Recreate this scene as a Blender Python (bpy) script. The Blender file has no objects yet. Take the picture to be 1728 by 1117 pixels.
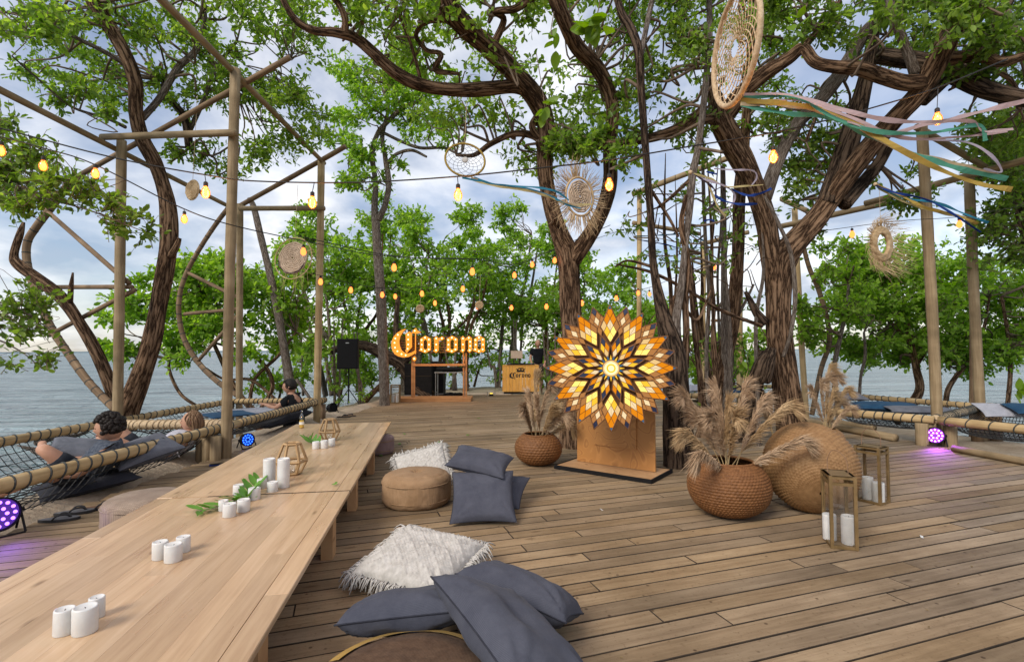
import bpy, math, random
import numpy as np
from mathutils import Vector, Matrix

# ---------------------------------------------------------------- camera, sky, sun, exposure
scene = bpy.context.scene
col = scene.collection
R = math.radians
CAMH = 1.3          # metres above the deck
K = CAMH / 1.5      # depths below are first read off for a 1.5 m camera, then scaled
PITCH, ROLL, F, CX, CY = R(2.247), R(-0.24), 864.0, 864.0, 558.5

cam_d = bpy.data.cameras.new("camera")
cam_d.sensor_width = 36.0
cam_d.lens = 18.0
cam_d.clip_start = 0.05
cam_d.clip_end = 30000.0
cam = bpy.data.objects.new("camera", cam_d)
col.objects.link(cam)
CAMR = Matrix.Rotation(R(90) + PITCH, 3, 'X') @ Matrix.Rotation(ROLL, 3, 'Z')
cam.matrix_world = Matrix.Translation((0, 0, CAMH)) @ CAMR.to_4x4()
scene.camera = cam

SUN_EL, SUN_AZ = R(38), R(-142)      # veiled sun behind the camera, to the left
world = bpy.data.worlds.new("World")
scene.world = world
world.use_nodes = True
wn = world.node_tree
wn.nodes.clear()
w_out = wn.nodes.new("ShaderNodeOutputWorld")
w_bg = wn.nodes.new("ShaderNodeBackground")
w_sky = wn.nodes.new("ShaderNodeTexSky")
w_sky.sky_type = 'NISHITA'
w_sky.sun_disc = False
w_sky.sun_elevation = SUN_EL
w_sky.sun_rotation = SUN_AZ
w_sky.air_density = 1.2
w_sky.dust_density = 0.6
w_sky.ozone_density = 2.0
w_bg.inputs[1].default_value = 0.10
# broken cloud: noise on the direction, flattened towards the horizon like layers of cloud
w_tc = wn.nodes.new("ShaderNodeTexCoord")
w_sep = wn.nodes.new("ShaderNodeSeparateXYZ")
wn.links.new(w_tc.outputs["Generated"], w_sep.inputs[0])
w_add = wn.nodes.new("ShaderNodeMath"); w_add.operation = 'ADD'; w_add.inputs[1].default_value = 0.32
wn.links.new(w_sep.outputs[2], w_add.inputs[0])
w_dx = wn.nodes.new("ShaderNodeMath"); w_dx.operation = 'DIVIDE'
w_dy = wn.nodes.new("ShaderNodeMath"); w_dy.operation = 'DIVIDE'
wn.links.new(w_sep.outputs[0], w_dx.inputs[0]); wn.links.new(w_add.outputs[0], w_dx.inputs[1])
wn.links.new(w_sep.outputs[1], w_dy.inputs[0]); wn.links.new(w_add.outputs[0], w_dy.inputs[1])
w_cmb = wn.nodes.new("ShaderNodeCombineXYZ")
wn.links.new(w_dx.outputs[0], w_cmb.inputs[0]); wn.links.new(w_dy.outputs[0], w_cmb.inputs[1])
w_n = wn.nodes.new("ShaderNodeTexNoise")
w_n.inputs["Scale"].default_value = 1.5
w_n.inputs["Detail"].default_value = 8.0
w_n.inputs["Roughness"].default_value = 0.58
w_n.inputs["Distortion"].default_value = 0.35
wn.links.new(w_cmb.outputs[0], w_n.inputs["Vector"])
w_r = wn.nodes.new("ShaderNodeValToRGB")
w_r.color_ramp.elements[0].position = 0.40
w_r.color_ramp.elements[0].color = (0.30, 0.30, 0.30, 1)
w_r.color_ramp.elements[1].position = 0.62
w_r.color_ramp.elements[1].color = (0.95, 0.95, 0.95, 1)
wn.links.new(w_n.outputs[0], w_r.inputs[0])
w_n2 = wn.nodes.new("ShaderNodeTexNoise")
w_n2.inputs["Scale"].default_value = 2.6
w_n2.inputs["Detail"].default_value = 6.0
wn.links.new(w_cmb.outputs[0], w_n2.inputs["Vector"])
w_cc = wn.nodes.new("ShaderNodeValToRGB")       # shaded and lit sides of the clouds
w_cc.color_ramp.elements[0].position = 0.38
w_cc.color_ramp.elements[0].color = (3.9, 4.5, 5.6, 1)
w_cc.color_ramp.elements[1].position = 0.64
w_cc.color_ramp.elements[1].color = (12.0, 11.7, 11.4, 1)
wn.links.new(w_n2.outputs[0], w_cc.inputs[0])
w_blue = wn.nodes.new("ShaderNodeMixRGB")
w_blue.blend_type = 'MULTIPLY'
w_blue.inputs[0].default_value = 1.0
w_blue.inputs[2].default_value = (1.0, 1.0, 1.1, 1)
wn.links.new(w_sky.outputs[0], w_blue.inputs[1])
w_mix = wn.nodes.new("ShaderNodeMixRGB")
wn.links.new(w_r.outputs[0], w_mix.inputs[0])
wn.links.new(w_blue.outputs[0], w_mix.inputs[1])
wn.links.new(w_cc.outputs[0], w_mix.inputs[2])
wn.links.new(w_mix.outputs[0], w_bg.inputs[0])
wn.links.new(w_bg.outputs[0], w_out.inputs[0])

sun_d = bpy.data.lights.new("sun", 'SUN')
sun_d.energy = 2.5
sun_d.angle = R(24)
sun_d.color = (1.0, 0.92, 0.80)
sun = bpy.data.objects.new("sun", sun_d)
col.objects.link(sun)
sd = Vector((math.sin(SUN_AZ) * math.cos(SUN_EL), math.cos(SUN_AZ) * math.cos(SUN_EL), math.sin(SUN_EL)))
sun.rotation_euler = sd.to_track_quat('Z', 'Y').to_euler()

scene.view_settings.view_transform = 'Standard'
scene.view_settings.look = 'None'
scene.view_settings.exposure = 0.36
scene.view_settings.gamma = 1.0
scene.view_settings.use_curve_mapping = False
scene.render.engine = 'CYCLES'
scene.cycles.use_denoising = True
scene.cycles.max_bounces = 6
scene.cycles.diffuse_bounces = 3
scene.cycles.glossy_bounces = 3
scene.cycles.transmission_bounces = 5
scene.cycles.transparent_max_bounces = 8
scene.cycles.sample_clamp_indirect = 4.0
scene.cycles.caustics_reflective = False
scene.cycles.caustics_refractive = False
# ---------------------------------------------------------------- pixels to places
def ray(px, py):
    return CAMR @ Vector(((px - CX) / F, (CY - py) / F, -1.0))

def G(px, py, z=0.0):
    """point of the horizontal plane at height z seen at a photo pixel"""
    d = ray(px, py)
    t = (z - CAMH) / d.z
    return Vector((0, 0, CAMH)) + d * t

def D(px, py, dep):
    """point seen at a photo pixel at forward distance dep (1.5 m-camera units)"""
    d = ray(px, py)
    t = dep * K / d.y
    return Vector((0, 0, CAMH)) + d * t

def OFFAX(px, py):
    """wide-angle stretch of round things away from the picture's centre"""
    return 1.0 / math.sqrt(1 + ((px - CX) ** 2 + 0.3 * (py - CY) ** 2) / F ** 2)

def M(px, dep):
    """length in metres of px photo pixels at forward distance dep"""
    return px * dep * K / F

rnd = random.Random(7)

# ---------------------------------------------------------------- mesh helpers
def catmull(pts, per=6):
    P = np.array(pts, float)
    if len(P) < 3:
        t = np.linspace(0, 1, per + 1)[:, None]
        return P[0] * (1 - t) + P[-1] * t
    Q = np.vstack([2 * P[0] - P[1], P, 2 * P[-1] - P[-2]])
    out = []
    for i in range(1, len(Q) - 2):
        p0, p1, p2, p3 = Q[i - 1], Q[i], Q[i + 1], Q[i + 2]
        for k in range(per):
            t = k / per
            out.append(0.5 * (2 * p1 + (p2 - p0) * t + (2 * p0 - 5 * p1 + 4 * p2 - p3) * t * t + (3 * p1 - p0 - 3 * p2 + p3) * t ** 3))
    out.append(P[-1])
    return np.array(out)

def frames(P):
    P = np.asarray(P, float)
    T = np.gradient(P, axis=0)
    T /= np.linalg.norm(T, axis=1)[:, None] + 1e-12
    up = np.array([0, 0, 1.0]) if abs(T[0][2]) < 0.9 else np.array([1.0, 0, 0])
    n = np.cross(up, T[0]); n /= np.linalg.norm(n)
    Ns = [n]
    for i in range(1, len(P)):
        n = Ns[-1] - T[i] * np.dot(Ns[-1], T[i])
        l = np.linalg.norm(n)
        n = n / l if l > 1e-6 else Ns[-1]
        Ns.append(n)
    Ns = np.array(Ns)
    return T, Ns, np.cross(T, Ns)

ORIGIN = {}

class MB:
    def __init__(self):
        self.v = []; self.t = []; self.f = []; self.n = 0; self.mi = []; self.cur = 0
    def add(self, V, Fs, T=None):
        V = np.asarray(V, float).reshape(-1, 3)
        self.v.append(V)
        self.t.append(np.asarray(T, float) if T is not None else V * 1.0)
        o = self.n
        for f in Fs:
            self.f.append([i + o for i in f]); self.mi.append(self.cur)
        self.n += len(V)
        return self
    def box(self, c, s, rot=None, top=1.0):
        x, y, z = s[0] / 2, s[1] / 2, s[2] / 2
        V = np.array([(-x, -y, -z), (x, -y, -z), (x, y, -z), (-x, y, -z), (-x * top, -y * top, z), (x * top, -y * top, z), (x * top, y * top, z), (-x * top, y * top, z)])
        if rot is not None:
            V = V @ np.array(rot.to_3x3() if hasattr(rot, 'to_3x3') else rot).T
        return self.add(V + np.array(c), [(0, 3, 2, 1), (4, 5, 6, 7), (0, 1, 5, 4), (1, 2, 6, 5), (2, 3, 7, 6), (3, 0, 4, 7)])
    def tube(self, P, r, sides=8, disp=None, caps=True, closed=False):
        P = np.asarray(P, float)
        n = len(P)
        r = np.full(n, r, float) if np.isscalar(r) else np.asarray(r, float)
        T, A, B = frames(P)
        if closed:
            T = np.roll(P, -1, 0) - np.roll(P, 1, 0); T /= np.linalg.norm(T, axis=1)[:, None]
            c = P.mean(0); A = P - c; A -= T * (A * T).sum(1)[:, None]; A /= np.linalg.norm(A, axis=1)[:, None] + 1e-9; B = np.cross(T, A)
        th = np.arange(sides) * 2 * math.pi / sides
        s = np.concatenate([[0], np.cumsum(np.linalg.norm(np.diff(P, axis=0), axis=1))])
        rr = r[:, None] * np.ones(sides)[None]
        if disp is not None:
            rr = rr * disp(th[None, :], s[:, None], r[:, None])
        V = P[:, None] + rr[..., None] * (np.cos(th)[None, :, None] * A[:, None] + np.sin(th)[None, :, None] * B[:, None])
        tu = np.stack([r[:, None] * np.cos(th)[None], r[:, None] * np.sin(th)[None], s[:, None] * np.ones(sides)[None]], -1)
        fs = []
        m = n if closed else n - 1
        for i in range(m):
            j = (i + 1) % n
            for k in range(sides):
                k2 = (k + 1) % sides
                fs.append((i * sides + k, i * sides + k2, j * sides + k2, j * sides + k))
        if caps and not closed:
            fs.append(tuple(range(sides - 1, -1, -1)))
            fs.append(tuple((n - 1) * sides + k for k in range(sides)))
        return self.add(V.reshape(-1, 3), fs, tu.reshape(-1, 3))
    def seg(self, a, b, r, sides=8, r2=None):
        return self.tube([list(a), list(b)], [r, r if r2 is None else r2], sides)
    def lathe(self, prof, segs=24, c=(0, 0, 0), disp=None, rot=None):
        prof = np.asarray(prof, float)
        th = np.arange(segs) * 2 * math.pi / segs
        rr = prof[:, 0][:, None] * np.ones(segs)[None]
        if disp is not None:
            rr = rr + disp(th[None, :], np.arange(len(prof))[:, None], prof)
        V = np.stack([rr * np.cos(th), rr * np.sin(th), prof[:, 1][:, None] * np.ones(segs)[None]], -1).reshape(-1, 3)
        fs = []
        for i in range(len(prof) - 1):
            for k in range(segs):
                k2 = (k + 1) % segs
                fs.append((i * segs + k, i * segs + k2, (i + 1) * segs + k2, (i + 1) * segs + k))
        if prof[0, 0] > 1e-4: fs.append(tuple(range(segs - 1, -1, -1)))
        if prof[-1, 0] > 1e-4: fs.append(tuple((len(prof) - 1) * segs + k for k in range(segs)))
        tu = V.copy()
        if rot is not None: V = V @ np.array(rot.to_3x3()).T
        return self.add(V + np.array(c), fs, tu)
    def prism(self, poly, h, mtx=None, z0=0.0):
        n = len(poly)
        V = np.array([(p[0], p[1], z0) for p in poly] + [(p[0], p[1], z0 + h) for p in poly], float)
        a = sum(poly[i][0] * poly[(i + 1) % n][1] - poly[(i + 1) % n][0] * poly[i][1] for i in range(n))
        idx = list(range(n)) if a > 0 else list(range(n - 1, -1, -1))
        fs = [tuple(reversed(idx)), tuple(i + n for i in idx)]
        for q in range(n):
            i, j = idx[q], idx[(q + 1) % n]
            fs.append((i, j, j + n, i + n))
        if mtx is not None:
            V = np.array([list(mtx @ Vector(v)) for v in V])
        return self.add(V, fs)
    def sphere(self, c, r, segs=12, rings=8, scale=(1, 1, 1)):
        a = np.linspace(-math.pi / 2, math.pi / 2, rings + 1)
        prof = np.stack([np.maximum(np.cos(a), 1e-5) * r, np.sin(a) * r], -1)
        th = np.arange(segs) * 2 * math.pi / segs
        V = np.stack([prof[:, 0][:, None] * np.cos(th) * scale[0], prof[:, 0][:, None] * np.sin(th) * scale[1], prof[:, 1][:, None] * np.ones(segs) * scale[2]], -1).reshape(-1, 3)
        fs = [(i * segs + k, i * segs + (k + 1) % segs, (i + 1) * segs + (k + 1) % segs, (i + 1) * segs + k) for i in range(rings) for k in range(segs)]
        return self.add(V + np.array(c), fs)
    def build(self, name, mats, parent=None, loc=None, world=False, smooth=False):
        V = np.vstack(self.v); T = np.vstack(self.t)
        o = None
        if world:
            off = np.array(ORIGIN[parent.name]) if parent is not None else np.array(loc if loc is not None else (0, 0, 0))
            V = V - off
        me = bpy.data.meshes.new(name)
        me.from_pydata(V.tolist(), [], self.f)
        at = me.attributes.new("tuv", 'FLOAT_VECTOR', 'POINT')
        at.data.foreach_set("vector", T.astype(np.float32).ravel())
        mats = mats if isinstance(mats, (list, tuple)) else [mats]
        for m in mats: me.materials.append(m)
        if len(mats) > 1: me.polygons.foreach_set("material_index", self.mi)
        if smooth: me.polygons.foreach_set("use_smooth", [True] * len(me.polygons))
        me.update()
        o = bpy.data.objects.new(name, me)
        col.objects.link(o)
        if parent is not None:
            o.parent = parent
            ORIGIN[o.name] = ORIGIN.get(parent.name, Vector((0, 0, 0)))
        elif loc is not None:
            o.location = loc
            ORIGIN[o.name] = Vector(loc)
        return o

def tag(o, label=None, cat=None, group=None, kind=None):
    if label: o["label"] = label
    if cat: o["category"] = cat
    if group: o["group"] = group
    if kind: o["kind"] = kind
    return o

def thing(name, label, cat, loc=(0, 0, 0), rz=0.0, group=None):
    o = bpy.data.objects.new(name, None)
    o.empty_display_size = 0.1
    col.objects.link(o)
    o.location = loc
    o.rotation_euler = (0, 0, rz)
    ORIGIN[o.name] = Vector(loc)
    return tag(o, label, cat, group)

def copy_tree(o, parent=None, label=None, group=None):
    c = o.copy(); col.objects.link(c)
    c.parent = parent
    for ch in list(o.children): copy_tree(ch, c)
    if label: c["label"] = label
    if group: c["group"] = group
    return c

def fast_mesh(name, V, faces_flat, nper, mat, parent=None, smooth=False):
    me = bpy.data.meshes.new(name)
    V = np.asarray(V, np.float32)
    if parent is not None: V = V - np.array(ORIGIN[parent.name], np.float32)
    nf = len(faces_flat) // nper
    me.vertices.add(len(V)); me.vertices.foreach_set("co", V.ravel())
    me.loops.add(nf * nper); me.loops.foreach_set("vertex_index", np.asarray(faces_flat, np.int32))
    me.polygons.add(nf)
    me.polygons.foreach_set("loop_start", np.arange(nf, dtype=np.int32) * nper)
    me.polygons.foreach_set("loop_total", np.full(nf, nper, np.int32))
    me.materials.append(mat)
    me.update(calc_edges=True)
    o = bpy.data.objects.new(name, me); col.objects.link(o)
    if parent is not None:
        o.parent = parent; ORIGIN[o.name] = ORIGIN[parent.name]
    return o

# ---------------------------------------------------------------- materials
def newmat(name):
    m = bpy.data.materials.new(name); m.use_nodes = True
    nt = m.node_tree
    return m, nt, nt.nodes["Principled BSDF"]

def node(nt, typ, **kw):
    n = nt.nodes.new("ShaderNode" + typ)
    for k, v in kw.items():
        if k in n.inputs: n.inputs[k].default_value = v
        else: setattr(n, k, v)
    return n

def coords(nt, mode, scale):
    mp = node(nt, "Mapping"); mp.inputs["Scale"].default_value = scale
    if mode == "tuv":
        a = node(nt, "Attribute", attribute_name="tuv"); nt.links.new(a.outputs["Vector"], mp.inputs[0])
    elif mode == "world":
        g = node(nt, "NewGeometry"); nt.links.new(g.outputs["Position"], mp.inputs[0])
    else:
        t = node(nt, "TexCoord"); nt.links.new(t.outputs["Object"], mp.inputs[0])
    return mp

def ramp(nt, src, stops):
    r = node(nt, "ValToRGB")
    e = r.color_ramp.elements
    e[0].position, e[0].color = stops[0][0], (*stops[0][1], 1)
    e[1].position, e[1].color = stops[-1][0], (*stops[-1][1], 1)
    for p, c in stops[1:-1]:
        x = e.new(p); x.color = (*c, 1)
    nt.links.new(src, r.inputs[0])
    return r

def pmat(name, c1, c2=None, scale=(4, 4, 4), rough=0.7, bump=0.0, bscale=None, mode="object", detail=5, metal=0.0, rand=0.0, spec=0.3, lo=0.35, hi=0.65, dist=0.0, bdist=0.01):
    m, nt, b = newmat(name)
    c2 = c2 or c1
    mp = coords(nt, mode, scale)
    n = node(nt, "TexNoise", Scale=1.0, Detail=detail, Roughness=0.6, Distortion=dist)
    src = mp.outputs[0]
    if rand > 0:
        oi = node(nt, "ObjectInfo")
        ad = node(nt, "VectorMath", operation='ADD')
        ml = node(nt, "Math", operation='MULTIPLY'); ml.inputs[1].default_value = 37.0
        nt.links.new(oi.outputs["Random"], ml.inputs[0])
        nt.links.new(src, ad.inputs[0]); nt.links.new(ml.outputs[0], ad.inputs[1])
        src = ad.outputs[0]
    nt.links.new(src, n.inputs["Vector"])
    r = ramp(nt, n.outputs[0], [(lo, c1), (hi, c2)])
    out = r.outputs[0]
    if rand > 0:
        hs = node(nt, "HueSaturation")
        mr = node(nt, "MapRange"); mr.inputs[3].default_value = 1 - rand; mr.inputs[4].default_value = 1 + rand
        nt.links.new(oi.outputs["Random"], mr.inputs[0])
        nt.links.new(mr.outputs[0], hs.inputs["Value"]); nt.links.new(out, hs.inputs["Color"])
        out = hs.outputs[0]
    nt.links.new(out, b.inputs["Base Color"])
    b.inputs["Roughness"].default_value = rough
    b.inputs["Metallic"].default_value = metal
    b.inputs["Specular IOR Level"].default_value = spec
    if bump > 0:
        bm = node(nt, "Bump", Strength=bump, Distance=bdist)
        if bscale:
            mp2 = coords(nt, mode, bscale); n2 = node(nt, "TexNoise", Scale=1.0, Detail=6.0, Roughness=0.65)
            nt.links.new(mp2.outputs[0], n2.inputs["Vector"])
            nt.links.new(n2.outputs[0], bm.inputs["Height"])
        else:
            nt.links.new(n.outputs[0], bm.inputs["Height"])
        nt.links.new(bm.outputs[0], b.inputs["Normal"])
    return m

def emat(name, c, s, sample=True):
    m = bpy.data.materials.new(name); m.use_nodes = True
    nt = m.node_tree; nt.nodes.clear()
    o = node(nt, "OutputMaterial"); e = node(nt, "Emission")
    e.inputs[0].default_value = (*c, 1); e.inputs[1].default_value = s
    nt.links.new(e.outputs[0], o.inputs[0])
    if not sample: m.cycles.emission_sampling = 'NONE'
    return m

def leafmat(name, stops, trans=0.45, rough=0.45, nscale=0.9):
    m, nt, b = newmat(name)
    g = node(nt, "NewGeometry")
    mp = coords(nt, "world", (nscale,) * 3)
    n = node(nt, "TexNoise", Scale=1.0, Detail=2.0); nt.links.new(mp.outputs[0], n.inputs["Vector"])
    ma = node(nt, "Math", operation='MULTIPLY_ADD'); ma.inputs[1].default_value = 0.55; ma.inputs[2].default_value = -0.05
    nt.links.new(g.outputs["Random Per Island"], ma.inputs[0])
    ad = node(nt, "Math", operation='ADD')
    mn = node(nt, "Math", operation='MULTIPLY'); mn.inputs[1].default_value = 0.55
    nt.links.new(n.outputs[0], mn.inputs[0])
    nt.links.new(ma.outputs[0], ad.inputs[0]); nt.links.new(mn.outputs[0], ad.inputs[1])
    r = ramp(nt, ad.outputs[0], stops)
    nt.links.new(r.outputs[0], b.inputs["Base Color"])
    b.inputs["Roughness"].default_value = rough
    b.inputs["Specular IOR Level"].default_value = 0.35
    tr = node(nt, "BsdfTranslucent")
    hs = node(nt, "HueSaturation", Saturation=1.15, Value=1.5)
    nt.links.new(r.outputs[0], hs.inputs["Color"]); nt.links.new(hs.outputs[0], tr.inputs[0])
    mx = node(nt, "MixShader"); mx.inputs[0].default_value = trans
    nt.links.new(b.outputs[0], mx.inputs[1]); nt.links.new(tr.outputs[0], mx.inputs[2])
    nt.links.new(mx.outputs[0], nt.nodes["Material Output"].inputs[0])
    return m

def barkmat(name, dark, mid, light, sc=1.0):
    """furrowed bark: long plates split by dark cracks, fine grain on the ridges"""
    m, nt, b = newmat(name)
    mp = coords(nt, "tuv", (21 * sc, 21 * sc, 2.3 * sc))
    wob = node(nt, "TexNoise", Scale=0.9, Detail=6.0, Roughness=0.7); nt.links.new(mp.outputs[0], wob.inputs["Vector"])
    ml = node(nt, "VectorMath", operation='SCALE'); ml.inputs["Scale"].default_value = 2.4; nt.links.new(wob.outputs["Color"], ml.inputs[0])
    ad = node(nt, "VectorMath", operation='ADD'); nt.links.new(mp.outputs[0], ad.inputs[0]); nt.links.new(ml.outputs[0], ad.inputs[1])
    vo = node(nt, "TexVoronoi", Scale=1.0, feature='DISTANCE_TO_EDGE'); nt.links.new(ad.outputs[0], vo.inputs["Vector"])
    cr = ramp(nt, vo.outputs["Distance"], [(0.0, (0.07, 0.07, 0.07)), (0.10, (0.52, 0.52, 0.52)), (0.34, (1, 1, 1))])
    mp2 = coords(nt, "tuv", (70 * sc, 70 * sc, 9 * sc)); n = node(nt, "TexNoise", Scale=1.0, Detail=6.0, Roughness=0.7, Distortion=0.6)
    nt.links.new(mp2.outputs[0], n.inputs["Vector"])
    mp3 = coords(nt, "tuv", (3, 3, 1.0)); n3 = node(nt, "TexNoise", Scale=1.0, Detail=3.0); nt.links.new(mp3.outputs[0], n3.inputs["Vector"])
    h = node(nt, "MixRGB", blend_type='MULTIPLY'); h.inputs[0].default_value = 1.0
    nr = ramp(nt, n.outputs[0], [(0.25, (0.45, 0.45, 0.45)), (0.65, (1, 1, 1))])
    nt.links.new(cr.outputs[0], h.inputs[1]); nt.links.new(nr.outputs[0], h.inputs[2])
    h2 = node(nt, "MixRGB", blend_type='OVERLAY'); h2.inputs[0].default_value = 0.6
    nt.links.new(h.outputs[0], h2.inputs[1]); nt.links.new(n3.outputs[0], h2.inputs[2])
    r = ramp(nt, h2.outputs[0], [(0.05, dark), (0.32, mid), (0.70, light)])
    nt.links.new(r.outputs[0], b.inputs["Base Color"])
    b.inputs["Roughness"].default_value = 0.9
    b.inputs["Specular IOR Level"].default_value = 0.15
    bm = node(nt, "Bump", Strength=1.0, Distance=0.05)
    nt.links.new(h.outputs[0], bm.inputs["Height"]); nt.links.new(bm.outputs[0], b.inputs["Normal"])
    return m

def bandwood(name, c1, c2, c3):
    """round timber and bamboo: long grain, knots, faint rings along its length"""
    m, nt, b = newmat(name)
    mp = coords(nt, "tuv", (30, 30, 1.6)); n = node(nt, "TexNoise", Scale=1.0, Detail=5.0, Roughness=0.6)
    nt.links.new(mp.outputs[0], n.inputs["Vector"])
    mp2 = coords(nt, "tuv", (2.2, 2.2, 3.4)); n2 = node(nt, "TexNoise", Scale=1.0, Detail=3.0)
    nt.links.new(mp2.outputs[0], n2.inputs["Vector"])
    av = node(nt, "MixRGB"); av.inputs[0].default_value = 0.5
    nt.links.new(n.outputs[0], av.inputs[1]); nt.links.new(n2.outputs[0], av.inputs[2])
    r = ramp(nt, av.outputs[0], [(0.34, c1), (0.5, c2), (0.66, c3)])
    nt.links.new(r.outputs[0], b.inputs["Base Color"])
    b.inputs["Roughness"].default_value = 0.75
    b.inputs["Specular IOR Level"].default_value = 0.2
    bm = node(nt, "Bump", Strength=0.5, Distance=0.006)
    nt.links.new(n.outputs[0], bm.inputs["Height"]); nt.links.new(bm.outputs[0], b.inputs["Normal"])
    return m

def plankmat(name, ang, per_island=False, stops=None, gx=2.2, gy=42.0, var=0.24, bump=0.35, rough=0.75, grey=0.0, sheen=0.25):
    m, nt, b = newmat(name)
    g = node(nt, "NewGeometry"); oi = node(nt, "ObjectInfo")
    rs = g.outputs["Random Per Island"] if per_island else oi.outputs["Random"]
    mp = node(nt, "Mapping"); mp.inputs["Rotation"].default_value = (0, 0, -ang)
    nt.links.new(g.outputs["Position"], mp.inputs[0])
    ml = node(nt, "Math", operation='MULTIPLY'); ml.inputs[1].default_value = 61.0
    nt.links.new(rs, ml.inputs[0])
    ad = node(nt, "VectorMath", operation='ADD')
    nt.links.new(mp.outputs[0], ad.inputs[0]); nt.links.new(ml.outputs[0], ad.inputs[1])
    mp2 = node(nt, "Mapping"); mp2.inputs["Scale"].default_value = (gx, gy, gy)
    nt.links.new(ad.outputs[0], mp2.inputs[0])
    n = node(nt, "TexNoise", Scale=1.0, Detail=6.0, Roughness=0.62, Distortion=0.7)
    nt.links.new(mp2.outputs[0], n.inputs["Vector"])
    mp3 = node(nt, "Mapping"); mp3.inputs["Scale"].default_value = (1.3, 6.0, 6.0)
    nt.links.new(ad.outputs[0], mp3.inputs[0])
    n2 = node(nt, "TexNoise", Scale=1.0, Detail=4.0, Roughness=0.6)
    nt.links.new(mp3.outputs[0], n2.inputs["Vector"])
    av = node(nt, "MixRGB"); av.inputs[0].default_value = 0.45
    nt.links.new(n.outputs[0], av.inputs[1]); nt.links.new(n2.outputs[0], av.inputs[2])
    r = ramp(nt, av.outputs[0], stops)
    out = r.outputs[0]
    # knots and small stains
    vo = node(nt, "TexVoronoi", Scale=1.0); mp4 = node(nt, "Mapping"); mp4.inputs["Scale"].default_value = (2.2, 6.5, 6.5)
    nt.links.new(ad.outputs[0], mp4.inputs[0]); nt.links.new(mp4.outputs[0], vo.inputs["Vector"])
    kr = ramp(nt, vo.outputs["Distance"], [(0.03, (0.35, 0.28, 0.22)), (0.12, (1, 1, 1))])
    mk = node(nt, "MixRGB", blend_type='MULTIPLY'); mk.inputs[0].default_value = 0.75
    nt.links.new(out, mk.inputs[1]); nt.links.new(kr.outputs[0], mk.inputs[2])
    out = mk.outputs[0]
    if grey > 0:
        wn_ = node(nt, "TexWhiteNoise", noise_dimensions='1D'); nt.links.new(ml.outputs[0], wn_.inputs["W"])
        gp = node(nt, "SeparateXYZ"); nt.links.new(g.outputs["Position"], gp.inputs[0])
        mr0 = node(nt, "MapRange"); mr0.inputs[1].default_value = 1.0; mr0.inputs[2].default_value = 5.0; mr0.inputs[3].default_value = 0.35; mr0.inputs[4].default_value = 1.0
        nt.links.new(gp.outputs[0], mr0.inputs[0])
        gm = node(nt, "Math", operation='MULTIPLY'); nt.links.new(wn_.outputs["Value"], gm.inputs[0]); nt.links.new(mr0.outputs[0], gm.inputs[1])
        gm2 = node(nt, "Math", operation='MULTIPLY'); gm2.inputs[1].default_value = grey; nt.links.new(gm.outputs[0], gm2.inputs[0])
        hs0 = node(nt, "HueSaturation", Saturation=0.35, Value=0.85); nt.links.new(out, hs0.inputs["Color"])
        mg = node(nt, "MixRGB"); nt.links.new(gm2.outputs[0], mg.inputs[0]); nt.links.new(out, mg.inputs[1]); nt.links.new(hs0.outputs[0], mg.inputs[2])
        out = mg.outputs[0]
    if grey > 0:
        # dirt: broad footworn patches, small dark specks and screw heads
        dn = node(nt, "TexNoise", Scale=1.1, Detail=7.0, Roughness=0.65); nt.links.new(g.outputs["Position"], dn.inputs["Vector"])
        dr = ramp(nt, dn.outputs[0], [(0.36, (0.66, 0.64, 0.60)), (0.58, (1, 1, 1))])
        md = node(nt, "MixRGB", blend_type='MULTIPLY'); md.inputs[0].default_value = 0.85
        nt.links.new(out, md.inputs[1]); nt.links.new(dr.outputs[0], md.inputs[2])
        v2 = node(nt, "TexVoronoi", Scale=9.0); nt.links.new(g.outputs["Position"], v2.inputs["Vector"])
        sr = ramp(nt, v2.outputs["Distance"], [(0.055, (0.22, 0.17, 0.13)), (0.10, (1, 1, 1))])
        ms = node(nt, "MixRGB", blend_type='MULTIPLY'); ms.inputs[0].default_value = 0.8
        nt.links.new(md.outputs[0], ms.inputs[1]); nt.links.new(sr.outputs[0], ms.inputs[2])
        v3 = node(nt, "TexNoise", Scale=42.0, Detail=3.0, Roughness=0.7); nt.links.new(g.outputs["Position"], v3.inputs["Vector"])
        s3 = ramp(nt, v3.outputs[0], [(0.30, (0.55, 0.5, 0.45)), (0.42, (1, 1, 1))])
        ms3 = node(nt, "MixRGB", blend_type='MULTIPLY'); ms3.inputs[0].default_value = 0.7
        nt.links.new(ms.outputs[0], ms3.inputs[1]); nt.links.new(s3.outputs[0], ms3.inputs[2])
        out = ms3.outputs[0]
    hs = node(nt, "HueSaturation")
    mr = node(nt, "MapRange"); mr.inputs[3].default_value = 1 - var; mr.inputs[4].default_value = 1 + var
    nt.links.new(rs, mr.inputs[0]); nt.links.new(mr.outputs[0], hs.inputs["Value"]); nt.links.new(out, hs.inputs["Color"])
    nt.links.new(hs.outputs[0], b.inputs["Base Color"])
    rr = node(nt, "MapRange"); rr.inputs[3].default_value = rough - 0.12; rr.inputs[4].default_value = rough + 0.15
    nt.links.new(n2.outputs[0], rr.inputs[0]); nt.links.new(rr.outputs[0], b.inputs["Roughness"])
    b.inputs["Specular IOR Level"].default_value = sheen
    bm = node(nt, "Bump", Strength=bump, Distance=0.004)
    nt.links.new(n.outputs[0], bm.inputs["Height"]); nt.links.new(bm.outputs[0], b.inputs["Normal"])
    return m

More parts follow.
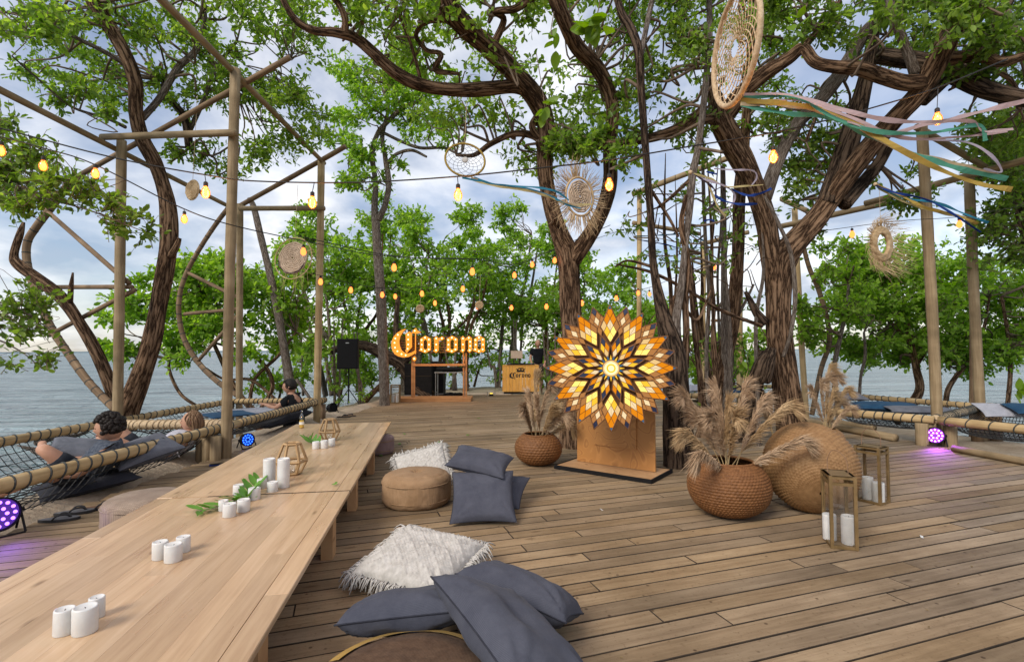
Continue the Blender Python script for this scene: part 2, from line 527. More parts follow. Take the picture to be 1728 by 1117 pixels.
def clothmat(name, c1, c2, weave=700.0, bump=0.25, big=6.0):
    m, nt, b = newmat(name)
    mp = coords(nt, "object", (1, 1, 1))
    w1 = node(nt, "TexWave", Scale=weave / 6.28, bands_direction='X'); w2 = node(nt, "TexWave", Scale=weave / 6.28, bands_direction='Y')
    w1.inputs["Distortion"].default_value = 1.0; w2.inputs["Distortion"].default_value = 1.0
    nt.links.new(mp.outputs[0], w1.inputs["Vector"]); nt.links.new(mp.outputs[0], w2.inputs["Vector"])
    mul = node(nt, "Math", operation='MULTIPLY'); nt.links.new(w1.outputs["Fac"], mul.inputs[0]); nt.links.new(w2.outputs["Fac"], mul.inputs[1])
    n = node(nt, "TexNoise", Scale=big, Detail=8.0, Roughness=0.7); nt.links.new(mp.outputs[0], n.inputs["Vector"])
    r = ramp(nt, n.outputs[0], [(0.35, c1), (0.65, c2)])
    mx = node(nt, "MixRGB", blend_type='MULTIPLY'); mx.inputs[0].default_value = 0.35
    nt.links.new(r.outputs[0], mx.inputs[1]); nt.links.new(mul.outputs[0], mx.inputs[2])
    nt.links.new(mx.outputs[0], b.inputs["Base Color"])
    b.inputs["Roughness"].default_value = 0.95
    b.inputs["Specular IOR Level"].default_value = 0.1
    b.inputs["Sheen Weight"].default_value = 0.04
    bm = node(nt, "Bump", Strength=bump, Distance=0.002); nt.links.new(mul.outputs[0], bm.inputs["Height"])
    n2 = node(nt, "TexNoise", Scale=14.0, Detail=3.0); nt.links.new(mp.outputs[0], n2.inputs["Vector"])
    bm2 = node(nt, "Bump", Strength=0.4, Distance=0.015); nt.links.new(n2.outputs[0], bm2.inputs["Height"])
    nt.links.new(bm2.outputs[0], bm.inputs["Normal"]); nt.links.new(bm.outputs[0], b.inputs["Normal"])
    return m

def glassmat(name, tint=(1, 1, 1), rough=0.05, refl=0.12):
    """thin window glass: mostly clear, a little mirror"""
    m = bpy.data.materials.new(name); m.use_nodes = True
    nt = m.node_tree; nt.nodes.clear()
    o = node(nt, "OutputMaterial"); t = node(nt, "BsdfTransparent"); gl = node(nt, "BsdfGlossy", Roughness=rough)
    t.inputs[0].default_value = (*tint, 1)
    mx = node(nt, "MixShader"); mx.inputs[0].default_value = refl
    nt.links.new(t.outputs[0], mx.inputs[1]); nt.links.new(gl.outputs[0], mx.inputs[2]); nt.links.new(mx.outputs[0], o.inputs[0])
    return m

DECK_ANG = R(18.5)
MT = {}
MT['bark'] = barkmat('bark_brown', (0.02, 0.011, 0.007), (0.145, 0.08, 0.045), (0.41, 0.26, 0.16))
MT['bark_dark'] = barkmat('bark_dark', (0.01, 0.007, 0.005), (0.07, 0.045, 0.031), (0.21, 0.145, 0.10), 0.8)
MT['bark_grey'] = barkmat('bark_grey', (0.09, 0.068, 0.052), (0.29, 0.225, 0.18), (0.48, 0.41, 0.35), 2.6)
MT['pole'] = bandwood('round_timber', (0.15, 0.11, 0.062), (0.26, 0.19, 0.11), (0.37, 0.285, 0.175))
MT['pole_dark'] = bandwood('round_timber_weathered', (0.09, 0.06, 0.036), (0.19, 0.125, 0.075), (0.30, 0.21, 0.13))
MT['bamboo'] = bandwood('bamboo', (0.27, 0.18, 0.085), (0.42, 0.30, 0.155), (0.56, 0.42, 0.24))
MT['rope_dark'] = pmat('rope_dark', (0.03, 0.035, 0.035), (0.07, 0.07, 0.065), (60, 60, 60), 0.9, 0.4)
MT['rope'] = pmat('rope_jute', (0.40, 0.29, 0.17), (0.58, 0.45, 0.30), (40, 40, 40), 0.9, 0.6)
MT['net'] = pmat('net_cord', (0.02, 0.02, 0.022), (0.05, 0.05, 0.05), (30, 30, 30), 0.9)
dstops = [(0.30, (0.175, 0.114, 0.06)), (0.48, (0.262, 0.180, 0.100)), (0.66, (0.345, 0.248, 0.145))]
MT['deck'] = plankmat('deck_board', DECK_ANG, False, dstops, grey=0.62)
MT['deck_i'] = plankmat('deck_board_far', DECK_ANG, True, dstops, grey=0.62)
MT['deck_edge'] = pmat('deck_board_grimy_shaded_edge', (0.028, 0.02, 0.014), (0.06, 0.043, 0.03), (9, 9, 9), 0.9, mode='world')  # board sides and bevels darkened: grime plus gap shade put into the colour
MT['dark'] = pmat('black_paint', (0.008, 0.008, 0.009), (0.013, 0.013, 0.014), (8, 8, 8), 0.6, spec=0.12)
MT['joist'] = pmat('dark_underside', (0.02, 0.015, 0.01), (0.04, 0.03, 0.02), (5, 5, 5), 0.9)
MT['white_wax'] = pmat('white_wax', (0.56, 0.56, 0.55), (0.66, 0.66, 0.65), (9, 9, 9), 0.45, spec=0.4)
_b = MT['white_wax'].node_tree.nodes["Principled BSDF"]
_b.inputs["Subsurface Weight"].default_value = 0.3
_b.inputs["Subsurface Radius"].default_value = (0.02, 0.015, 0.012)
MT['steel'] = pmat('galvanised_steel', (0.35, 0.36, 0.37), (0.5, 0.5, 0.5), (20, 20, 20), 0.4, metal=0.9)
MT['glass'] = glassmat('pane_glass')
MT['skin'] = pmat('skin', (0.42, 0.22, 0.14), (0.50, 0.28, 0.19), (9, 9, 9), 0.55)
# ---------------------------------------------------------------- the setting: sea, far shore, sand, deck
SEA_Z = -0.55
nrng = np.random.default_rng(5)

def smooth_noise(x, y, seed, scale):
    r = np.random.default_rng(seed)
    out = np.zeros_like(x)
    for k in range(7):
        a = r.uniform(0, 2 * math.pi); f = scale * r.uniform(0.6, 2.2); p = r.uniform(0, 7)
        out += np.sin((x * math.cos(a) + y * math.sin(a)) * f + p + 1.3 * np.sin((y * math.cos(a) - x * math.sin(a)) * f * 0.7 + p * 2)) / 7
    return out

def seamat():
    m, nt, b = newmat('sea_water')
    g = node(nt, "NewGeometry")
    def nz(scale, det, vec=(1, 1, 1)):
        mp = node(nt, "Mapping"); mp.inputs["Scale"].default_value = [scale * v for v in vec]
        mp.inputs["Rotation"].default_value = (0, 0, 0.35)
        nt.links.new(g.outputs["Position"], mp.inputs[0])
        n = node(nt, "TexNoise", Scale=1.0, Detail=det, Roughness=0.6, Distortion=0.4)
        nt.links.new(mp.outputs[0], n.inputs["Vector"]); return n
    a = nz(1.0, 5.0, (0.55, 1.3, 1)); c = nz(0.12, 3.0, (0.5, 1.6, 1))
    r = ramp(nt, c.outputs[0], [(0.35, (0.11, 0.185, 0.205)), (0.65, (0.22, 0.30, 0.32))])
    a2 = nz(0.7, 4.0, (0.35, 2.6, 1))
    rp = ramp(nt, a2.outputs[0], [(0.38, (0.42, 0.46, 0.5)), (0.60, (1.35, 1.3, 1.28))])  # wave reflections imitated: ripple lights and darks put into the base colour
    mm = node(nt, "MixRGB", blend_type="MULTIPLY"); mm.inputs[0].default_value = 0.9
    nt.links.new(r.outputs[0], mm.inputs[1]); nt.links.new(rp.outputs[0], mm.inputs[2]); nt.links.new(mm.outputs[0], b.inputs["Base Color"])
    b.inputs["Roughness"].default_value = 0.22
    b.inputs["IOR"].default_value = 1.33
    b.inputs["Specular IOR Level"].default_value = 0.6
    bm = node(nt, "Bump", Strength=1.0, Distance=2.2); nt.links.new(a.outputs[0], bm.inputs["Height"])
    bm2 = node(nt, "Bump", Strength=0.6, Distance=1.2); nt.links.new(c.outputs[0], bm2.inputs["Height"]); nt.links.new(bm.outputs[0], bm2.inputs["Normal"])
    nt.links.new(bm2.outputs[0], b.inputs["Normal"])
    return m
MT['sea'] = seamat()
mb = MB(); S = 14000.0
mb.add([(-S, -2000, SEA_Z), (S, -2000, SEA_Z), (S, S, SEA_Z), (-S, S, SEA_Z)], [(0, 1, 2, 3)])
tag(mb.build('sea', MT['sea']), kind='structure')

# low far shore on the horizon
mb = MB()
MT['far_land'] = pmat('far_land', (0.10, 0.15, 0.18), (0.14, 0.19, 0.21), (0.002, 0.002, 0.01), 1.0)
xs = np.linspace(-9500, 9500, 140)
hs = 22 + 16 * smooth_noise(xs, xs * 0, 3, 0.0021) + 8 * smooth_noise(xs, xs * 0, 4, 0.009)
hs = np.maximum(hs, 2) * np.where(xs < 0, 1.0, 0.45)
V = []; Fs = []
for i, (x, h) in enumerate(zip(xs, hs)):
    V += [(x, 8800, SEA_Z - 1), (x, 9000, h), (x, 9600, SEA_Z - 1)]
for i in range(len(xs) - 1):
    Fs += [(3 * i, 3 * i + 3, 3 * i + 4, 3 * i + 1), (3 * i + 1, 3 * i + 4, 3 * i + 5, 3 * i + 2)]
mb.add(V, Fs)
tag(mb.build('far_hills', MT['far_land'], smooth=True), kind='structure')

# sand
SHORE = np.array([(-7.3, -9), (-7.3, 6), (-7.1, 9), (-7.0, 16), (-6, 21), (-3.5, 24), (2, 26), (6.5, 23), (8.8, 16), (10.6, 11), (13, 6), (13, -9)]) * K
DECKP = np.array([(-4.25, -2.0), (-4.25, 7.4), (-3.98, 11), (-3.5, 17.8), (5.0, 17.8), (5.35, 14), (6.05, 10), (7.0, 7), (7.7, 4), (7.7, -2.0)]) * K

def poly_sd(P, X, Y):
    """signed distance to a polygon, positive inside"""
    d = np.full(X.shape, 1e9); ins = np.zeros(X.shape, bool)
    n = len(P)
    for i in range(n):
        a, b = P[i], P[(i + 1) % n]
        e = b - a
        t = np.clip(((X - a[0]) * e[0] + (Y - a[1]) * e[1]) / (e @ e), 0, 1)
        d = np.minimum(d, np.hypot(X - a[0] - t * e[0], Y - a[1] - t * e[1]))
        c = ((a[1] > Y) != (b[1] > Y)) & (X < (b[0] - a[0]) * (Y - a[1]) / (b[1] - a[1] + 1e-12) + a[0])
        ins ^= c
    return np.where(ins, d, -d)

def sand_z(X, Y):
    X = np.asarray(X, float); Y = np.asarray(Y, float)
    s = poly_sd(SHORE, X, Y); k = -poly_sd(DECKP, X, Y)
    z = -0.16 + 0.05 * smooth_noise(X, Y, 11, 1.6) + 0.02 * smooth_noise(X, Y, 12, 6.0)
    left = X < 0
    z = np.where(left, z + 0.20 * np.exp(-((k - 0.38) / 0.30) ** 2), z - 0.06)
    z = np.where(k < 0.02, -0.13, z)
    z = np.where((Y > 15.2) & (k > 0), np.maximum(z, -0.10 + 0.03 * smooth_noise(X, Y, 13, 3)), z)
    t = np.clip((s - 0.1) / 1.3, 0, 1); t = t * t * (3 - 2 * t)
    return z * t + (SEA_Z - 0.5) * (1 - t)

def sandmat():
    m = pmat('beach_sand', (0.33, 0.26, 0.19), (0.48, 0.395, 0.30), (2.2, 2.2, 2.2), 0.95, 0.7, (14, 14, 14), mode="world", detail=8, spec=0.1, bdist=0.05)
    return m
MT['sand'] = sandmat()
gx = np.arange(-9.0, 13.0, 0.14); gy = np.arange(-8, 25, 0.14)
X, Y = np.meshgrid(gx, gy)
Z = sand_z(X, Y)
V = np.stack([X, Y, Z], -1).reshape(-1, 3)
nx = len(gx); ii = np.arange(len(gy) - 1)[:, None] * nx + np.arange(nx - 1)[None]
quads = np.stack([ii, ii + 1, ii + nx + 1, ii + nx], -1).reshape(-1)
o = fast_mesh('sand', V, quads, 4, MT['sand']); o.data.polygons.foreach_set("use_smooth", [True] * len(o.data.polygons))
tag(o, kind='structure')

# deck: boards laid askew, each its own piece
deck = tag(bpy.data.objects.new('deck', None), kind='structure'); col.objects.link(deck)
ORIGIN['deck'] = Vector((0, 0, 0))
PITCH_B, GAP, TH = 0.128, 0.0062, 0.05
ca, sa = math.cos(DECK_ANG), math.sin(DECK_ANG)
U = np.array([ca, sa]); Nn = np.array([-sa, ca])

def bevel_box(L, W, T, bv):
    x, y = L / 2, W / 2
    V = [(-x, -y, -T), (x, -y, -T), (x, y, -T), (-x, y, -T), (-x, -y, -bv), (x, -y, -bv), (x, y, -bv), (-x, y, -bv),
         (-x + bv * .5, -y + bv, 0), (x - bv * .5, -y + bv, 0), (x - bv * .5, y - bv, 0), (-x + bv * .5, y - bv, 0)]
    Fs = [(0, 3, 2, 1), (0, 1, 5, 4), (1, 2, 6, 5), (2, 3, 7, 6), (3, 0, 4, 7), (4, 5, 9, 8), (5, 6, 10, 9), (6, 7, 11, 10), (7, 4, 8, 11), (8, 9, 10, 11)]
    return np.array(V), Fs

drnd = random.Random(21)
planks = []
cmin, cmax = (DECKP @ Nn).min(), (DECKP @ Nn).max()
j = 0
c = cmin + 0.02
while c < cmax:
    cc = c + PITCH_B / 2
    ts = []
    for i in range(len(DECKP)):
        a, b = DECKP[i], DECKP[(i + 1) % len(DECKP)]
        da, db = a @ Nn - cc, b @ Nn - cc
        if (da > 0) != (db > 0):
            q = a + (b - a) * (da / (da - db)); ts.append(q @ U)
    if len(ts) >= 2:
        t0, t1 = min(ts) + drnd.uniform(-.04, .03), max(ts) + drnd.uniform(-.03, .03)
        t = t0
        while t < t1 - 0.15:
            L = drnd.choice([2.4, 2.4, 3.0, 3.0, 1.8, 1.2]) if t > t0 else drnd.uniform(0.5, 2.8)
            if t1 - (t + L) < 0.4: L = t1 - t
            planks.append((t + L / 2, cc, L))
            t += L
    c += PITCH_B
def score(p):
    best = 0
    w = U * p[0] + Nn * p[1]
    for k in (-.5, -.25, 0, .25, .5):
        q = U * (p[0] + k * p[2]) + Nn * p[1]
        if q[1] < 0.9: continue
        v = CAMR.inverted() @ (Vector((q[0], q[1], 0)) - Vector((0, 0, CAMH)))
        px = CX + F * v.x / -v.z; py = CY - F * v.y / -v.z
        if -40 < px < 1770 and py < 1140: best += 1.0 / (q[1] ** 3)
    return best * p[2]
planks.sort(key=score, reverse=True)
NEAR = 290
unit = []
for k in range(4):
    V, Fs = bevel_box(1.0, PITCH_B - GAP - 0.0012 * k, TH, 0.0024)
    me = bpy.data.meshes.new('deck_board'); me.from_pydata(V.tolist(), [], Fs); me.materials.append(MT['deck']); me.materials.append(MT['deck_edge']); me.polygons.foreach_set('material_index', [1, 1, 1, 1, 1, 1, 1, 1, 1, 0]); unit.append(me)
for p in planks[:NEAR]:
    o = bpy.data.objects.new('deck_board', drnd.choice(unit)); col.objects.link(o)
    q = U * p[0] + Nn * p[1]
    o.location = (q[0], q[1], drnd.uniform(-0.0022, 0.0012))
    o.rotation_euler = (drnd.uniform(-.006, .006), 0, DECK_ANG + drnd.uniform(-.0008, .0008))
    o.scale = (p[2] - 0.004, 1, 1)
    o.parent = deck
mb = MB()
for p in planks[NEAR:]:
    V, Fs = bevel_box(p[2] - 0.004, PITCH_B - 0.0045, TH, 0.0012)
    q = U * p[0] + Nn * p[1]
    V = np.stack([V[:, 0] * ca - V[:, 1] * sa + q[0], V[:, 0] * sa + V[:, 1] * ca + q[1], V[:, 2] + drnd.uniform(-.002, .001)], -1)
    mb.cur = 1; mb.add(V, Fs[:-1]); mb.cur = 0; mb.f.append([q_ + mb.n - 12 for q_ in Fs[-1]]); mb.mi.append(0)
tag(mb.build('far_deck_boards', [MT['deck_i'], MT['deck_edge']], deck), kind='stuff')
# bearers under the boards
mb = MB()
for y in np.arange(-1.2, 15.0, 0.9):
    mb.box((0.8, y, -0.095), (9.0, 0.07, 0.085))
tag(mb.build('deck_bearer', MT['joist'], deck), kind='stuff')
# ---------------------------------------------------------------- timber frames and hammocks
def pole(root, name, a, b, r, m='pole', sides=14, wob=0.012, r2=None):
    a = Vector(a); b = Vector(b)
    n = max(4, int((b - a).length / 0.35))
    P = []
    ph = rnd.uniform(0, 6)
    for i in range(n + 1):
        t = i / n
        q = a.lerp(b, t)
        P.append((q.x + wob * math.sin(ph + 3.1 * t), q.y + wob * math.cos(ph * 1.7 + 2.6 * t), q.z))
    rr = np.linspace(r, r if r2 is None else r2, n + 1) * (1 + 0.03 * np.sin(np.arange(n + 1) * 2.1 + ph))
    mb = MB(); mb.tube(P, rr, sides)
    return mb.build(name, MT[m], root, world=True, smooth=True)

def arc(root, name, pts, m='pole_dark', ring=True):
    """bent bamboo stem bound with dark twine"""
    P = catmull([list(D(x, y, d)) + [M(r, d) * OFFAX(x, y)] for x, y, d, r in pts], 8)
    mb = MB(); mb.tube(P[:, :3], P[:, 3], 12)
    o = mb.build(name, MT[m], root, world=True, smooth=True)
    if ring:
        mb = MB()
        T, A, B = frames(P[:, :3])
        s = np.concatenate([[0], np.cumsum(np.linalg.norm(np.diff(P[:, :3], axis=0), axis=1))])
        for q in np.arange(0.1, s[-1], 0.19):
            i = int(np.searchsorted(s, q)); i = min(max(i, 1), len(P) - 2)
            c = P[i, :3]; t = T[i] * 0.008
            mb.tube([c - t, c + t], P[i, 3] * 1.07, 10)
        tag(mb.build('binding', MT['rope_dark'], o, world=True), kind='stuff')
    return o

def smoothflat(o): pass

def rail(root, a, b, r, wrap=0.15, m='bamboo', sag=0.0, rope='rope_dark', rr=0.008, dense=False):
    a = Vector(a); b = Vector(b); L = (b - a).length
    n = max(4, int(L / 0.25)); P = []
    for i in range(n + 1):
        t = i / n; q = a.lerp(b, t); q.z -= sag * 4 * t * (1 - t); P.append(tuple(q))
    mb = MB(); mb.tube(P, [r * (1 + 0.03 * math.sin(i * 1.9)) for i in range(n + 1)], 16)
    o = mb.build('rail', MT[m], root, world=True, smooth=True)
    # slanted rope turns
    P = np.array(P); T, A, B = frames(P)
    s = np.concatenate([[0], np.cumsum(np.linalg.norm(np.diff(P, axis=0), axis=1))])
    q = wrap * 0.5
    k = 0
    while q < s[-1] - 0.03:
        i = min(int(np.searchsorted(s, q)), len(P) - 2); t = (q - s[i - 1]) / (s[i] - s[i - 1])
        c = P[i - 1] * (1 - t) + P[i] * t
        th = np.arange(14) * 2 * math.pi / 14
        sl = rnd.uniform(0.012, 0.03)
        ring = [c + (r * 1.06) * (math.cos(w) * A[i] + math.sin(w) * B[i]) + T[i] * sl * math.sin(w + 0.8) for w in th]
        mb = MB(); mb.tube(ring, rr, 5, closed=True)
        mb.build('rope_turn', MT[rope], o, world=True, smooth=True)
        q += wrap * rnd.uniform(0.8, 1.25); k += 1
    return o

def net(root, c4, depth, nu, nv, r=0.0048):
    """sagging net between four rails: c4 = corners in order"""
    a, b, c, d = [np.array(list(q)) for q in c4]
    def S(u, v):
        p = a * (1 - u) * (1 - v) + b * u * (1 - v) + c * u * v + d * (1 - u) * v
        p = p.copy(); p[2] -= depth * (1 - (2 * u - 1) ** 4) * (1 - (2 * v - 1) ** 4) ** 0.9
        return p
    mb = MB()
    for i in range(nu + 1):
        mb.tube([S(i / nu, t) for t in np.linspace(0, 1, 15)], r, 3, caps=False)
    for j in range(nv + 1):
        mb.tube([S(t, j / nv) for t in np.linspace(0, 1, 25)], r, 3, caps=False)
    o = mb.build('net', MT['net'], root, world=True)
    tag(o, kind='stuff')
    return S

def stump(root, x, y, r, h, m='pole_dark'):
    z = float(sand_z(x, y)) - 0.1
    mb = MB(); mb.tube([(x, y, z), (x, y, h)], r, 12)
    return mb.build('support_post', MT[m], root, world=True, smooth=True)

RH = 0.345      # height of the hammock rails
# ---- left: two net hammocks in a row along the deck
XL0, XL1 = -6.35 * K, -4.25 * K
YA, YB, YC = 3.2 * K, 7.95 * K, 11.6 * K
hA = thing('net_hammock', 'net hammock on rope-wrapped bamboo rails where a curly-haired person lies', 'hammock', (-5.3 * K, 5.5 * K, -0.2), group='net hammocks along the deck')
rail(hA, (XL1, YA, RH), (XL1, YB, RH), 0.056, 0.14)
rail(hA, (XL0, YA, RH), (XL0, YB - .02, RH), 0.052, 0.14)
net(hA, [(XL0, YA, RH), (XL1, YA, RH), (XL1, YB, RH), (XL0, YB, RH)], 0.42, 22, 46)
stump(hA, XL0, YA + .1, .06, RH - .05)
hB = thing('net_hammock', 'net hammock on bamboo rails holding pale mats and a sitting person in black', 'hammock', (-5.3 * K, 9.8 * K, -0.2), group='net hammocks along the deck')
rail(hB, (XL1, YB + .02, RH), (XL1 + .02, YC, RH + .02), 0.054, 0.11)
rail(hB, (XL0, YB + .03, RH), (XL0, YC, RH), 0.05, 0.13)
rail(hB, (XL0 + .05, YB, RH - .005), (XL1 - .07, YB, RH - .005), 0.06, 0.075, 'rope', rope='rope')
rail(hB, (XL0 + .05, YC, RH), (XL1 - .07, YC, RH + .01), 0.05, 0.09)
net(hB, [(XL0, YB, RH), (XL1, YB, RH), (XL1, YC, RH), (XL0, YC, RH)], 0.30, 22, 34)
for (x, y) in ((XL1 - .02, YB - .62), (XL1 - .14, YB - .55), (XL1 + .10, YB - .66)):
    stump(hA, x, y, .062, RH - .055, 'pole')
for (x, y) in ((XL1 + .02, YC - .12), (XL1 - .1, YC - .06), (XL0, YC), (XL0 - .02, YB + .05)):
    stump(hB, x, y, .06, RH - .05, 'pole_dark')

# ---- left timber frame
fl = thing('timber_frame', 'tall open frame of round timber posts and beams over the seaside hammocks', 'frame', (-5.2 * K, 9 * K, 0))
def post_px(root, top, base, dep, rpx, m='pole', z0=None):
    a = D(base[0], base[1], dep); b = D(top[0], top[1], dep)
    z = float(sand_z(a.x, a.y)) - 0.15 if z0 is None else z0
    t = (z - b.z) / (a.z - b.z)
    a = b.lerp(a, t)
    return pole(root, 'post', a, b, M(rpx, dep) * OFFAX(*base), m)
post_px(fl, (207, 238), (197, 690), 8.1, 9.5)
post_px(fl, (397, 118), (383, 740), 7.35, 9.5)
post_px(fl, (404, 345), (405, 690), 11.7, 6.2)
post_px(fl, (541, 268), (536, 690), 11.15, 6.3, 'bamboo')
def beam(root, p, q, rpx, m='pole', name='beam'):
    a = D(*p); b = D(*q)
    return pole(root, name, a, b, M(rpx, p[2]) * .95 * OFFAX(p[0], p[1]), m)
beam(fl, (200, -70, 5.1), (548, 276, 11.3), 11, 'pole')
beam(fl, (-90, 105, 5.6), (392, 352, 11.9), 11, 'pole')
beam(fl, (172, 231, 7.95), (398, 225, 7.2), 7.5, 'pole')
beam(fl, (404, 352, 11.6), (548, 352, 11.0), 5.0, 'pole')
beam(fl, (118, 307, 9.0), (487, 97, 7.4), 5.6, 'pole_dark', 'rafter')
beam(fl, (398, 352, 12.0), (582, 247, 10.9), 4.6, 'pole_dark', 'rafter')
arc(fl, 'bent_pole', [(196, 692, 8.3, 8.0), (150, 645, 8.5, 8.0), (112, 592, 8.7, 8.2), (84, 548, 8.8, 8.0), (60, 492, 8.9, 8.0), (46, 445, 9, 8.0), (46, 410, 9, 8), (60, 385, 9, 8), (88, 348, 9, 8), (122, 303, 9, 8)])
for p, q in (((80, 358, 9.0), (219, 478, 8.2)), ((62, 485, 8.9), (221, 484, 8.2)), ((82, 566, 8.8), (228, 489, 8.2))):
    beam(fl, p, q, 5.2, 'pole_dark', 'brace')
arc(fl, 'bent_pole', [(402, 668, 11.8, 5), (366, 643, 11.9, 5), (335, 612, 12, 5), (313, 577, 12, 5), (303, 540, 12, 4.8), (303, 500, 12, 4.6), (315, 460, 12, 4.4), (340, 415, 12, 4.4), (366, 376, 12, 4.4), (386, 350, 12, 4.4)])
for p, q in (((316, 460, 12), (408, 505, 11.8)), ((312, 530, 12), (404, 521, 11.8)), ((333, 612, 12), (404, 528, 11.8))):
    beam(fl, p, q, 3.6, 'pole_dark', 'brace')

# ---- right: hammocks, frame, kerb logs
fr = thing('timber_frame', 'tall round timber frame over the hammocks by the purple floor light', 'frame', (6.7 * K, 8.6 * K, 0))
post_px(fr, (1556, 214), (1579, 700), 8.25, 10.5, 'pole')
post_px(fr, (1637, 300), (1654, 690), 9.9, 10, 'pole')
post_px(fr, (1341, 352), (1358, 650), 12.6, 5.4, 'bamboo')
post_px(fr, (1647, 372), (1640, 700), 10.8, 6.5, 'pole_dark')
beam(fr, (1318, 382, 12.8), (1500, 342, 10.6), 5.2)
beam(fr, (1458, 344, 10.6), (1800, 252, 8.0), 6.2)
beam(fr, (1320, 336, 12.6), (1360, 356, 12.0), 5)
beam(fr, (1548, 214, 8.2), (1690, 300, 9.9), 8)
arc(fr, 'bent_pole', [(1370, 700, 12.6, 4.5), (1385, 625, 12.7, 4.5), (1400, 570, 12.8, 4.5), (1385, 500, 12.8, 4.5), (1365, 450, 12.8, 4.2), (1352, 400, 12.6, 4)])
hC = thing('net_hammock', 'net hammock with bamboo rails carrying blue cushions beside the purple floor light', 'hammock', (7.6 * K, 9.8 * K, -0.2), group='net hammocks along the deck')
q1, q2 = D(1395, 688, 9.25), D(1576, 705, 8.05)
q3, q4 = D(1655, 681, 9.9), D(1425, 662, 12.4)
for q in (q1, q2, q3, q4): q.z = RH
rail(hC, q1, q2, 0.055, 0.11)
rail(hC, q3 + Vector((.02, -.02, 0)), q4, 0.05, 0.14)
rail(hC, q2 + Vector((.06, .05, 0)), q3 - Vector((.06, .06, 0)), 0.06, 0.06, 'rope', rope='rope_dark', rr=.006)
net(hC, [q1, q2, q3, q4], 0.26, 28, 26)
hD = thing('net_hammock', 'net hammock with a grey pad over its rail beyond the purple floor light', 'hammock', (8.6 * K, 7.6 * K, -0.2), group='net hammocks along the deck')
q5 = D(1790, 727, 6.75); q6 = D(1800, 694, 8.9)
q5.z = q6.z = RH
rail(hD, q2 + Vector((.03, -.05, 0)), q5, 0.056, 0.2)
rail(hD, q3 + Vector((.05, -.06, .02)), q6, 0.05, 0.2)
net(hD, [q2, q5, q6, q3], 0.26, 26, 30)
for q in (q2 + Vector((-.13, .05, 0)), q2 + Vector((.02, .1, 0)), q2 + Vector((.2, -.02, 0))):
    stump(hC, q.x, q.y, .075, RH - .05, 'pole')
for q in (q3 + Vector((-.13, -.06, 0)), q3 + Vector((.04, .02, 0)), q3 + Vector((.19, -.05, 0))):
    stump(hD, q.x, q.y, .085, RH - .05, 'pole_dark')
kl = 0
for (a, b, r, lab) in (((1330, 704), (1512, 739), 0.055, 'long round log edging the deck behind the small lantern'), ((1610, 757), (1790, 790), 0.042, 'long round log edging the deck past the purple floor light'), ((1395, 712), (1462, 722), 0.05, 'short round log lying on the sand behind the deck edging')):
    A = G(a[0], a[1], r); B = G(b[0], b[1], r)
    if 'short' in lab: A.x += .12; B.x += .12
    o = thing('edge_log', lab, 'log', (A + B) / 2 - Vector((0, 0, r)), group='logs edging the deck')
    pole(o, 'log', A, B, r, 'pole')

# ---- far right frame seen between the trunks
fm = thing('timber_frame', 'distant bamboo pole frame seen between the slender tree trunks', 'frame', (4.6 * K, 13.5 * K, 0))
post_px(fm, (1078, 322), (1079, 640), 13.5, 4.2, 'bamboo', 0)
post_px(fm, (1188, 408), (1187, 650), 14.5, 4.6, 'bamboo')
post_px(fm, (1250, 300), (1249, 660), 13.5, 5.5, 'bamboo')
beam(fm, (1068, 328, 13.4), (1260, 255, 12.0), 5)
beam(fm, (1068, 376, 13.6), (1180, 395, 14.4), 4)
beam(fm, (1185, 412, 14.5), (1262, 392, 13.5), 4)
beam(fm, (1200, 541, 14.4), (1262, 540, 13.5), 3, 'pole_dark')
hE = thing('net_hammock', 'distant net hammock with blue cushion seen behind the slender trunks', 'hammock', (5.6 * K, 13 * K, -.2), group='net hammocks along the deck')
e1, e2, e3, e4 = D(1160, 668, 12.5), D(1310, 668, 12.5), D(1330, 650, 15.5), D(1170, 650, 15.5)
for q in (e1, e2, e3, e4): q.z = RH
rail(hE, e1, e2, .055, .16); rail(hE, e4, e3, .05, .16)
net(hE, [e1, e2, e3, e4], .25, 20, 20)
for q in (e1, e2): stump(hE, q.x + .03, q.y + .03, .06, RH - .05)
for i, (a, b) in enumerate((((1162, 691), (1240, 697)), ((1160, 706), (1200, 706)))):
    A = G(*a, .05); B = G(*b, .05)
    if i == 0:
        o = thing('edge_log', 'round log lying under the distant hammock behind the trunks', 'log', (A + B) / 2 - Vector((0, 0, .05)), group='logs edging the deck')
        pole(o, 'log', A, B, .05, 'pole')
# ---------------------------------------------------------------- trees
MT['leaf'] = leafmat('leaf_canopy', [(0.15, (0.085, 0.15, 0.025)), (0.45, (0.185, 0.31, 0.05)), (0.8, (0.38, 0.51, 0.10))], 0.58)
MT['leaf_dark'] = leafmat('leaf_dark_green', [(0.15, (0.065, 0.115, 0.02)), (0.5, (0.15, 0.245, 0.042)), (0.85, (0.30, 0.42, 0.08))], 0.55)  # a darker leaf green
MT['leaf_far'] = leafmat('leaf_shore', [(0.15, (0.12, 0.22, 0.03)), (0.45, (0.235, 0.40, 0.055)), (0.8, (0.42, 0.59, 0.11))], 0.58)
MT['leaf_big'] = leafmat('leaf_sea_grape', [(0.15, (0.09, 0.17, 0.02)), (0.5, (0.15, 0.26, 0.03)), (0.85, (0.26, 0.37, 0.05))], 0.45)
MT['twig'] = pmat('twig', (0.10, 0.07, 0.05), (0.19, 0.14, 0.10), (9, 9, 9), 0.9)

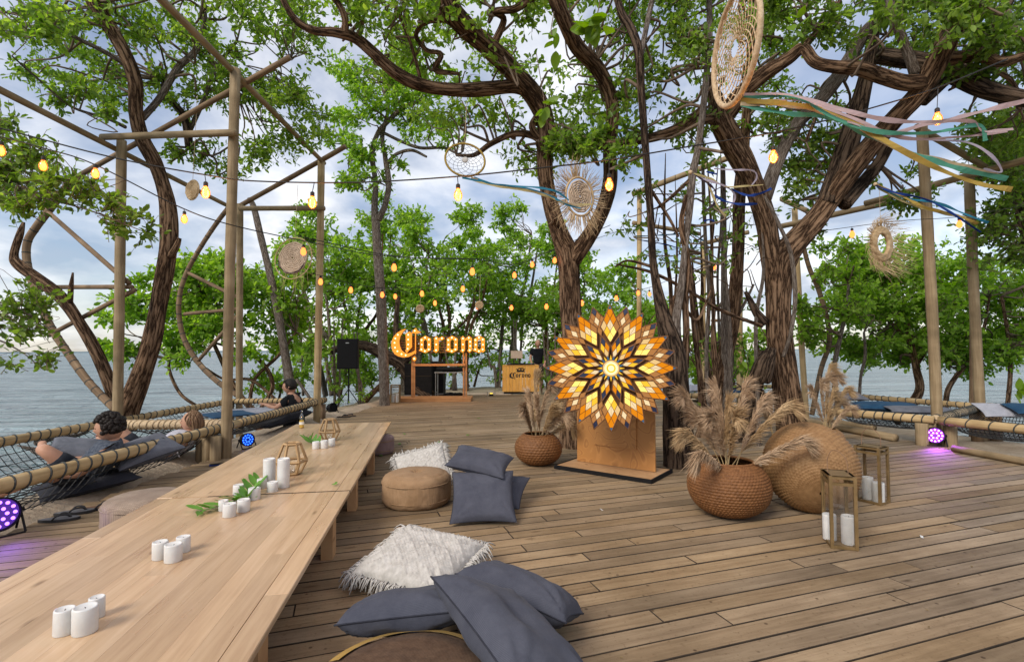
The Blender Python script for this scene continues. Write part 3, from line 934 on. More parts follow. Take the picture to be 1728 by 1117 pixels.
def bark_disp(seed, amp=0.10):
    r = np.random.default_rng(seed)
    ks = [2, 3, 5, 7, 9, 12]; ph = r.uniform(0, 7, len(ks)); w = r.uniform(-1.6, 1.6, len(ks)); sc = [1.0, .8, .6, .7, .6, .5]
    def f(th, s, rad):
        o = np.zeros((s.shape[0], th.shape[1]))
        for k, p, ww, c in zip(ks, ph, w, sc):
            wav = np.sin(k * th + p + ww * s * 2.2 + 0.9 * np.sin(s * 3.1 + p))
            o = o + c * (wav if k < 5 else (1 - 2 * np.abs(wav)) * 0.6)
        o = o + 0.5 * np.sin(s * 7 + ph[0]) * np.sin(th * 2 + ph[1])
        return 1 + amp * o / 2.2
    return f

def limb(root, name, pts, mat, sides=None, amp=0.10, per=None):
    """pts: (px, py, depth, radius px)"""
    Q = np.array([list(D(x, y, d)) + [M(r, d) * OFFAX(x, y)] for x, y, d, r in pts])
    L = np.linalg.norm(np.diff(Q[:, :3], axis=0), axis=1).sum()
    rmax = Q[:, 3].max()
    if per is None: per = max(3, int(L / max(0.035, rmax * 0.35) / max(1, len(pts) - 1)))
    P = catmull(Q, min(per, 24))
    if sides is None: sides = 40 if rmax > 0.12 else (22 if rmax > 0.05 else 9)
    mb = MB(); mb.tube(P[:, :3], np.maximum(P[:, 3], 0.003), sides, bark_disp(rnd.randint(0, 9999), amp))
    o = mb.build(name, MT[mat], root, world=True, smooth=True)
    return P

def leaves(name, root, base, dirs, nrm, ln, wd, mat, curl=0.12):
    n = len(base)
    dirs = dirs / (np.linalg.norm(dirs, axis=1)[:, None] + 1e-9)
    side = np.cross(dirs, nrm); side /= np.linalg.norm(side, axis=1)[:, None] + 1e-9
    up = np.cross(side, dirs)
    V = np.empty((n, 6, 3))
    l = ln[:, None]; w = wd[:, None]
    V[:, 0] = base
    V[:, 1] = base + dirs * l * 0.38 + side * w * 0.46 + up * w * curl
    V[:, 2] = base + dirs * l * 0.78 + side * w * 0.38 + up * w * curl
    V[:, 3] = base + dirs * l - up * l * 0.06
    V[:, 4] = base + dirs * l * 0.78 - side * w * 0.38 + up * w * curl
    V[:, 5] = base + dirs * l * 0.38 - side * w * 0.46 + up * w * curl
    f = (np.arange(n)[:, None] * 6 + np.array([0, 1, 2, 3, 0, 3, 4, 5])[None]).ravel()
    o = fast_mesh(name, V.reshape(-1, 3), f, 4, MT[mat], root)
    return tag(o, kind='stuff')

def twigs(root, A, B, r):
    n = len(A)
    d = B - A; d = d / (np.linalg.norm(d, axis=1)[:, None] + 1e-9)
    ref = np.where(np.abs(d[:, 2:3]) < 0.9, np.array([[0, 0, 1.0]]), np.array([[1.0, 0, 0]]))
    s = np.cross(d, ref); s /= np.linalg.norm(s, axis=1)[:, None] + 1e-9
    t = np.cross(d, s)
    V = np.empty((n, 6, 3))
    for k in range(3):
        w = k * 2 * math.pi / 3
        off = (math.cos(w) * s + math.sin(w) * t)
        V[:, k] = A + off * r; V[:, 3 + k] = B + off * r * 0.5
    f = (np.arange(n)[:, None] * 6 + np.array([0, 1, 4, 3, 1, 2, 5, 4, 2, 0, 3, 5])[None]).ravel()
    o = fast_mesh('twigs', V.reshape(-1, 3), f, 4, MT['twig'], root)
    return tag(o, kind='stuff')

def crown(root, blobs, seed, lsize=0.07, per=9, mat='leaf', skel=None, tw=0.003, droop=0.1, stem=0.012, tl=1.0, ratio=0.5):
    """blobs: (world centre, (rx, ry, rz), number of twigs)"""
    r = np.random.default_rng(seed)
    tA, tB, LB, LD, LN, LL = [], [], [], [], [], []
    bmb = MB()
    for c, rad, nt_ in blobs:
        c = np.array(list(c)); rad = np.array(rad)
        if skel is not None and len(skel):
            i = int(np.argmin(np.linalg.norm(skel[:, :3] - c, axis=1)))
            a = skel[i, :3]
            mid1 = a * .65 + c * .35 + r.normal(0, .12, 3); mid2 = a * .3 + c * .7 + r.normal(0, .12, 3)
            rs = min(stem * 1.8, skel[i, 3] * .6)
            P = catmull(np.array([list(a) + [rs], list(mid1) + [rs * .8], list(mid2) + [rs * .6], list(c) + [rs * .4]]), 4)
            bmb.tube(P[:, :3], P[:, 3], 5)
        v = r.normal(0, 1, (nt_, 3)); v /= np.linalg.norm(v, axis=1)[:, None]
        u = r.uniform(0.15, 1, nt_) ** 0.55
        p = c + v * rad * u[:, None]
        d = v * 0.7 + r.normal(0, .55, (nt_, 3)) + np.array([0, 0, .15 - droop]); d /= np.linalg.norm(d, axis=1)[:, None]
        L = r.uniform(.14, .34, nt_) * tl
        a0 = p - d * L[:, None] * .5; b0 = p + d * L[:, None] * .5
        tA.append(a0); tB.append(b0)
        # each twig leans back on a thin stem towards the clump's centre
        k = r.random(nt_) < .35
        tA.append((c + (p - c) * .35)[k]); tB.append(a0[k])
        for q in range(per):
            f = (q + .6) / per
            ld = d * .55 + r.normal(0, .6, (nt_, 3)) + np.array([0, 0, -droop]); 
            LB.append(a0 * (1 - f) + b0 * f); LD.append(ld)
            nn = r.normal(0, .7, (nt_, 3)) + np.array([0, 0, .8]); LN.append(nn)
            LL.append(lsize * r.uniform(.65, 1.25, nt_))
    LB = np.vstack(LB); LD = np.vstack(LD); LN = np.vstack(LN); LL = np.concatenate(LL)
    leaves('crown', root, LB, LD, LN, LL, LL * ratio, mat)
    twigs(root, np.vstack(tA), np.vstack(tB), tw)
    if bmb.n: tag(bmb.build('boughs', MT['twig'], root, world=True, smooth=True), kind='stuff')

def fill(x0, y0, x1, y1, d0, d1, n, rpx, tw, seed):
    """n clumps spread over a region of the picture at the distances the limbs have there"""
    r = random.Random(seed); out = []
    for _ in range(n):
        d = r.uniform(d0, d1); x = r.uniform(x0, x1); y = r.uniform(y0, y1)
        s = M(rpx, d) * r.uniform(.65, 1.3)
        out.append((D(x, y, d), (s * 1.25, s, s * .75), max(3, int(tw * r.uniform(.6, 1.4)))))
    return out

def tree_root(label, px, py, dep, name='tree', group=None, cat='tree'):
    p = D(px, py, dep); p.z = max(float(sand_z(p.x, p.y)), -0.3)
    return thing(name, label, cat, p, group=group)

# ---- left tree behind the first post
tl = tree_root('leaning tree with furrowed brown trunk behind the seaside timber post', 215, 700, 8.7)
S = [limb(tl, 'trunk', [(208, 725, 8.7, 25.0), (216, 690, 8.7, 22.1), (236, 640, 8.65, 18.4), (258, 570, 8.6, 16.9), (270, 500, 8.6, 16.2), (281, 440, 8.55, 15.5), (285, 390, 8.5, 16.2), (281, 335, 8.45, 14.7), (264, 280, 8.4, 14.0), (240, 235, 8.3, 14.0), (229, 190, 8.2, 13.6), (228, 140, 8.1, 14.0), (212, 95, 8, 14.7), (188, 50, 7.9, 15.5), (160, 5, 7.8, 16.2), (135, -50, 7.7, 16.2)], 'bark')]
S.append(limb(tl, 'branch', [(205, 700, 8.7, 15), (186, 650, 8.6, 13), (165, 600, 8.5, 12), (140, 555, 8.4, 12), (105, 505, 8.3, 13), (65, 472, 8.25, 13), (32, 447, 8.2, 12), (24, 430, 8.2, 8), (34, 395, 8.2, 7), (40, 375, 8.2, 3)], 'bark'))
limb(tl, 'branch', [(118, 512, 8.3, 6), (120, 485, 8.3, 5), (123, 460, 8.3, 2)], 'bark')
limb(tl, 'branch', [(288, 432, 8.5, 7), (298, 415, 8.4, 6), (303, 402, 8.4, 4)], 'bark')
S.append(limb(tl, 'branch', [(225, 118, 8.1, 6), (180, 90, 7.8, 5), (120, 60, 7.4, 4.5), (60, 30, 7, 3.5), (0, 20, 6.6, 3)], 'bark_grey'))
S.append(limb(tl, 'branch', [(212, 215, 8.2, 4), (180, 200, 7.9, 3.5), (120, 180, 7.5, 3), (60, 130, 7.1, 2.5), (20, 95, 6.8, 2)], 'bark_grey'))
S.append(limb(tl, 'branch', [(240, 200, 8.3, 7), (270, 165, 8.4, 7), (300, 115, 8.5, 7), (330, 85, 8.6, 6), (345, 40, 8.6, 5), (340, -20, 8.6, 4)], 'bark_grey'))
S.append(limb(tl, 'branch', [(320, 250, 9.2, 8), (312, 200, 9.1, 8), (285, 165, 9.1, 7), (275, 135, 9.1, 5)], 'bark_dark'))
S.append(limb(tl, 'branch', [(318, 225, 9.2, 5), (345, 165, 9.2, 4.5), (362, 120, 9.3, 4), (400, 70, 9.3, 3)], 'bark_grey'))
S.append(limb(tl, 'branch', [(345, 172, 9.2, 3), (390, 160, 9.1, 3), (440, 130, 9.0, 2.5), (490, 100, 9, 2)], 'bark_grey'))
sk = np.vstack(S)
bl = fill(0, -60, 190, 70, 7.6, 9.4, 13, 30, 18, 1) + fill(40, 60, 215, 190, 8.3, 9.6, 13, 26, 15, 2) + fill(0, 0, 100, 60, 6.2, 7.4, 7, 26, 15, 3)
bl += fill(230, -60, 540, 60, 7.6, 9.6, 26, 34, 21, 4) + fill(330, 50, 530, 170, 8.6, 9.8, 20, 34, 24, 5) + fill(430, 150, 560, 250, 9, 10.2, 12, 26, 18, 6) + fill(260, 60, 340, 190, 8.8, 10, 7, 22, 11, 7)
bl += fill(290, 240, 440, 290, 8.8, 9.8, 9, 24, 17, 8) + fill(150, -40, 330, 60, 8.4, 10, 12, 30, 18, 9) + fill(30, 140, 190, 190, 7, 7.8, 6, 20, 12, 10)
crown(tl, bl, 11, lsize=0.082, per=8, mat='leaf', skel=sk)

# ---- leafy spray hanging in at the left
ts = tree_root('low leafy tree spray reaching in from the left over the hammock', -70, 700, 6.2)
S = [limb(ts, 'trunk', [(-150, 760, 6.0, 18), (-140, 600, 5.9, 14), (-120, 450, 5.7, 11), (-90, 330, 5.5, 8), (-30, 290, 5.2, 5)], 'bark')]
S.append(limb(ts, 'branch', [(-60, 310, 5.3, 5), (0, 300, 5.0, 3), (60, 330, 4.8, 2.2), (150, 355, 4.7, 1.6), (240, 390, 4.7, 1)], 'bark_grey'))
S.append(limb(ts, 'branch', [(-120, 470, 5.7, 6), (-40, 500, 5.2, 3), (30, 520, 5, 2), (90, 560, 4.9, 1)], 'bark_grey'))
S.append(limb(ts, 'branch', [(-120, 560, 5.7, 5), (-20, 570, 5.2, 2.5), (30, 590, 5, 1.6), (75, 625, 4.9, 1)], 'bark_grey'))
sk = np.vstack(S)
bl = fill(-40, 210, 50, 330, 4.8, 5.4, 11, 30, 14, 21) + fill(0, 300, 150, 350, 4.6, 5.0, 10, 22, 13, 22) + fill(130, 340, 250, 400, 4.6, 4.9, 6, 15, 7, 23)
bl += fill(-20, 500, 70, 560, 4.8, 5.2, 7, 20, 9, 24) + fill(10, 545, 85, 620, 4.8, 5, 5, 14, 5, 25) + fill(60, 260, 110, 300, 4.8, 5, 2, 14, 4, 26)
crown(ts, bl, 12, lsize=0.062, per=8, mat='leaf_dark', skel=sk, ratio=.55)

# ---- middle tree: Y-shaped trunk on the deck
tm = tree_root('forked tree growing through the deck behind the glowing star', 965, 752, 8.1)
S = [limb(tm, 'trunk', [(968, 765, 8.1, 27), (967, 735, 8.1, 24), (966, 690, 8.1, 20), (966, 620, 8.1, 18), (964, 540, 8.1, 17.5), (961, 470, 8.1, 18), (957, 430, 8.1, 20), (944, 395, 8.05, 16), (930, 350, 8, 14.5), (921, 300, 8, 13.5), (920, 250, 8, 14), (920, 205, 7.95, 16), (902, 165, 7.8, 18), (868, 125, 7.5, 18), (830, 85, 7.2, 18), (790, 50, 6.9, 18), (760, 15, 6.6, 19), (742, -40, 6.4, 19)], 'bark')]
S.append(limb(tm, 'branch', [(964, 438, 8.1, 18), (985, 412, 8.05, 15), (1005, 380, 8, 13.5), (1022, 340, 8, 13), (1030, 300, 7.95, 13), (1029, 250, 7.9, 12), (1034, 200, 7.8, 11), (1030, 160, 7.7, 11.5), (1008, 115, 7.5, 13), (975, 80, 7.2, 13), (955, 40, 6.9, 13), (938, 0, 6.7, 13), (930, -40, 6.6, 13)], 'bark'))
S.append(limb(tm, 'branch', [(905, 160, 7.8, 13), (870, 146, 7.6, 13), (820, 150, 7.4, 13), (770, 152, 7.2, 12), (715, 145, 7, 12), (670, 125, 6.8, 12), (630, 90, 6.6, 11), (600, 65, 6.5, 10.5), (565, 55, 6.3, 9), (530, 52, 6.2, 8), (500, 35, 6.1, 7), (478, 0, 6, 6), (470, -30, 6, 6)], 'bark'))
S.append(limb(tm, 'branch', [(580, 62, 6.4, 8), (583, 35, 6.3, 6.5), (570, 5, 6.2, 6), (545, -20, 6.1, 5)], 'bark'))
S.append(limb(tm, 'branch', [(918, 205, 7.95, 12), (945, 228, 7.9, 10), (985, 243, 7.85, 10), (1030, 244, 7.8, 9), (1060, 240, 7.7, 9), (1110, 230, 7.6, 9), (1150, 215, 7.5, 10), (1185, 190, 7.4, 11)], 'bark'))
S.append(limb(tm, 'branch', [(925, 262, 8, 6), (905, 232, 8, 7), (868, 226, 8, 6), (830, 242, 8, 5), (800, 262, 8, 4), (770, 262, 8, 3)], 'bark'))
S.append(limb(tm, 'branch', [(912, 236, 8, 6), (898, 215, 7.9, 6.5), (905, 198, 7.9, 6)], 'bark'))
S.append(limb(tm, 'branch', [(709, 132, 7, 3.5), (695, 80, 6.9, 3.3), (672, 20, 6.8, 3), (660, -20, 6.7, 2.6)], 'bark'))
S.append(limb(tm, 'branch', [(830, 82, 7.2, 7), (850, 35, 7, 6), (835, 20, 6.9, 6), (870, 15, 6.8, 7), (905, -10, 6.7, 7)], 'bark'))
S.append(limb(tm, 'branch', [(775, 125, 7.2, 3), (735, 118, 7.1, 6), (745, 92, 7.0, 4.5), (720, 85, 7, 4), (702, 60, 6.9, 4), (720, 38, 6.8, 4.5), (755, 35, 6.8, 4)], 'bark'))
limb(tm, 'branch', [(928, 380, 8, 4), (936, 372, 7.8, 4), (932, 364, 7.75, 3)], 'bark')
sk = np.vstack(S)
bl = fill(560, -60, 760, 60, 6.2, 7.4, 15, 30, 12, 31) + fill(640, 40, 880, 140, 7, 8.6, 17, 30, 12, 32) + fill(760, -60, 960, 60, 6.4, 7.8, 15, 30, 13, 33)
bl += fill(800, 150, 940, 290, 7.8, 9, 10, 28, 11, 34) + fill(930, 30, 1060, 230, 7.8, 9.4, 18, 28, 13, 35) + fill(930, 210, 1060, 260, 7.2, 7.8, 9, 18, 20, 36) + fill(960, -60, 1120, 30, 6.8, 8, 10, 28, 16, 37)
bl += fill(700, 160, 830, 220, 8, 9, 6, 26, 9, 38)
crown(tm, bl, 13, lsize=0.084, per=8, mat='leaf', skel=sk)

# large sea-grape leaves hanging in front of the middle tree
def sprig(label, pts, seed, ls, name='leafy_sprig', n=9):
    r = np.random.default_rng(seed)
    P = np.array([list(D(*p)) for p in pts])
    root = thing(name, label, 'leaves', Vector(P[0]), group='leafy sprigs hanging from the limbs')
    mb = MB(); mb.tube(catmull(P, 5), .004, 5); mb.build('stem', MT['twig'], root, world=True)
    B = P[-1] + r.normal(0, .035, (n, 3))
    Dr = r.normal(0, 1, (n, 3)) + np.array([0, -.3, -.5]); Nr = r.normal(0, .5, (n, 3)) + np.array([0, -1, .6])
    for i in range(n):
        l = ls * r.uniform(.6, 1.2); d = Dr[i] / np.linalg.norm(Dr[i]); s = np.cross(d, Nr[i]); s /= np.linalg.norm(s); u = np.cross(s, d)
        V = [B[i]]; Fq = []
        tt = [.12, .3, .5, .7, .88]; ww = [.25, .42, .46, .36, .18]
        for t, w in zip(tt, ww): V += [B[i] + d * l * t + s * l * w * .62 + u * l * .05, B[i] + d * l * t - u * l * .02, B[i] + d * l * t - s * l * w * .62 + u * l * .05]
        V.append(B[i] + d * l)
        Fq += [(0, 1, 2), (0, 2, 3)]
        for k in range(4):
            a = 1 + 3 * k; Fq += [(a, a + 3, a + 4, a + 1), (a + 1, a + 4, a + 5, a + 2)]
        Fq += [(13, 16, 14), (14, 16, 15)]
        m2 = MB(); m2.add(V, Fq); m2.build('leaf', MT['leaf_big'], root, world=True, smooth=True)
sprig('sprig of large glossy leaves hanging beside the upper right fork of the middle tree', [(1000, -40, 4), (1012, 0, 4), (1003, 42, 4)], 3, .17, n=12)
sprig('sprig of pale large leaves against the upright limb above the small hoop', [(905, 90, 6), (915, 150, 6), (920, 185, 6)], 4, .16, n=8)
sprig('few large leaves hanging between the two limbs of the forked tree', [(935, 20, 5), (930, 50, 5), (932, 62, 5)], 6, .14, n=6)

# ---- dark gnarled tree behind the star, with slender pale stems rising from it
td = tree_root('dark gnarled tree stump with slender upright stems beside the glowing star', 1148, 785, 6.7)
S = [limb(td, 'trunk', [(1150, 800, 6.7, 31.0), (1148, 770, 6.7, 27.5), (1143, 720, 6.7, 24.9), (1140, 660, 6.7, 23.2), (1138, 610, 6.7, 21.5), (1132, 575, 6.7, 18.9), (1120, 535, 6.7, 12.9), (1110, 490, 6.7, 8.6), (1102, 440, 6.7, 6.9), (1098, 370, 6.7, 6.5), (1093, 300, 6.65, 6.5), (1088, 230, 6.6, 6.9), (1082, 150, 6.5, 6.9), (1078, 90, 6.4, 7.7), (1065, 50, 6.4, 7.7), (1048, 20, 6.4, 6.9), (1035, -30, 6.4, 6.0)], 'bark_dark')]
S.append(limb(td, 'branch', [(1080, 100, 6.4, 6), (1090, 50, 6.4, 5), (1100, 0, 6.4, 5), (1104, -30, 6.4, 4)], 'bark_grey'))
S.append(limb(td, 'branch', [(1138, 590, 6.7, 14), (1140, 540, 6.7, 9), (1150, 480, 6.75, 7), (1155, 430, 6.8, 6), (1163, 360, 6.8, 6.5), (1168, 300, 6.8, 7), (1178, 250, 6.8, 6), (1190, 150, 6.8, 6), (1197, 60, 6.8, 6), (1196, -20, 6.8, 5)], 'bark_grey'))
S.append(limb(td, 'branch', [(1155, 620, 6.75, 8), (1158, 560, 6.8, 6), (1156, 500, 6.8, 6), (1160, 440, 6.8, 5.5), (1150, 380, 6.8, 5), (1158, 330, 6.8, 4)], 'bark'))
S.append(limb(td, 'branch', [(1190, 700, 7.4, 6), (1182, 640, 7.3, 5.5), (1172, 560, 7.2, 5), (1166, 480, 7.2, 5), (1158, 420, 7.2, 5), (1152, 390, 7.2, 6)], 'bark'))
S.append(limb(td, 'branch', [(1196, 700, 8.4, 4), (1192, 600, 8.4, 3.5), (1196, 500, 8.4, 3.5), (1190, 400, 8.4, 3.5), (1186, 280, 8.3, 3)], 'bark_grey'))
for pts in ([(1130, 560, 6.7, 6), (1140, 500, 6.75, 4), (1175, 540, 6.9, 2.5), (1200, 490, 7, 2)], [(1100, 450, 6.7, 3), (1060, 440, 6.7, 2), (1038, 450, 6.7, 1.5)], [(1040, 446, 6.8, 1.5), (1100, 460, 6.8, 3), (1160, 490, 6.9, 3.2), (1220, 525, 7.2, 3.2), (1285, 550, 7.7, 4)], [(1168, 300, 6.8, 4), (1130, 335, 6.8, 3), (1110, 350, 6.8, 2)], [(1098, 320, 6.7, 3), (1130, 370, 6.8, 2.6), (1145, 400, 6.8, 2)]):
    S.append(limb(td, 'branch', pts, 'bark'))
sk = np.vstack(S)
bl = fill(1060, -60, 1200, 120, 6.4, 7.8, 17, 30, 15, 41) + fill(1050, 120, 1190, 290, 6.8, 8.4, 16, 28, 12, 42) + fill(1090, 330, 1250, 460, 7, 8.6, 7, 20, 6, 43) + fill(1045, 280, 1100, 400, 7, 8, 4, 16, 6, 44)
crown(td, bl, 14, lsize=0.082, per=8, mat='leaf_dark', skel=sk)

# slender stems and bare twigs crowding round the dark tree
sr_ = random.Random(17)
ck = tree_root('tangle of slim bare stems and twigs rising between dark tree and big tree', 1180, 735, 8.6, 'stem_thicket')
SK = []
for k in range(11):
    x0 = sr_.uniform(1122, 1288); dp = sr_.uniform(7.6, 10); lean = sr_.uniform(-26, 26); r0 = sr_.uniform(2.0, 4.4)
    yt = sr_.uniform(150, 440); yb = 592 + 1300 / dp
    pts = [(x0, yb + 4, dp, r0), (x0 + lean * .2 + sr_.uniform(-5, 5), yb - 70, dp, r0 * .95), (x0 + lean * .5 + sr_.uniform(-7, 7), (yb + yt) / 2, dp, r0 * .85), (x0 + lean * .75 + sr_.uniform(-7, 7), (yb + 2.4 * yt) / 3.4, dp, r0 * .7), (x0 + lean, yt, dp, r0 * .18)]
    SK.append(limb(ck, 'stem', pts, 'bark' if k % 3 else 'bark_grey', sides=9))
for k in range(34):
    x0 = sr_.uniform(1085, 1300); y0_ = sr_.uniform(330, 640); dp = sr_.uniform(7, 9.6); a_ = sr_.uniform(-1, 1)
    L_ = sr_.uniform(25, 70)
    limb(ck, 'twig', [(x0, y0_, dp, 1.3), (x0 + a_ * L_ * .5, y0_ - L_ * .35 + sr_.uniform(-8, 8), dp, 1.0), (x0 + a_ * L_, y0_ - L_ * .6 + sr_.uniform(-14, 14), dp, .6)], 'bark', sides=5)
crown(ck, fill(1090, 300, 1290, 470, 7.6, 10, 12, 17, 6, 501) + fill(1160, 560, 1290, 680, 9, 11, 8, 14, 7, 502), 503, lsize=.075, per=6, mat='leaf', skel=np.vstack(SK))

# ---- slender clump behind the basket, with the split stump
tc = tree_root('slender double trunk with ribbed bark between stump and dark tree', 1208, 740, 9.0)
S = [limb(tc, 'trunk', [(1195, 742, 9, 24), (1200, 710, 9, 20), (1212, 660, 9, 17), (1224, 600, 9, 14), (1236, 540, 9, 13), (1243, 470, 9, 12), (1246, 400, 9, 11), (1248, 330, 9, 11), (1256, 250, 8.9, 10), (1262, 150, 8.7, 8), (1268, 60, 8.6, 7), (1270, -20, 8.6, 6)], 'bark')]
S.append(limb(tc, 'branch', [(1220, 735, 8.9, 15), (1225, 680, 8.9, 12), (1226, 620, 8.9, 9), (1222, 540, 8.9, 6), (1222, 450, 8.9, 5.5), (1221, 370, 8.9, 5), (1220, 280, 8.8, 4)], 'bark_grey'))
S.append(limb(tc, 'branch', [(1228, 560, 9, 4), (1252, 520, 9, 3), (1272, 480, 9, 2)], 'bark_grey'))
sk = np.vstack(S)
bl = fill(1150, -50, 1330, 110, 8, 9.4, 15, 30, 16, 51) + fill(1180, 480, 1275, 650, 9.2, 10.5, 9, 20, 9, 52) + fill(1230, 90, 1330, 240, 8.4, 9.6, 9, 26, 13, 53)
crown(tc, bl, 15, lsize=0.08, per=8, mat='leaf', skel=sk)
sp = tree_root('short split leaning stump beside the big forked tree', 1255, 735, 8.6, 'tree_stump', cat='stump')
limb(sp, 'trunk', [(1252, 745, 8.6, 24), (1258, 715, 8.6, 20), (1268, 670, 8.55, 17), (1280, 625, 8.5, 14), (1288, 598, 8.5, 8), (1290, 592, 8.5, 4)], 'bark_dark', amp=.2)

# ---- the big right tree
tr = tree_root('massive forked tree with twisted brown limbs behind the wicker baskets', 1340, 745, 8.2)
S = [limb(tr, 'trunk', [(1340, 765, 8.2, 30.6), (1336, 725, 8.2, 27.0), (1328, 670, 8.2, 24.0), (1320, 610, 8.2, 22.6), (1314, 560, 8.2, 21.9), (1313, 510, 8.2, 21.9), (1314, 465, 8.2, 24.8), (1320, 435, 8.2, 26.3), (1345, 405, 8.15, 21.2), (1375, 372, 8.1, 19.7), (1405, 330, 8, 19.0), (1438, 285, 7.8, 20.4), (1478, 235, 7.6, 19.7), (1515, 195, 7.3, 19.0), (1548, 160, 7.1, 19.7), (1575, 115, 6.9, 21.9), (1600, 65, 6.6, 21.9), (1630, 10, 6.3, 21.9), (1655, -45, 6.1, 21.9)], 'bark')]
S.append(limb(tr, 'branch', [(1314, 520, 8.25, 12.7), (1308, 470, 8.2, 19.0), (1300, 420, 8.2, 19.8), (1292, 370, 8.15, 19.0), (1276, 320, 8.1, 19.0), (1255, 275, 8, 20.6), (1232, 235, 7.9, 21.3), (1214, 200, 7.8, 20.6), (1208, 170, 7.7, 15.8), (1196, 135, 7.6, 6.3), (1190, 105, 7.6, 2.4)], 'bark'))
S.append(limb(tr, 'branch', [(1222, 195, 7.8, 18), (1255, 155, 7.6, 16), (1290, 125, 7.4, 14), (1330, 100, 7.2, 12), (1355, 82, 7.1, 11), (1376, 105, 7, 11), (1410, 113, 6.9, 12), (1450, 116, 6.9, 14), (1490, 130, 7, 15), (1525, 140, 7, 16), (1556, 140, 7, 18)], 'bark'))
S.append(limb(tr, 'branch', [(1205, 195, 7.8, 14), (1175, 205, 7.6, 11), (1130, 225, 7.6, 8)], 'bark'))
S.append(limb(tr, 'branch', [(1395, 345, 8.05, 20.4), (1415, 290, 8, 20.4), (1432, 240, 7.95, 20.4), (1448, 185, 7.9, 18.7), (1462, 130, 7.8, 15.3), (1472, 80, 7.7, 11.0), (1478, 40, 7.7, 7.6), (1482, -20, 7.7, 6.0)], 'bark_dark'))
S.append(limb(tr, 'branch', [(1290, 335, 8.15, 14), (1305, 290, 8.1, 13), (1322, 250, 8.1, 12), (1345, 210, 8.1, 12), (1370, 185, 8.1, 12), (1400, 150, 8.1, 13), (1430, 105, 8.1, 14), (1460, 55, 8.0, 13), (1490, 25, 7.9, 12), (1520, -20, 7.8, 10)], 'bark_grey'))
S.append(limb(tr, 'branch', [(1545, 125, 7, 12), (1530, 85, 6.9, 10), (1518, 55, 6.8, 10), (1505, 20, 6.7, 9), (1495, -25, 6.6, 8)], 'bark_grey'))
S.append(limb(tr, 'branch', [(1480, 95, 7.6, 16), (1520, 100, 7.6, 18), (1560, 105, 7.5, 18), (1610, 125, 7.3, 22), (1660, 150, 7.1, 22), (1720, 165, 6.9, 20), (1790, 175, 6.8, 18)], 'bark_dark'))
S.append(limb(tr, 'branch', [(1600, 100, 7, 16), (1650, 95, 6.9, 13), (1690, 105, 6.8, 12), (1730, 95, 6.7, 11), (1790, 80, 6.6, 10)], 'bark'))
S.append(limb(tr, 'branch', [(1560, 170, 7.2, 12), (1600, 130, 7.4, 12), (1645, 75, 7.6, 13), (1690, 20, 7.7, 13), (1720, -30, 7.8, 13)], 'bark_dark'))
S.append(limb(tr, 'branch', [(1425, 345, 8, 15), (1455, 310, 8.1, 13), (1480, 280, 8.1, 12), (1500, 245, 8, 11)], 'bark_dark'))
S.append(limb(tr, 'branch', [(1290, 545, 8.15, 10), (1275, 525, 8.1, 7), (1265, 505, 8.1, 5), (1258, 492, 8.1, 3)], 'bark_dark'))
S.append(limb(tr, 'branch', [(1322, 602, 7.95, 3.5), (1335, 560, 7.8, 3.8), (1342, 500, 7.75, 4), (1335, 430, 7.75, 4), (1315, 380, 7.7, 3.6), (1290, 330, 7.7, 3)], 'bark_grey'))
S.append(limb(tr, 'branch', [(1355, 80, 7.1, 6), (1378, 55, 7.1, 6), (1400, 30, 7.1, 5), (1418, 0, 7.1, 4), (1430, -25, 7.1, 4)], 'bark'))
S.append(limb(tr, 'branch', [(1340, 210, 8.1, 4), (1375, 195, 8, 4), (1360, 240, 8, 3)], 'bark'))
S.append(limb(tr, 'branch', [(1635, 115, 7.1, 8), (1690, 125, 7.2, 6), (1715, 150, 7.2, 5), (1722, 185, 7.2, 4)], 'bark'))
limb(tr, 'branch', [(1285, 640, 7.95, 16), (1292, 615, 7.85, 16), (1302, 590, 7.9, 10)], 'bark_dark', amp=.3)
sk = np.vstack(S)
bl = fill(1290, -60, 1480, 60, 6.6, 8.4, 20, 28, 15, 61) + fill(1480, -60, 1800, 60, 5.8, 8.4, 34, 30, 18, 62) + fill(1600, 30, 1800, 130, 6.4, 8.4, 18, 28, 16, 63)
bl += fill(1290, 150, 1440, 240, 8, 9.4, 12, 24, 13, 64) + fill(1330, 230, 1400, 330, 8.2, 9.4, 11, 24, 14, 65) + fill(1420, 60, 1560, 120, 8, 9, 8, 22, 12, 66) + fill(1470, 280, 1560, 345, 8.4, 9.4, 6, 20, 10, 67) + fill(1600, 190, 1760, 270, 7.8, 9, 13, 26, 16, 68) + fill(1340, 330, 1380, 400, 8.2, 9, 3, 16, 8, 69)
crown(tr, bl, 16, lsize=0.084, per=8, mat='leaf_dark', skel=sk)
sprig('small sprig of large leaves hanging above the big dreamcatcher ribbons', [(1330, -20, 5), (1345, 20, 5), (1340, 40, 5)], 8, .15, n=8)
sprig('large green leaves on a low shoot beside the split stump', [(1262, 600, 7.9), (1258, 620, 7.8), (1253, 615, 7.7)], 9, .12, n=7)
sprig('broad pale green leaves poking in beyond the padded hammock rail', [(1740, 720, 7.6), (1725, 660, 7.6), (1718, 655, 7.6)], 10, .2, n=8)

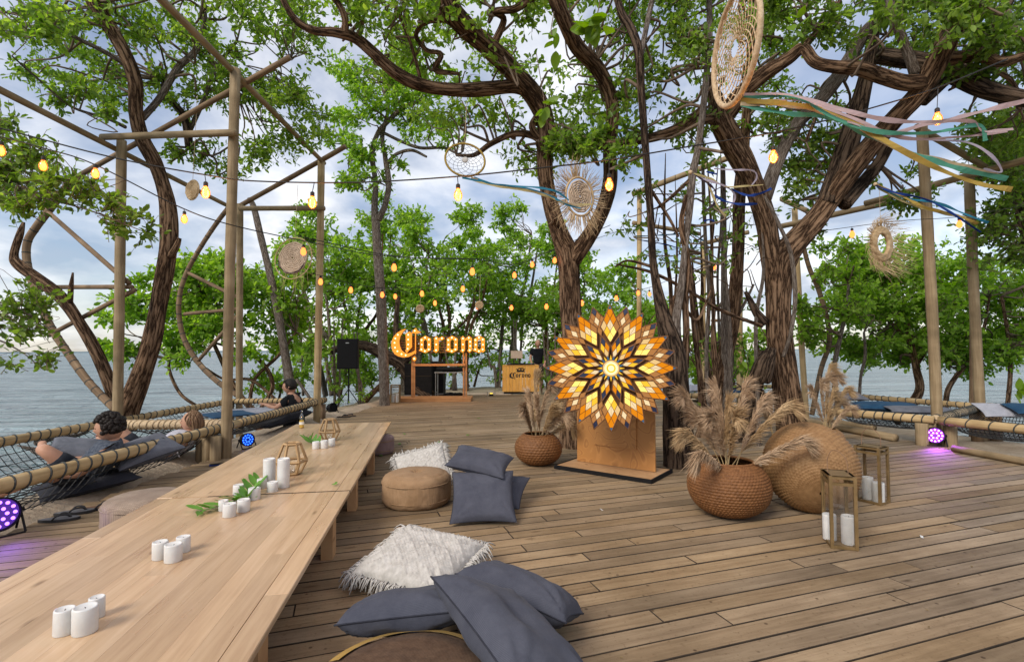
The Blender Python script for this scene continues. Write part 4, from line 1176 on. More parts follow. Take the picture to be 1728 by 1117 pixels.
# ---- tall pale tree at the deck's edge, carried on a straight post-like trunk
tp = tree_root('tall pale slim tree with straight bare trunk beside the small back lantern', 650, 682, 14.4)
S = [limb(tp, 'trunk', [(649, 690, 14.4, 9.5), (648, 640, 14.4, 9), (645, 560, 14.4, 8.5), (641, 480, 14.4, 8), (637, 420, 14.4, 7.5), (634, 375, 14.4, 7.5), (632, 350, 14.4, 6), (634, 310, 14.4, 5), (628, 260, 14.4, 4.5), (638, 225, 14.3, 4), (655, 205, 14.2, 4), (680, 182, 14.1, 4), (705, 172, 14, 3)], 'bark_grey')]
S.append(limb(tp, 'branch', [(638, 372, 14.4, 6), (650, 345, 14.4, 5), (656, 310, 14.4, 5), (650, 265, 14.4, 4.5), (645, 230, 14.4, 4), (655, 180, 14.4, 3), (640, 140, 14.4, 2)], 'bark_grey'))
S.append(limb(tp, 'branch', [(654, 275, 14.4, 3.5), (670, 260, 14.3, 3), (695, 254, 14.2, 3), (720, 265, 14.1, 2)], 'bark_grey'))
S.append(limb(tp, 'branch', [(648, 225, 14.4, 3), (680, 240, 14.3, 3), (710, 250, 14.2, 3), (750, 250, 14.1, 2.6), (775, 262, 14, 2)], 'bark_grey'))
S.append(limb(tp, 'branch', [(630, 275, 14.4, 3), (610, 262, 14.3, 2.5), (585, 245, 14.2, 2)], 'bark_grey'))
S.append(limb(tp, 'branch', [(780, 255, 14, 3), (785, 215, 14, 3), (775, 190, 14, 2)], 'bark_grey'))
sk = np.vstack(S)
bl = fill(570, 90, 760, 210, 13.4, 15, 26, 24, 26, 71) + fill(560, 190, 620, 300, 13.6, 14.8, 9, 20, 20, 72) + fill(690, 190, 770, 240, 13.6, 14.6, 7, 20, 20, 73) + fill(570, 300, 600, 340, 14, 14.6, 3, 14, 14, 74) + fill(610, 250, 680, 330, 14, 14.8, 4, 14, 10, 75)
crown(tp, bl, 17, lsize=0.105, per=10, mat='leaf_far', skel=sk, tw=.005)

# ---- shore trees behind the stage and hammocks: each with its own stems and crown
def shore_tree(label, bx, by, dep, stems, blobs, seed, mat='leaf_far', ls=0.14, bark='bark', per=9, group='trees along the shore', grow=True):
    t = tree_root(label, bx, by, dep, 'shore_tree', group)
    S = []
    for i, s in enumerate(stems): S.append(limb(t, 'trunk' if i == 0 else 'stem', s, bark, sides=12))
    crown(t, blobs, seed, lsize=ls, per=per, mat=mat, skel=np.vstack(S), tw=.006, stem=.02, tl=1.6, ratio=.58)
    return t
shore_tree('green shrub tree with tangled bare stems behind the seaside hammocks', 420, 680, 14.5,
    [[(430, 695, 14.5, 6), (400, 660, 14.6, 5), (370, 600, 14.7, 4), (345, 540, 14.8, 3), (330, 480, 14.8, 2)], [(340, 690, 14.2, 3), (305, 665, 14.3, 3), (286, 625, 14.4, 3), (290, 600, 14.5, 3), (320, 585, 14.6, 2)], [(440, 690, 14.6, 4), (460, 650, 14.6, 4), (440, 610, 14.6, 4), (400, 590, 14.6, 3), (350, 575, 14.6, 2)], [(480, 690, 14.6, 4), (450, 660, 14.6, 3), (420, 640, 14.6, 3), (380, 640, 14.6, 2.5), (345, 620, 14.6, 2)], [(420, 690, 14.6, 4), (430, 640, 14.7, 3), (470, 600, 14.8, 3), (500, 560, 14.8, 2)]],
    fill(290, 420, 400, 590, 13.6, 15.4, 24, 24, 26, 81) + fill(390, 430, 530, 600, 14, 16, 26, 26, 26, 82) + fill(285, 560, 350, 620, 13.8, 14.6, 6, 16, 16, 83) + fill(240, 450, 300, 560, 14, 15.4, 9, 20, 20, 84) + fill(170, 500, 240, 600, 13.6, 15, 10, 16, 16, 85), 21)
gl = tree_root('bare grey leaning trunk rising from shrubs behind the person in black', 492, 690, 14)
limb(gl, 'trunk', [(497, 705, 14, 8.5), (488, 640, 14, 8), (478, 580, 14, 7.5), (468, 520, 14, 7), (455, 460, 14, 6.5), (440, 400, 14, 6), (428, 350, 14, 5.5), (420, 335, 14, 4)], 'bark_grey')
limb(gl, 'branch', [(500, 640, 14, 3), (520, 668, 14, 3), (532, 690, 14, 3)], 'bark_grey')
specs = [  # base x, depth, crown x range, crown y range, blobs, colour words
    (540, 19.5, 480, 620, 365, 600, 46, 'bushy bright green tree behind the black loudspeaker'),
    (610, 21.5, 570, 700, 345, 560, 46, 'dense green tree rising behind the pale slim trunk'),
    (705, 20.5, 650, 760, 375, 590, 44, 'bright leafy tree directly behind the lit lettering'),
    (770, 22.0, 720, 830, 370, 570, 42, 'leafy tree behind the right end of the lit lettering'),
    (845, 24.0, 790, 910, 355, 560, 42, 'tall green tree between the lit sign and the booth'),
    (915, 22.5, 850, 970, 400, 600, 44, 'dark green tree behind the person at the booth'),
    (985, 21.0, 930, 1070, 420, 600, 40, 'green tree showing on both sides of the forked trunk'),
    (1045, 20.0, 1000, 1110, 460, 600, 26, 'low green tree behind the tips of the glowing star'),
]
for i, (bx, dp, x0, x1, y0, y1, nb, lab) in enumerate(specs):
    by = 592 + 1350 / dp
    r = random.Random(100 + i)
    stems = []
    for k in range(5):
        tx = r.uniform(x0, x1); ty = r.uniform(y0 + 30, y0 + 130); b0 = bx + r.uniform(-38, 38)
        mx = b0 + (tx - b0) * r.uniform(.2, .5) + r.uniform(-14, 14)
        stems.append([(b0, by + 6, dp + r.uniform(-1, .8), r.uniform(3, 6) if k < 3 else 2.5), (b0 + (mx - b0) * .5 + r.uniform(-5, 5), by - 45, dp, r.uniform(3, 4.5) if k < 3 else 2), (mx, (by + ty) / 2, dp, 3), ((mx + tx) / 2, (by + 2 * ty) / 3, dp, 2.2), (tx, ty, dp, 1.2)])
    W = x1 - x0
    xt = r.uniform(x0 + W * .25, x1 - W * .25)
    top = fill(xt - W * .16, y0 - 18, xt + W * .16, y0 + 50, dp - .7, dp + .7, nb // 4, 16, 16, 200 + i)
    mid = fill(x0, y0 + 38 + 22 * (i % 3), x1, y0 + (y1 - y0) * .65, dp - 1.6, dp + 1.4, nb // 2, 25, 17, 300 + i)
    low = fill(x0, y0 + (y1 - y0) * .55, x1, min(y1 + 30, 622), dp - 1, dp + 2.5, nb // 2, 22, 12, 400 + i)
    shore_tree(lab, bx, by, dp, stems, top + mid + low, 500 + i, ls=.145, bark='bark' if i % 2 else 'bark_grey', per=9)
# fallen old limb and leaning trunk behind the sign
ol = tree_root('thick old trunk leaning across behind the sign and loudspeaker', 705, 668, 17.5)
limb(ol, 'trunk', [(725, 672, 17.2, 13), (700, 650, 17.3, 13), (680, 618, 17.4, 11), (650, 600, 17.5, 11), (620, 585, 17.6, 9), (590, 583, 17.7, 7), (545, 597, 17.8, 5)], 'bark_dark')
limb(ol, 'branch', [(690, 630, 17.4, 7), (675, 600, 17.6, 6), (668, 560, 17.7, 5), (672, 500, 17.7, 4)], 'bark_dark')
limb(ol, 'branch', [(670, 625, 17.3, 5), (690, 605, 17.3, 5), (700, 585, 17.2, 4)], 'bark_dark')
limb(ol, 'branch', [(612, 680, 17, 6), (632, 660, 17, 5), (652, 640, 17, 4)], 'bark')
for i, (x, y0_, y1_, dp, lab) in enumerate(((565, 690, 540, 16.5, 'thin bare sapling standing left of the loudspeaker stand'), (607, 680, 560, 16.6, 'thin bare sapling standing right of the loudspeaker stand'), (765, 655, 560, 19, 'thin upright sapling behind the open sign frame'), (838, 650, 585, 21, 'thin dark sapling on the sand beside the booth'), (870, 640, 540, 22, 'thin pale sapling on the sand behind the booth'), (925, 655, 560, 19, 'thin dark sapling right of the person at the booth'), (940, 657, 545, 18.5, 'second thin sapling right of the person at the booth'))):
    r = random.Random(i + 40)
    t = tree_root(lab, x, y0_, dp, 'sapling', 'bare saplings along the shore')
    for k in range(2):
        dx = r.uniform(-14, 14)
        limb(t, 'stem', [(x + k * 5, y0_ + 4, dp, 3.2 - k), (x + k * 5 + dx * .3, y0_ - 30, dp, 2.6 - k * .6), (x + dx * .8, (y0_ + y1_) / 2, dp, 2 - k * .4), (x + dx * 1.3, y1_, dp, 1)], 'bark_grey', sides=7)
    crown(t, fill(x - 16, y0_ - 45, x + 16, y0_ - 8, dp - .4, dp + .4, 3, 9, 6, 60 + i), 70 + i, lsize=.12, per=5, mat='leaf_far', tw=.005)

# low undergrowth along the back and left shore
for i, (x, dp, w, lab) in enumerate(((470, 16.5, 46, 'low leafy undergrowth behind the end of the seaside hammock'), (575, 19, 50, 'low leafy undergrowth left of the loudspeaker stand'), (640, 20, 40, 'low leafy undergrowth behind the pale slim trunk'), (800, 23, 45, 'low leafy undergrowth on the sand between sign and booth'), (955, 21, 45, 'low leafy undergrowth right of the booth'), (1020, 18.5, 45, 'low leafy undergrowth behind the star stand'))):
    yb = 592 + 1330 / dp
    shore_tree(lab, x, yb, dp, [[(x, yb + 3, dp, 2.4), (x + 6, yb - 20, dp, 1.8), (x + 14, yb - 44, dp, 1.2)], [(x - 8, yb + 3, dp, 2), (x - 18, yb - 22, dp, 1.5), (x - 24, yb - 48, dp, 1)]],
        fill(x - w, yb - 50, x + w, yb - 12, dp - .6, dp + .8, 11, 13, 9, 600 + i), 620 + i, ls=.13, per=7, group='undergrowth along the shore')

# ---- right shore trees
shore_tree('broad green mangrove with crooked trunk beyond the blue hammock cushions', 1545, 690, 14,
    [[(1512, 712, 13.6, 8), (1540, 680, 13.7, 9), (1552, 655, 13.8, 9), (1546, 620, 13.9, 7), (1535, 570, 14, 6), (1525, 520, 14, 4), (1500, 470, 14, 2)], [(1545, 620, 13.9, 4), (1575, 570, 14, 3), (1590, 510, 14, 2)], [(1535, 580, 14, 4), (1490, 530, 14, 3), (1450, 500, 14, 2)]],
    fill(1420, 415, 1590, 520, 13.2, 15, 30, 26, 26, 91) + fill(1400, 440, 1600, 600, 13.2, 15, 34, 25, 26, 92) + fill(1450, 580, 1560, 615, 13.4, 14.4, 7, 17, 16, 93), 31, ls=.12)
shore_tree('green shore tree with crooked thin stem behind the right timber posts', 1598, 690, 13,
    [[(1596, 705, 13, 5), (1598, 665, 13, 5), (1610, 640, 13, 5), (1640, 600, 13, 4.5), (1660, 555, 13, 3.5), (1670, 500, 13, 2)], [(1700, 690, 12.6, 5), (1705, 620, 12.6, 4.5), (1700, 560, 12.7, 4), (1690, 500, 12.8, 3)]],
    fill(1590, 440, 1790, 600, 12.4, 14, 42, 26, 26, 94) + fill(1580, 560, 1700, 630, 12.6, 13.6, 10, 18, 16, 95), 32, mat='leaf_far', ls=.115)
shore_tree('dark hanging tree at the far right edge behind the thick limbs', 1720, 640, 10,
    [[(1760, 720, 10, 9), (1745, 560, 10, 8), (1735, 430, 10, 8), (1715, 340, 9.9, 8), (1695, 250, 9.8, 8), (1690, 150, 9.7, 7)], [(1735, 420, 10, 4), (1710, 400, 10, 3), (1680, 390, 10, 2)]],
    fill(1640, 200, 1790, 330, 9.2, 11, 24, 26, 20, 96) + fill(1660, 320, 1790, 440, 9.4, 10.6, 20, 24, 18, 97), 33, mat='leaf_dark', ls=.09, bark='bark_dark')
shore_tree('thin leaning sapling between the bamboo pole and the mangrove', 1410, 690, 12.4,
    [[(1416, 715, 12.4, 5.5), (1412, 670, 12.4, 5), (1408, 620, 12.4, 4.5), (1418, 570, 12.4, 4), (1428, 520, 12.4, 3.5), (1432, 480, 12.4, 2.5)], [(1450, 700, 12.6, 3.5), (1452, 640, 12.6, 3), (1460, 600, 12.6, 3), (1458, 560, 12.6, 2)]],
    fill(1385, 410, 1450, 560, 12, 13, 13, 18, 16, 98) + fill(1345, 500, 1400, 580, 12, 13, 7, 15, 14, 99), 34, ls=.11, bark='bark_grey')
shore_tree('low green shrub seen between the slender trunks', 1240, 650, 16,
    [[(1240, 665, 16, 4), (1235, 630, 16, 3), (1225, 590, 16, 2)], [(1280, 660, 16, 4), (1285, 620, 16, 3), (1278, 580, 16, 2)]],
    fill(1165, 560, 1300, 650, 15, 17, 22, 20, 22, 101), 35, ls=.13)
shore_tree('small green shrub near the shore behind the glowing star', 1070, 645, 18,
    [[(1075, 660, 18, 3), (1080, 610, 18, 2), (1085, 580, 18, 1.5)]],
    fill(1040, 500, 1130, 620, 17, 19, 15, 20, 20, 102), 36, ls=.15)
# ---------------------------------------------------------------- tables and what stands on them
TZ = 0.30
tdir = (G(660, 712, TZ) - G(592, 827, TZ)); tdir.normalize()
TANG = math.atan2(tdir.y, tdir.x)
tperp = Vector((tdir.y, -tdir.x, 0))              # towards the right-hand edge
Rfar = G(660, 712, TZ); Rj = G(591, 827, TZ)
WID = abs((G(503, 714, TZ) - Rfar).dot(tperp)) + 0.0
tstops = [(0.30, (0.37, 0.225, 0.125)), (0.5, (0.51, 0.345, 0.205)), (0.68, (0.60, 0.43, 0.28))]
MT['table'] = plankmat('table_oak', TANG, False, tstops, gx=1.6, gy=34, var=0.15, bump=0.06, rough=0.30, sheen=0.5)
MT['table_leg'] = plankmat('table_leg_oak', TANG, False, [(0.3, (0.33, 0.18, 0.085)), (0.5, (0.47, 0.28, 0.14)), (0.7, (0.55, 0.36, 0.2))], gx=4, gy=4, var=0.08, bump=0.1, rough=0.6)
tr_ = random.Random(3)
def long_table(label, p0, L, gap_end=0.0):
    """p0: right-hand end corner of the top at its near end; runs along tdir"""
    root = thing('long_table', label, 'table', (p0.x, p0.y, 0), TANG, group='low communal tables')
    # local axes: +X along the table, -Y to the right-hand edge... local y = left
    top = MB().box((L / 2, WID / 2, TZ - 0.036), (L - .02, WID - .03, 0.02)).build('tabletop', MT['table_leg'], root)
    rows = 13; w = WID / rows
    for k in range(rows):
        x = 0.0
        first = True
        while x < L - 1e-6:
            l = tr_.uniform(.7, 1.9) if not first else tr_.uniform(.35, 1.6)
            if L - (x + l) < .35: l = L - x
            first = False
            V, Fs = bevel_box(l - .0004, w - .0004, 0.024, 0.0035 if k in (0, rows - 1) else .0002)
            V = V + np.array([x + l / 2, w * (k + .5), TZ])
            MB().add(V, Fs).build('stave', MT['table'], top)
            x += l
    for x in (0.55, L / 2, L - .42):
        for y in (0.03, WID - .10):
            MB().box((x, y + .035, (TZ - .05) / 2), (.115, .07, TZ - .05)).build('leg', MT['table_leg'], root)
        MB().box((x, WID / 2, TZ - .105), (.07, WID - .2, .09)).build('cross_rail', MT['table_leg'], root)
    return root
L2 = (Rfar - Rj).length
long_table('long low light oak table holding the two geometric lanterns', Rj + tdir * .011, L2)
L1 = L2
tn = long_table('long low light oak table holding only short white candles and sprigs', Rj - tdir * (L1 + .011), L1)
MB().box((L1 + .0055, WID * .37, TZ - .012), (.018, WID * .74, .0245)).build('joint_shade_strip', MT['dark'], tn)  # dark strip added in the gap to stand for the joint's shade

def candle(px, py, rpx, hpx, label, group, z=TZ, wick=True, tilt=0):
    """base centre at photo pixel on the table; sizes in photo px"""
    p = G(px, py, z + .0005); d = p.y / K
    r = M(rpx, d) * OFFAX(px, py) * 1.08; h = M(hpx, d) * .86
    root = thing('candle', label, 'candle', p, rnd.uniform(0, 6), group=group)
    sl = rnd.uniform(-.10, .10)
    prof = [(r * .97, 0), (r, h * .03), (r * 1.0, h * .5), (r * .995, h * .94), (r * .95, h * .985), (r * .86, h), (r * .80, h * .975), (r * .45, h * .93), (0.0, h * .915)]
    mb = MB(); mb.lathe(prof, 26, disp=lambda th, i, pr: r * .018 * np.sin(3 * th + i * .6) * (i < 7))
    mb.build('wax', MT['white_wax'], root, smooth=True)
    if wick:
        mb = MB(); mb.tube([(0, 0, h * .9), (.001, 0, h * .93), (.004, .002, h * .955)], .0012, 5); mb.build('wick', MT['dark'], root)
    return root
A1, A2 = 'candle trio at the open end', 'candle trio before the sprigs'
for c, w in (((108, 1068, 18.5, 47), 'seaward one'), ((143, 1066, 22, 49), 'largest one'), ((163, 1040, 14, 38), 'smallest one')):
    candle(*c, 'short white candle, ' + w + " of the trio at the table's open end", A1)
for c, w in (((270, 942, 13.5, 33), 'seaward one'), ((292, 946, 15, 33), 'largest one'), ((309, 930, 12, 29), 'smallest one')):
    candle(*c, 'short white candle, ' + w + ' of the trio between open end and sprigs', A2)
for c, w in (((387, 871, 11, 25), 'standing farthest from the tall pillars'), ((411, 862, 10.5, 23), 'leaning on the stalk'), ((429, 842, 10, 22), 'nearest the table joint'), ((403, 833, 9.5, 18), 'on the seaward side of the stalk'), ((377, 861, 8, 20), 'half hidden behind its twin')):
    candle(*c, 'short white candle among the green sprigs, ' + w, 'candles among the sprigs')
for c, w in (((460, 829, 9, 19), 'in front of the tall pillar candles'), ((442, 823, 8, 18), 'on the seaward side of the tall pillars')):
    candle(*c, 'short white candle standing alone ' + w, 'candles by the pillars')
for c, w in (((533, 757, 5.8, 14), 'beside the sprig'), ((547, 756, 6.0, 15), 'in the middle'), ((560, 752, 5.4, 14), 'beside the lantern foot')):
    candle(*c, 'short white candle ' + w + ' in the row by the farther geometric lantern', 'candles by the farther lantern')
for c, w in (((454, 817, 10, 50), 'shorter'), ((478, 822, 10, 56), 'taller')):
    candle(*c, w + ' white pillar candle beside the nearer geometric lantern', 'tall pillar candles')

MT['lantern_wood'] = pmat('lantern_wood', (0.30, 0.19, 0.09), (0.43, 0.29, 0.15), (12, 12, 12), 0.6, .2)
def geo_lantern(px, py, hpx, label):
    p = G(px, py, TZ + .0005); d = p.y / K; h = M(hpx, d)
    root = thing('geometric_lantern', label, 'lantern', p, .4, group='geometric wooden lanterns')
    levels = [(h * .27, 0.012), (h * .45, h * .42), (h * .25, h * .97)]
    pts = [[(r * math.cos(k * math.pi / 3), r * math.sin(k * math.pi / 3), z) for k in range(6)] for r, z in levels]
    t = h * .044
    def bar(a, b): MB().tube([a, b], t, 4).build('bar', MT['lantern_wood'], root)
    for k in range(6):
        for l in range(3): bar(pts[l][k], pts[l][(k + 1) % 6])
        bar(pts[0][k], pts[1][k]); bar(pts[1][k], pts[2][k])
    MB().lathe([(h * .26, .004), (h * .26, .014), (0, .014)], 6).build('base_plate', MT['lantern_wood'], root)
    MB().lathe([(h * .11, .015), (h * .11, h * .3), (h * .10, h * .31), (h * .10, .02), (0, .02)], 18).build('glass_cup', MT['glass'], root, smooth=True)
geo_lantern(492, 800, 52, 'open geometric wooden lantern behind the tall pillar candles')
geo_lantern(556, 743, 36, 'open geometric wooden lantern near the beer bottle')

# beer bottle
MT['bottle_glass'] = glassmat('clear_bottle_glass', (.93, .95, .92), .03, .16)
MT['beer'] = pmat('beer', (0.75, 0.42, 0.04), (0.85, 0.52, 0.06), (5, 5, 5), .25)
p = G(509, 722, TZ + .0005); d = p.y / K
root = thing('beer_bottle', 'clear glass bottle half full of golden beer on the table end', 'bottle', p)
r, h = .031, .235
MB().lathe([(r * .9, 0), (r, .006), (r, .135), (r * .85, .155), (r * .45, .185), (r * .40, .222), (r * .46, .224), (r * .46, .235), (0, .235)], 18).build('bottle_glass', MT['bottle_glass'], root, smooth=True)
MB().lathe([(r * .86, .004), (r * .9, .008), (r * .9, .10), (0, .10)], 16).build('beer', MT['beer'], root, smooth=True)
MB().lathe([(r * 1.01, .048), (r * 1.01, .082)], 18).build('label', pmat('bottle_label', (.8, .78, .7), (.85, .83, .76), (3, 3, 3), .6), root)

# sprigs of leaves lying between the candles
MT['leaf_cut'] = leafmat('cut_leaf', [(0.15, (0.05, 0.14, 0.02)), (0.5, (0.10, 0.25, 0.035)), (0.85, (0.2, 0.36, 0.06))], .2, nscale=8)
def table_sprig(label, pts, n, ls, seed, up=0.0):
    P = catmull([list(G(x, y, TZ + .012)) for x, y in pts], 6)
    root = thing('leaf_sprig', label, 'leaves', Vector(P[0]), group='green sprigs on the table')
    MB().tube(P, .003, 5).build('stem', MT['twig'], root, world=True)
    r = np.random.default_rng(seed)
    for i in range(n):
        t = i / (n - 1); c = P[int(t * (len(P) - 1))]; T = P[min(len(P) - 1, int(t * (len(P) - 1)) + 1)] - P[max(0, int(t * (len(P) - 1)) - 1)]
        T /= np.linalg.norm(T); s = np.array([-T[1], T[0], 0]) * (1 if i % 2 else -1)
        dd = T * .5 + s * r.uniform(.4, .9) + np.array([0, 0, r.uniform(.0, .3) + up]); dd /= np.linalg.norm(dd)
        l = ls * r.uniform(.7, 1.2); q = np.cross(dd, np.array([0, 0, 1.0]) + r.normal(0, .3, 3)); q /= np.linalg.norm(q)
        u = np.cross(q, dd)
        V = [c]; Fq = [(0, 1, 2), (0, 2, 3)]
        for t_, w in zip((.2, .45, .7, .9), (.28, .40, .32, .14)):
            V += [c + dd * l * t_ + q * l * w * .5 + u * l * .04, c + dd * l * t_, c + dd * l * t_ - q * l * w * .5 + u * l * .04]
        V.append(c + dd * l - np.array([0, 0, .004]))
        for k in range(3):
            a = 1 + 3 * k; Fq += [(a, a + 3, a + 4, a + 1), (a + 1, a + 4, a + 5, a + 2)]
        Fq += [(10, 13, 11), (11, 13, 12)]
        MB().add(V, Fq).build('leaf', MT['leaf_cut'], root, world=True, smooth=True)
table_sprig('green leaf sprig trailing towards the trios of candles', [(432, 835), (405, 842), (375, 852), (338, 862)], 24, .115, 1)
table_sprig('green leaf sprig rising between the candles at the table joint', [(412, 845), (425, 830), (440, 815)], 13, .13, 2, .5)
table_sprig('green leaf sprig beside the row of three candles', [(535, 752), (527, 748), (520, 745)], 14, .12, 3, .7)
table_sprig('single dropped green leaf pair near the table joint', [(560, 817), (566, 816)], 2, .045, 4)

# ---------------------------------------------------------------- poufs and cushions
MT['blue_cloth'] = clothmat('slate_blue_linen', (0.073, 0.078, 0.105), (0.100, 0.106, 0.136), 1500, .05, 7)
MT['seam'] = clothmat('dark_piping', (0.03, 0.032, 0.045), (0.05, 0.053, 0.07))
MT['tan_cloth'] = clothmat('tan_canvas', (0.33, 0.205, 0.11), (0.44, 0.285, 0.165), 600)
MT['brown_cloth'] = clothmat('brown_canvas', (0.095, 0.052, 0.03), (0.165, 0.097, 0.058), 420, .6, 30)
MT['ochre_cloth'] = clothmat('ochre_canvas', (0.40, 0.24, 0.05), (0.52, 0.33, 0.09), 600)
MT['cream_knit'] = pmat('cream_wool', (0.40, 0.385, 0.36), (0.52, 0.505, 0.48), (30, 30, 30), 0.95, .3, (160, 160, 160), spec=.05)
MT['beige_mesh'] = clothmat('beige_mesh', (0.30, 0.225, 0.175), (0.42, 0.33, 0.26), 160, .6)
MT['pinkish'] = clothmat('dusty_mauve', (0.28, 0.18, 0.17), (0.36, 0.25, 0.24), 700)

def pouf(label, c, rad, h, mat, bands=(), tilt=0, rz=0.0, button=True, piping='tan_cloth'):
    root = thing('floor_pouf', label, 'pouf', c, rz, group='round floor poufs')
    if tilt: root.rotation_euler = (tilt, 0, rz)
    n = 26; prof = []
    for i in range(9): a = -math.pi / 2 + i / 8 * math.pi * .5; prof.append((rad * (.86 + .14 * math.cos(a)), h * .24 + h * .24 * math.sin(a)))
    for i in range(1, 9): a = i / 8 * math.pi * .5; prof.append((rad * (.80 + .20 * math.cos(a)), h * .70 + h * .25 * math.sin(a)))
    for t in (.8, .65, .5, .38, .26, .16, .08, .02):
        prof.append((rad * t * .98, h * (.95 + .10 * (1 - t) - (.17 * math.exp(-(t / .13) ** 2) if button else 0))))
    sd = rnd.uniform(0, 9)
    def dsp(th, i, pr): return rad * (.012 * np.sin(5 * th + sd + i * .3) + .008 * np.sin(11 * th + i * .9 + sd) + .006 * np.sin(23 * th - i))
    mb = MB(); mb.lathe(prof, 72, disp=dsp)
    body = mb.build('cover', MT[mat], root, smooth=True)
    for z, s in ((h * .72, 1.002), (h * .20, .99)):
        MB().tube([(rad * s * math.cos(a), rad * s * math.sin(a), z) for a in np.arange(48) * 2 * math.pi / 48], .0045, 6, closed=True).build('piping', MT[piping], root, smooth=True)
    return root
c = G(688, 1116, 0); c.y = 1.70; c.x = -.345; c.z = 0
pf = pouf('dark brown round pouf with an ochre edge under the slate cushions', c, .325, .255, 'brown_cloth', button=False, piping='ochre_cloth')
# ochre stripe across the back of its top
mb = MB()
aa = np.linspace(R(50), R(160), 26)
P1 = [(.31 * math.cos(a), .31 * math.sin(a), .236) for a in aa]; P2 = [(.268 * math.cos(a), .268 * math.sin(a), .2505) for a in aa]
V = []
for a_, b_ in zip(P1, P2): V += [a_, b_]
mb.add(V, [(2 * i, 2 * i + 2, 2 * i + 3, 2 * i + 1) for i in range(25)])
mb.build('stripe', MT['ochre_cloth'], pf, smooth=True)
c = (G(648, 858, 0) + G(760, 850, 0)) / 2; c.y += .12; c.x = (704 - 864) / 864 * c.y
pouf('tan round pouf with a buttoned top beside the leaning slate cushion', c, .295, .265, 'tan_cloth', rz=.4)
c = G(640, 768, 0); c.y += .15; c.x -= .05
pouf('mauve grey pouf half hidden behind the far table corner', c, .20, .23, 'pinkish')
c = Vector((-2.78, 3.95, 0))
pouf('beige beanbag pouf showing over the seaward table edge', c, .29, .225, 'beige_mesh', button=False, piping='beige_mesh')

def pillow_np(w, h, t, seed, n=34, pinch=.09):
    r = np.random.default_rng(seed)
    g = np.linspace(-1, 1, n); Uu, Vv = np.meshgrid(g, g)
    x = w / 2 * Uu * (1 - pinch * (1 - Vv ** 2)); y = h / 2 * Vv * (1 - pinch * (1 - Uu ** 2))
    th = np.clip((1 - np.abs(Uu) ** 2.6) * (1 - np.abs(Vv) ** 2.6), 0, 1) ** .44 * t / 2
    wr = np.zeros_like(th)
    for k in range(6):
        a = r.uniform(0, 6.28); f = r.uniform(5, 13); wr += np.sin((Uu * math.cos(a) + Vv * math.sin(a)) * f + r.uniform(0, 6) + 1.5 * np.sin(Vv * 3 + k)) / 6
    rad = np.hypot(Uu, Vv)
    cor = np.zeros_like(th)
    for cx_ in (-1, 1):
        for cy_ in (-1, 1):
            dd_ = np.hypot(Uu - cx_, Vv - cy_); an_ = np.arctan2(Vv - cy_, Uu - cx_)
            cor += np.exp(-(dd_ / .55) ** 2) * np.sin(an_ * r.uniform(9, 14) + r.uniform(0, 6))
    dent = -.22 * np.exp(-(((Uu - r.uniform(-.4, .4)) / .5) ** 2 + ((Vv - r.uniform(-.4, .4)) / .22) ** 2))
    th = th * (1 + .17 * wr * np.clip(rad, .2, 1) + .20 * cor + dent)
    top = np.stack([x, y, th], -1).reshape(-1, 3); bot = np.stack([x, y, -th * .9], -1).reshape(-1, 3)
    ii = np.arange(n - 1)[:, None] * n + np.arange(n - 1)[None]
    q = np.stack([ii, ii + 1, ii + n + 1, ii + n], -1).reshape(-1, 4)
    return top, bot, q, n

def pillow(label, c, w, h, t, rot, seed, mat='blue_cloth', group='slate blue cushions', bend=0.0, name='cushion'):
    root = thing(name, label, 'cushion', c, group=group)
    root.rotation_euler = rot
    top, bot, q, n = pillow_np(w, h, t, seed)
    def bnd(V):
        V = V.copy(); V[:, 2] -= bend * (V[:, 0] ** 2); return V
    top, bot = bnd(top), bnd(bot)
    mb = MB(); mb.add(top, q.tolist()); mb.add(bot, q[:, ::-1].tolist())
    o = mb.build('cover', MT[mat], root, smooth=True)
    # seam round the edge
    idx = list(range(n)) + [n - 1 + n * k for k in range(1, n)] + [n * (n - 1) + k for k in range(n - 2, -1, -1)] + [n * k for k in range(n - 2, 0, -1)]
    MB().tube(top[idx][::2], .0036, 5, closed=True).build('seam', MT['seam'], root, smooth=True)
    return root
# front heap
pillow('long slate cushion propped slantwise across the dark brown pouf', (-.005, 1.88, .275), .70, .40, .21, (R(-27), R(6), R(-60)), 1)
pillow('slate cushion with pointed corner lying right of the heap on bare boards', (.035, 2.42, .175), .54, .36, .21, (R(-20), R(12), R(-24)), 2)
pillow('slate cushion resting on the rear edge of the dark brown pouf', (-.425, 2.12, .25), .50, .36, .175, (R(-19), R(-3), R(6)), 3)
pillow('slate cushion buried under the heap beside the fringed cushion', (-.20, 2.50, .13), .44, .40, .15, (R(-8), R(-6), R(20)), 4)
# middle heap
pillow('flat slate cushion leaning back against the tan pouf', (-.232, 4.05, .17), .50, .48, .15, (R(38), R(0), R(4)), 5)
pillow('slate cushion laid across the top of the leaning one', (-.27, 4.30, .385), .50, .34, .15, (R(18), R(10), R(-12)), 6)
pillow('slate cushion showing only a corner behind the leaning one', (-.13, 4.38, .12), .48, .44, .13, (R(20), R(0), R(-14)), 7)

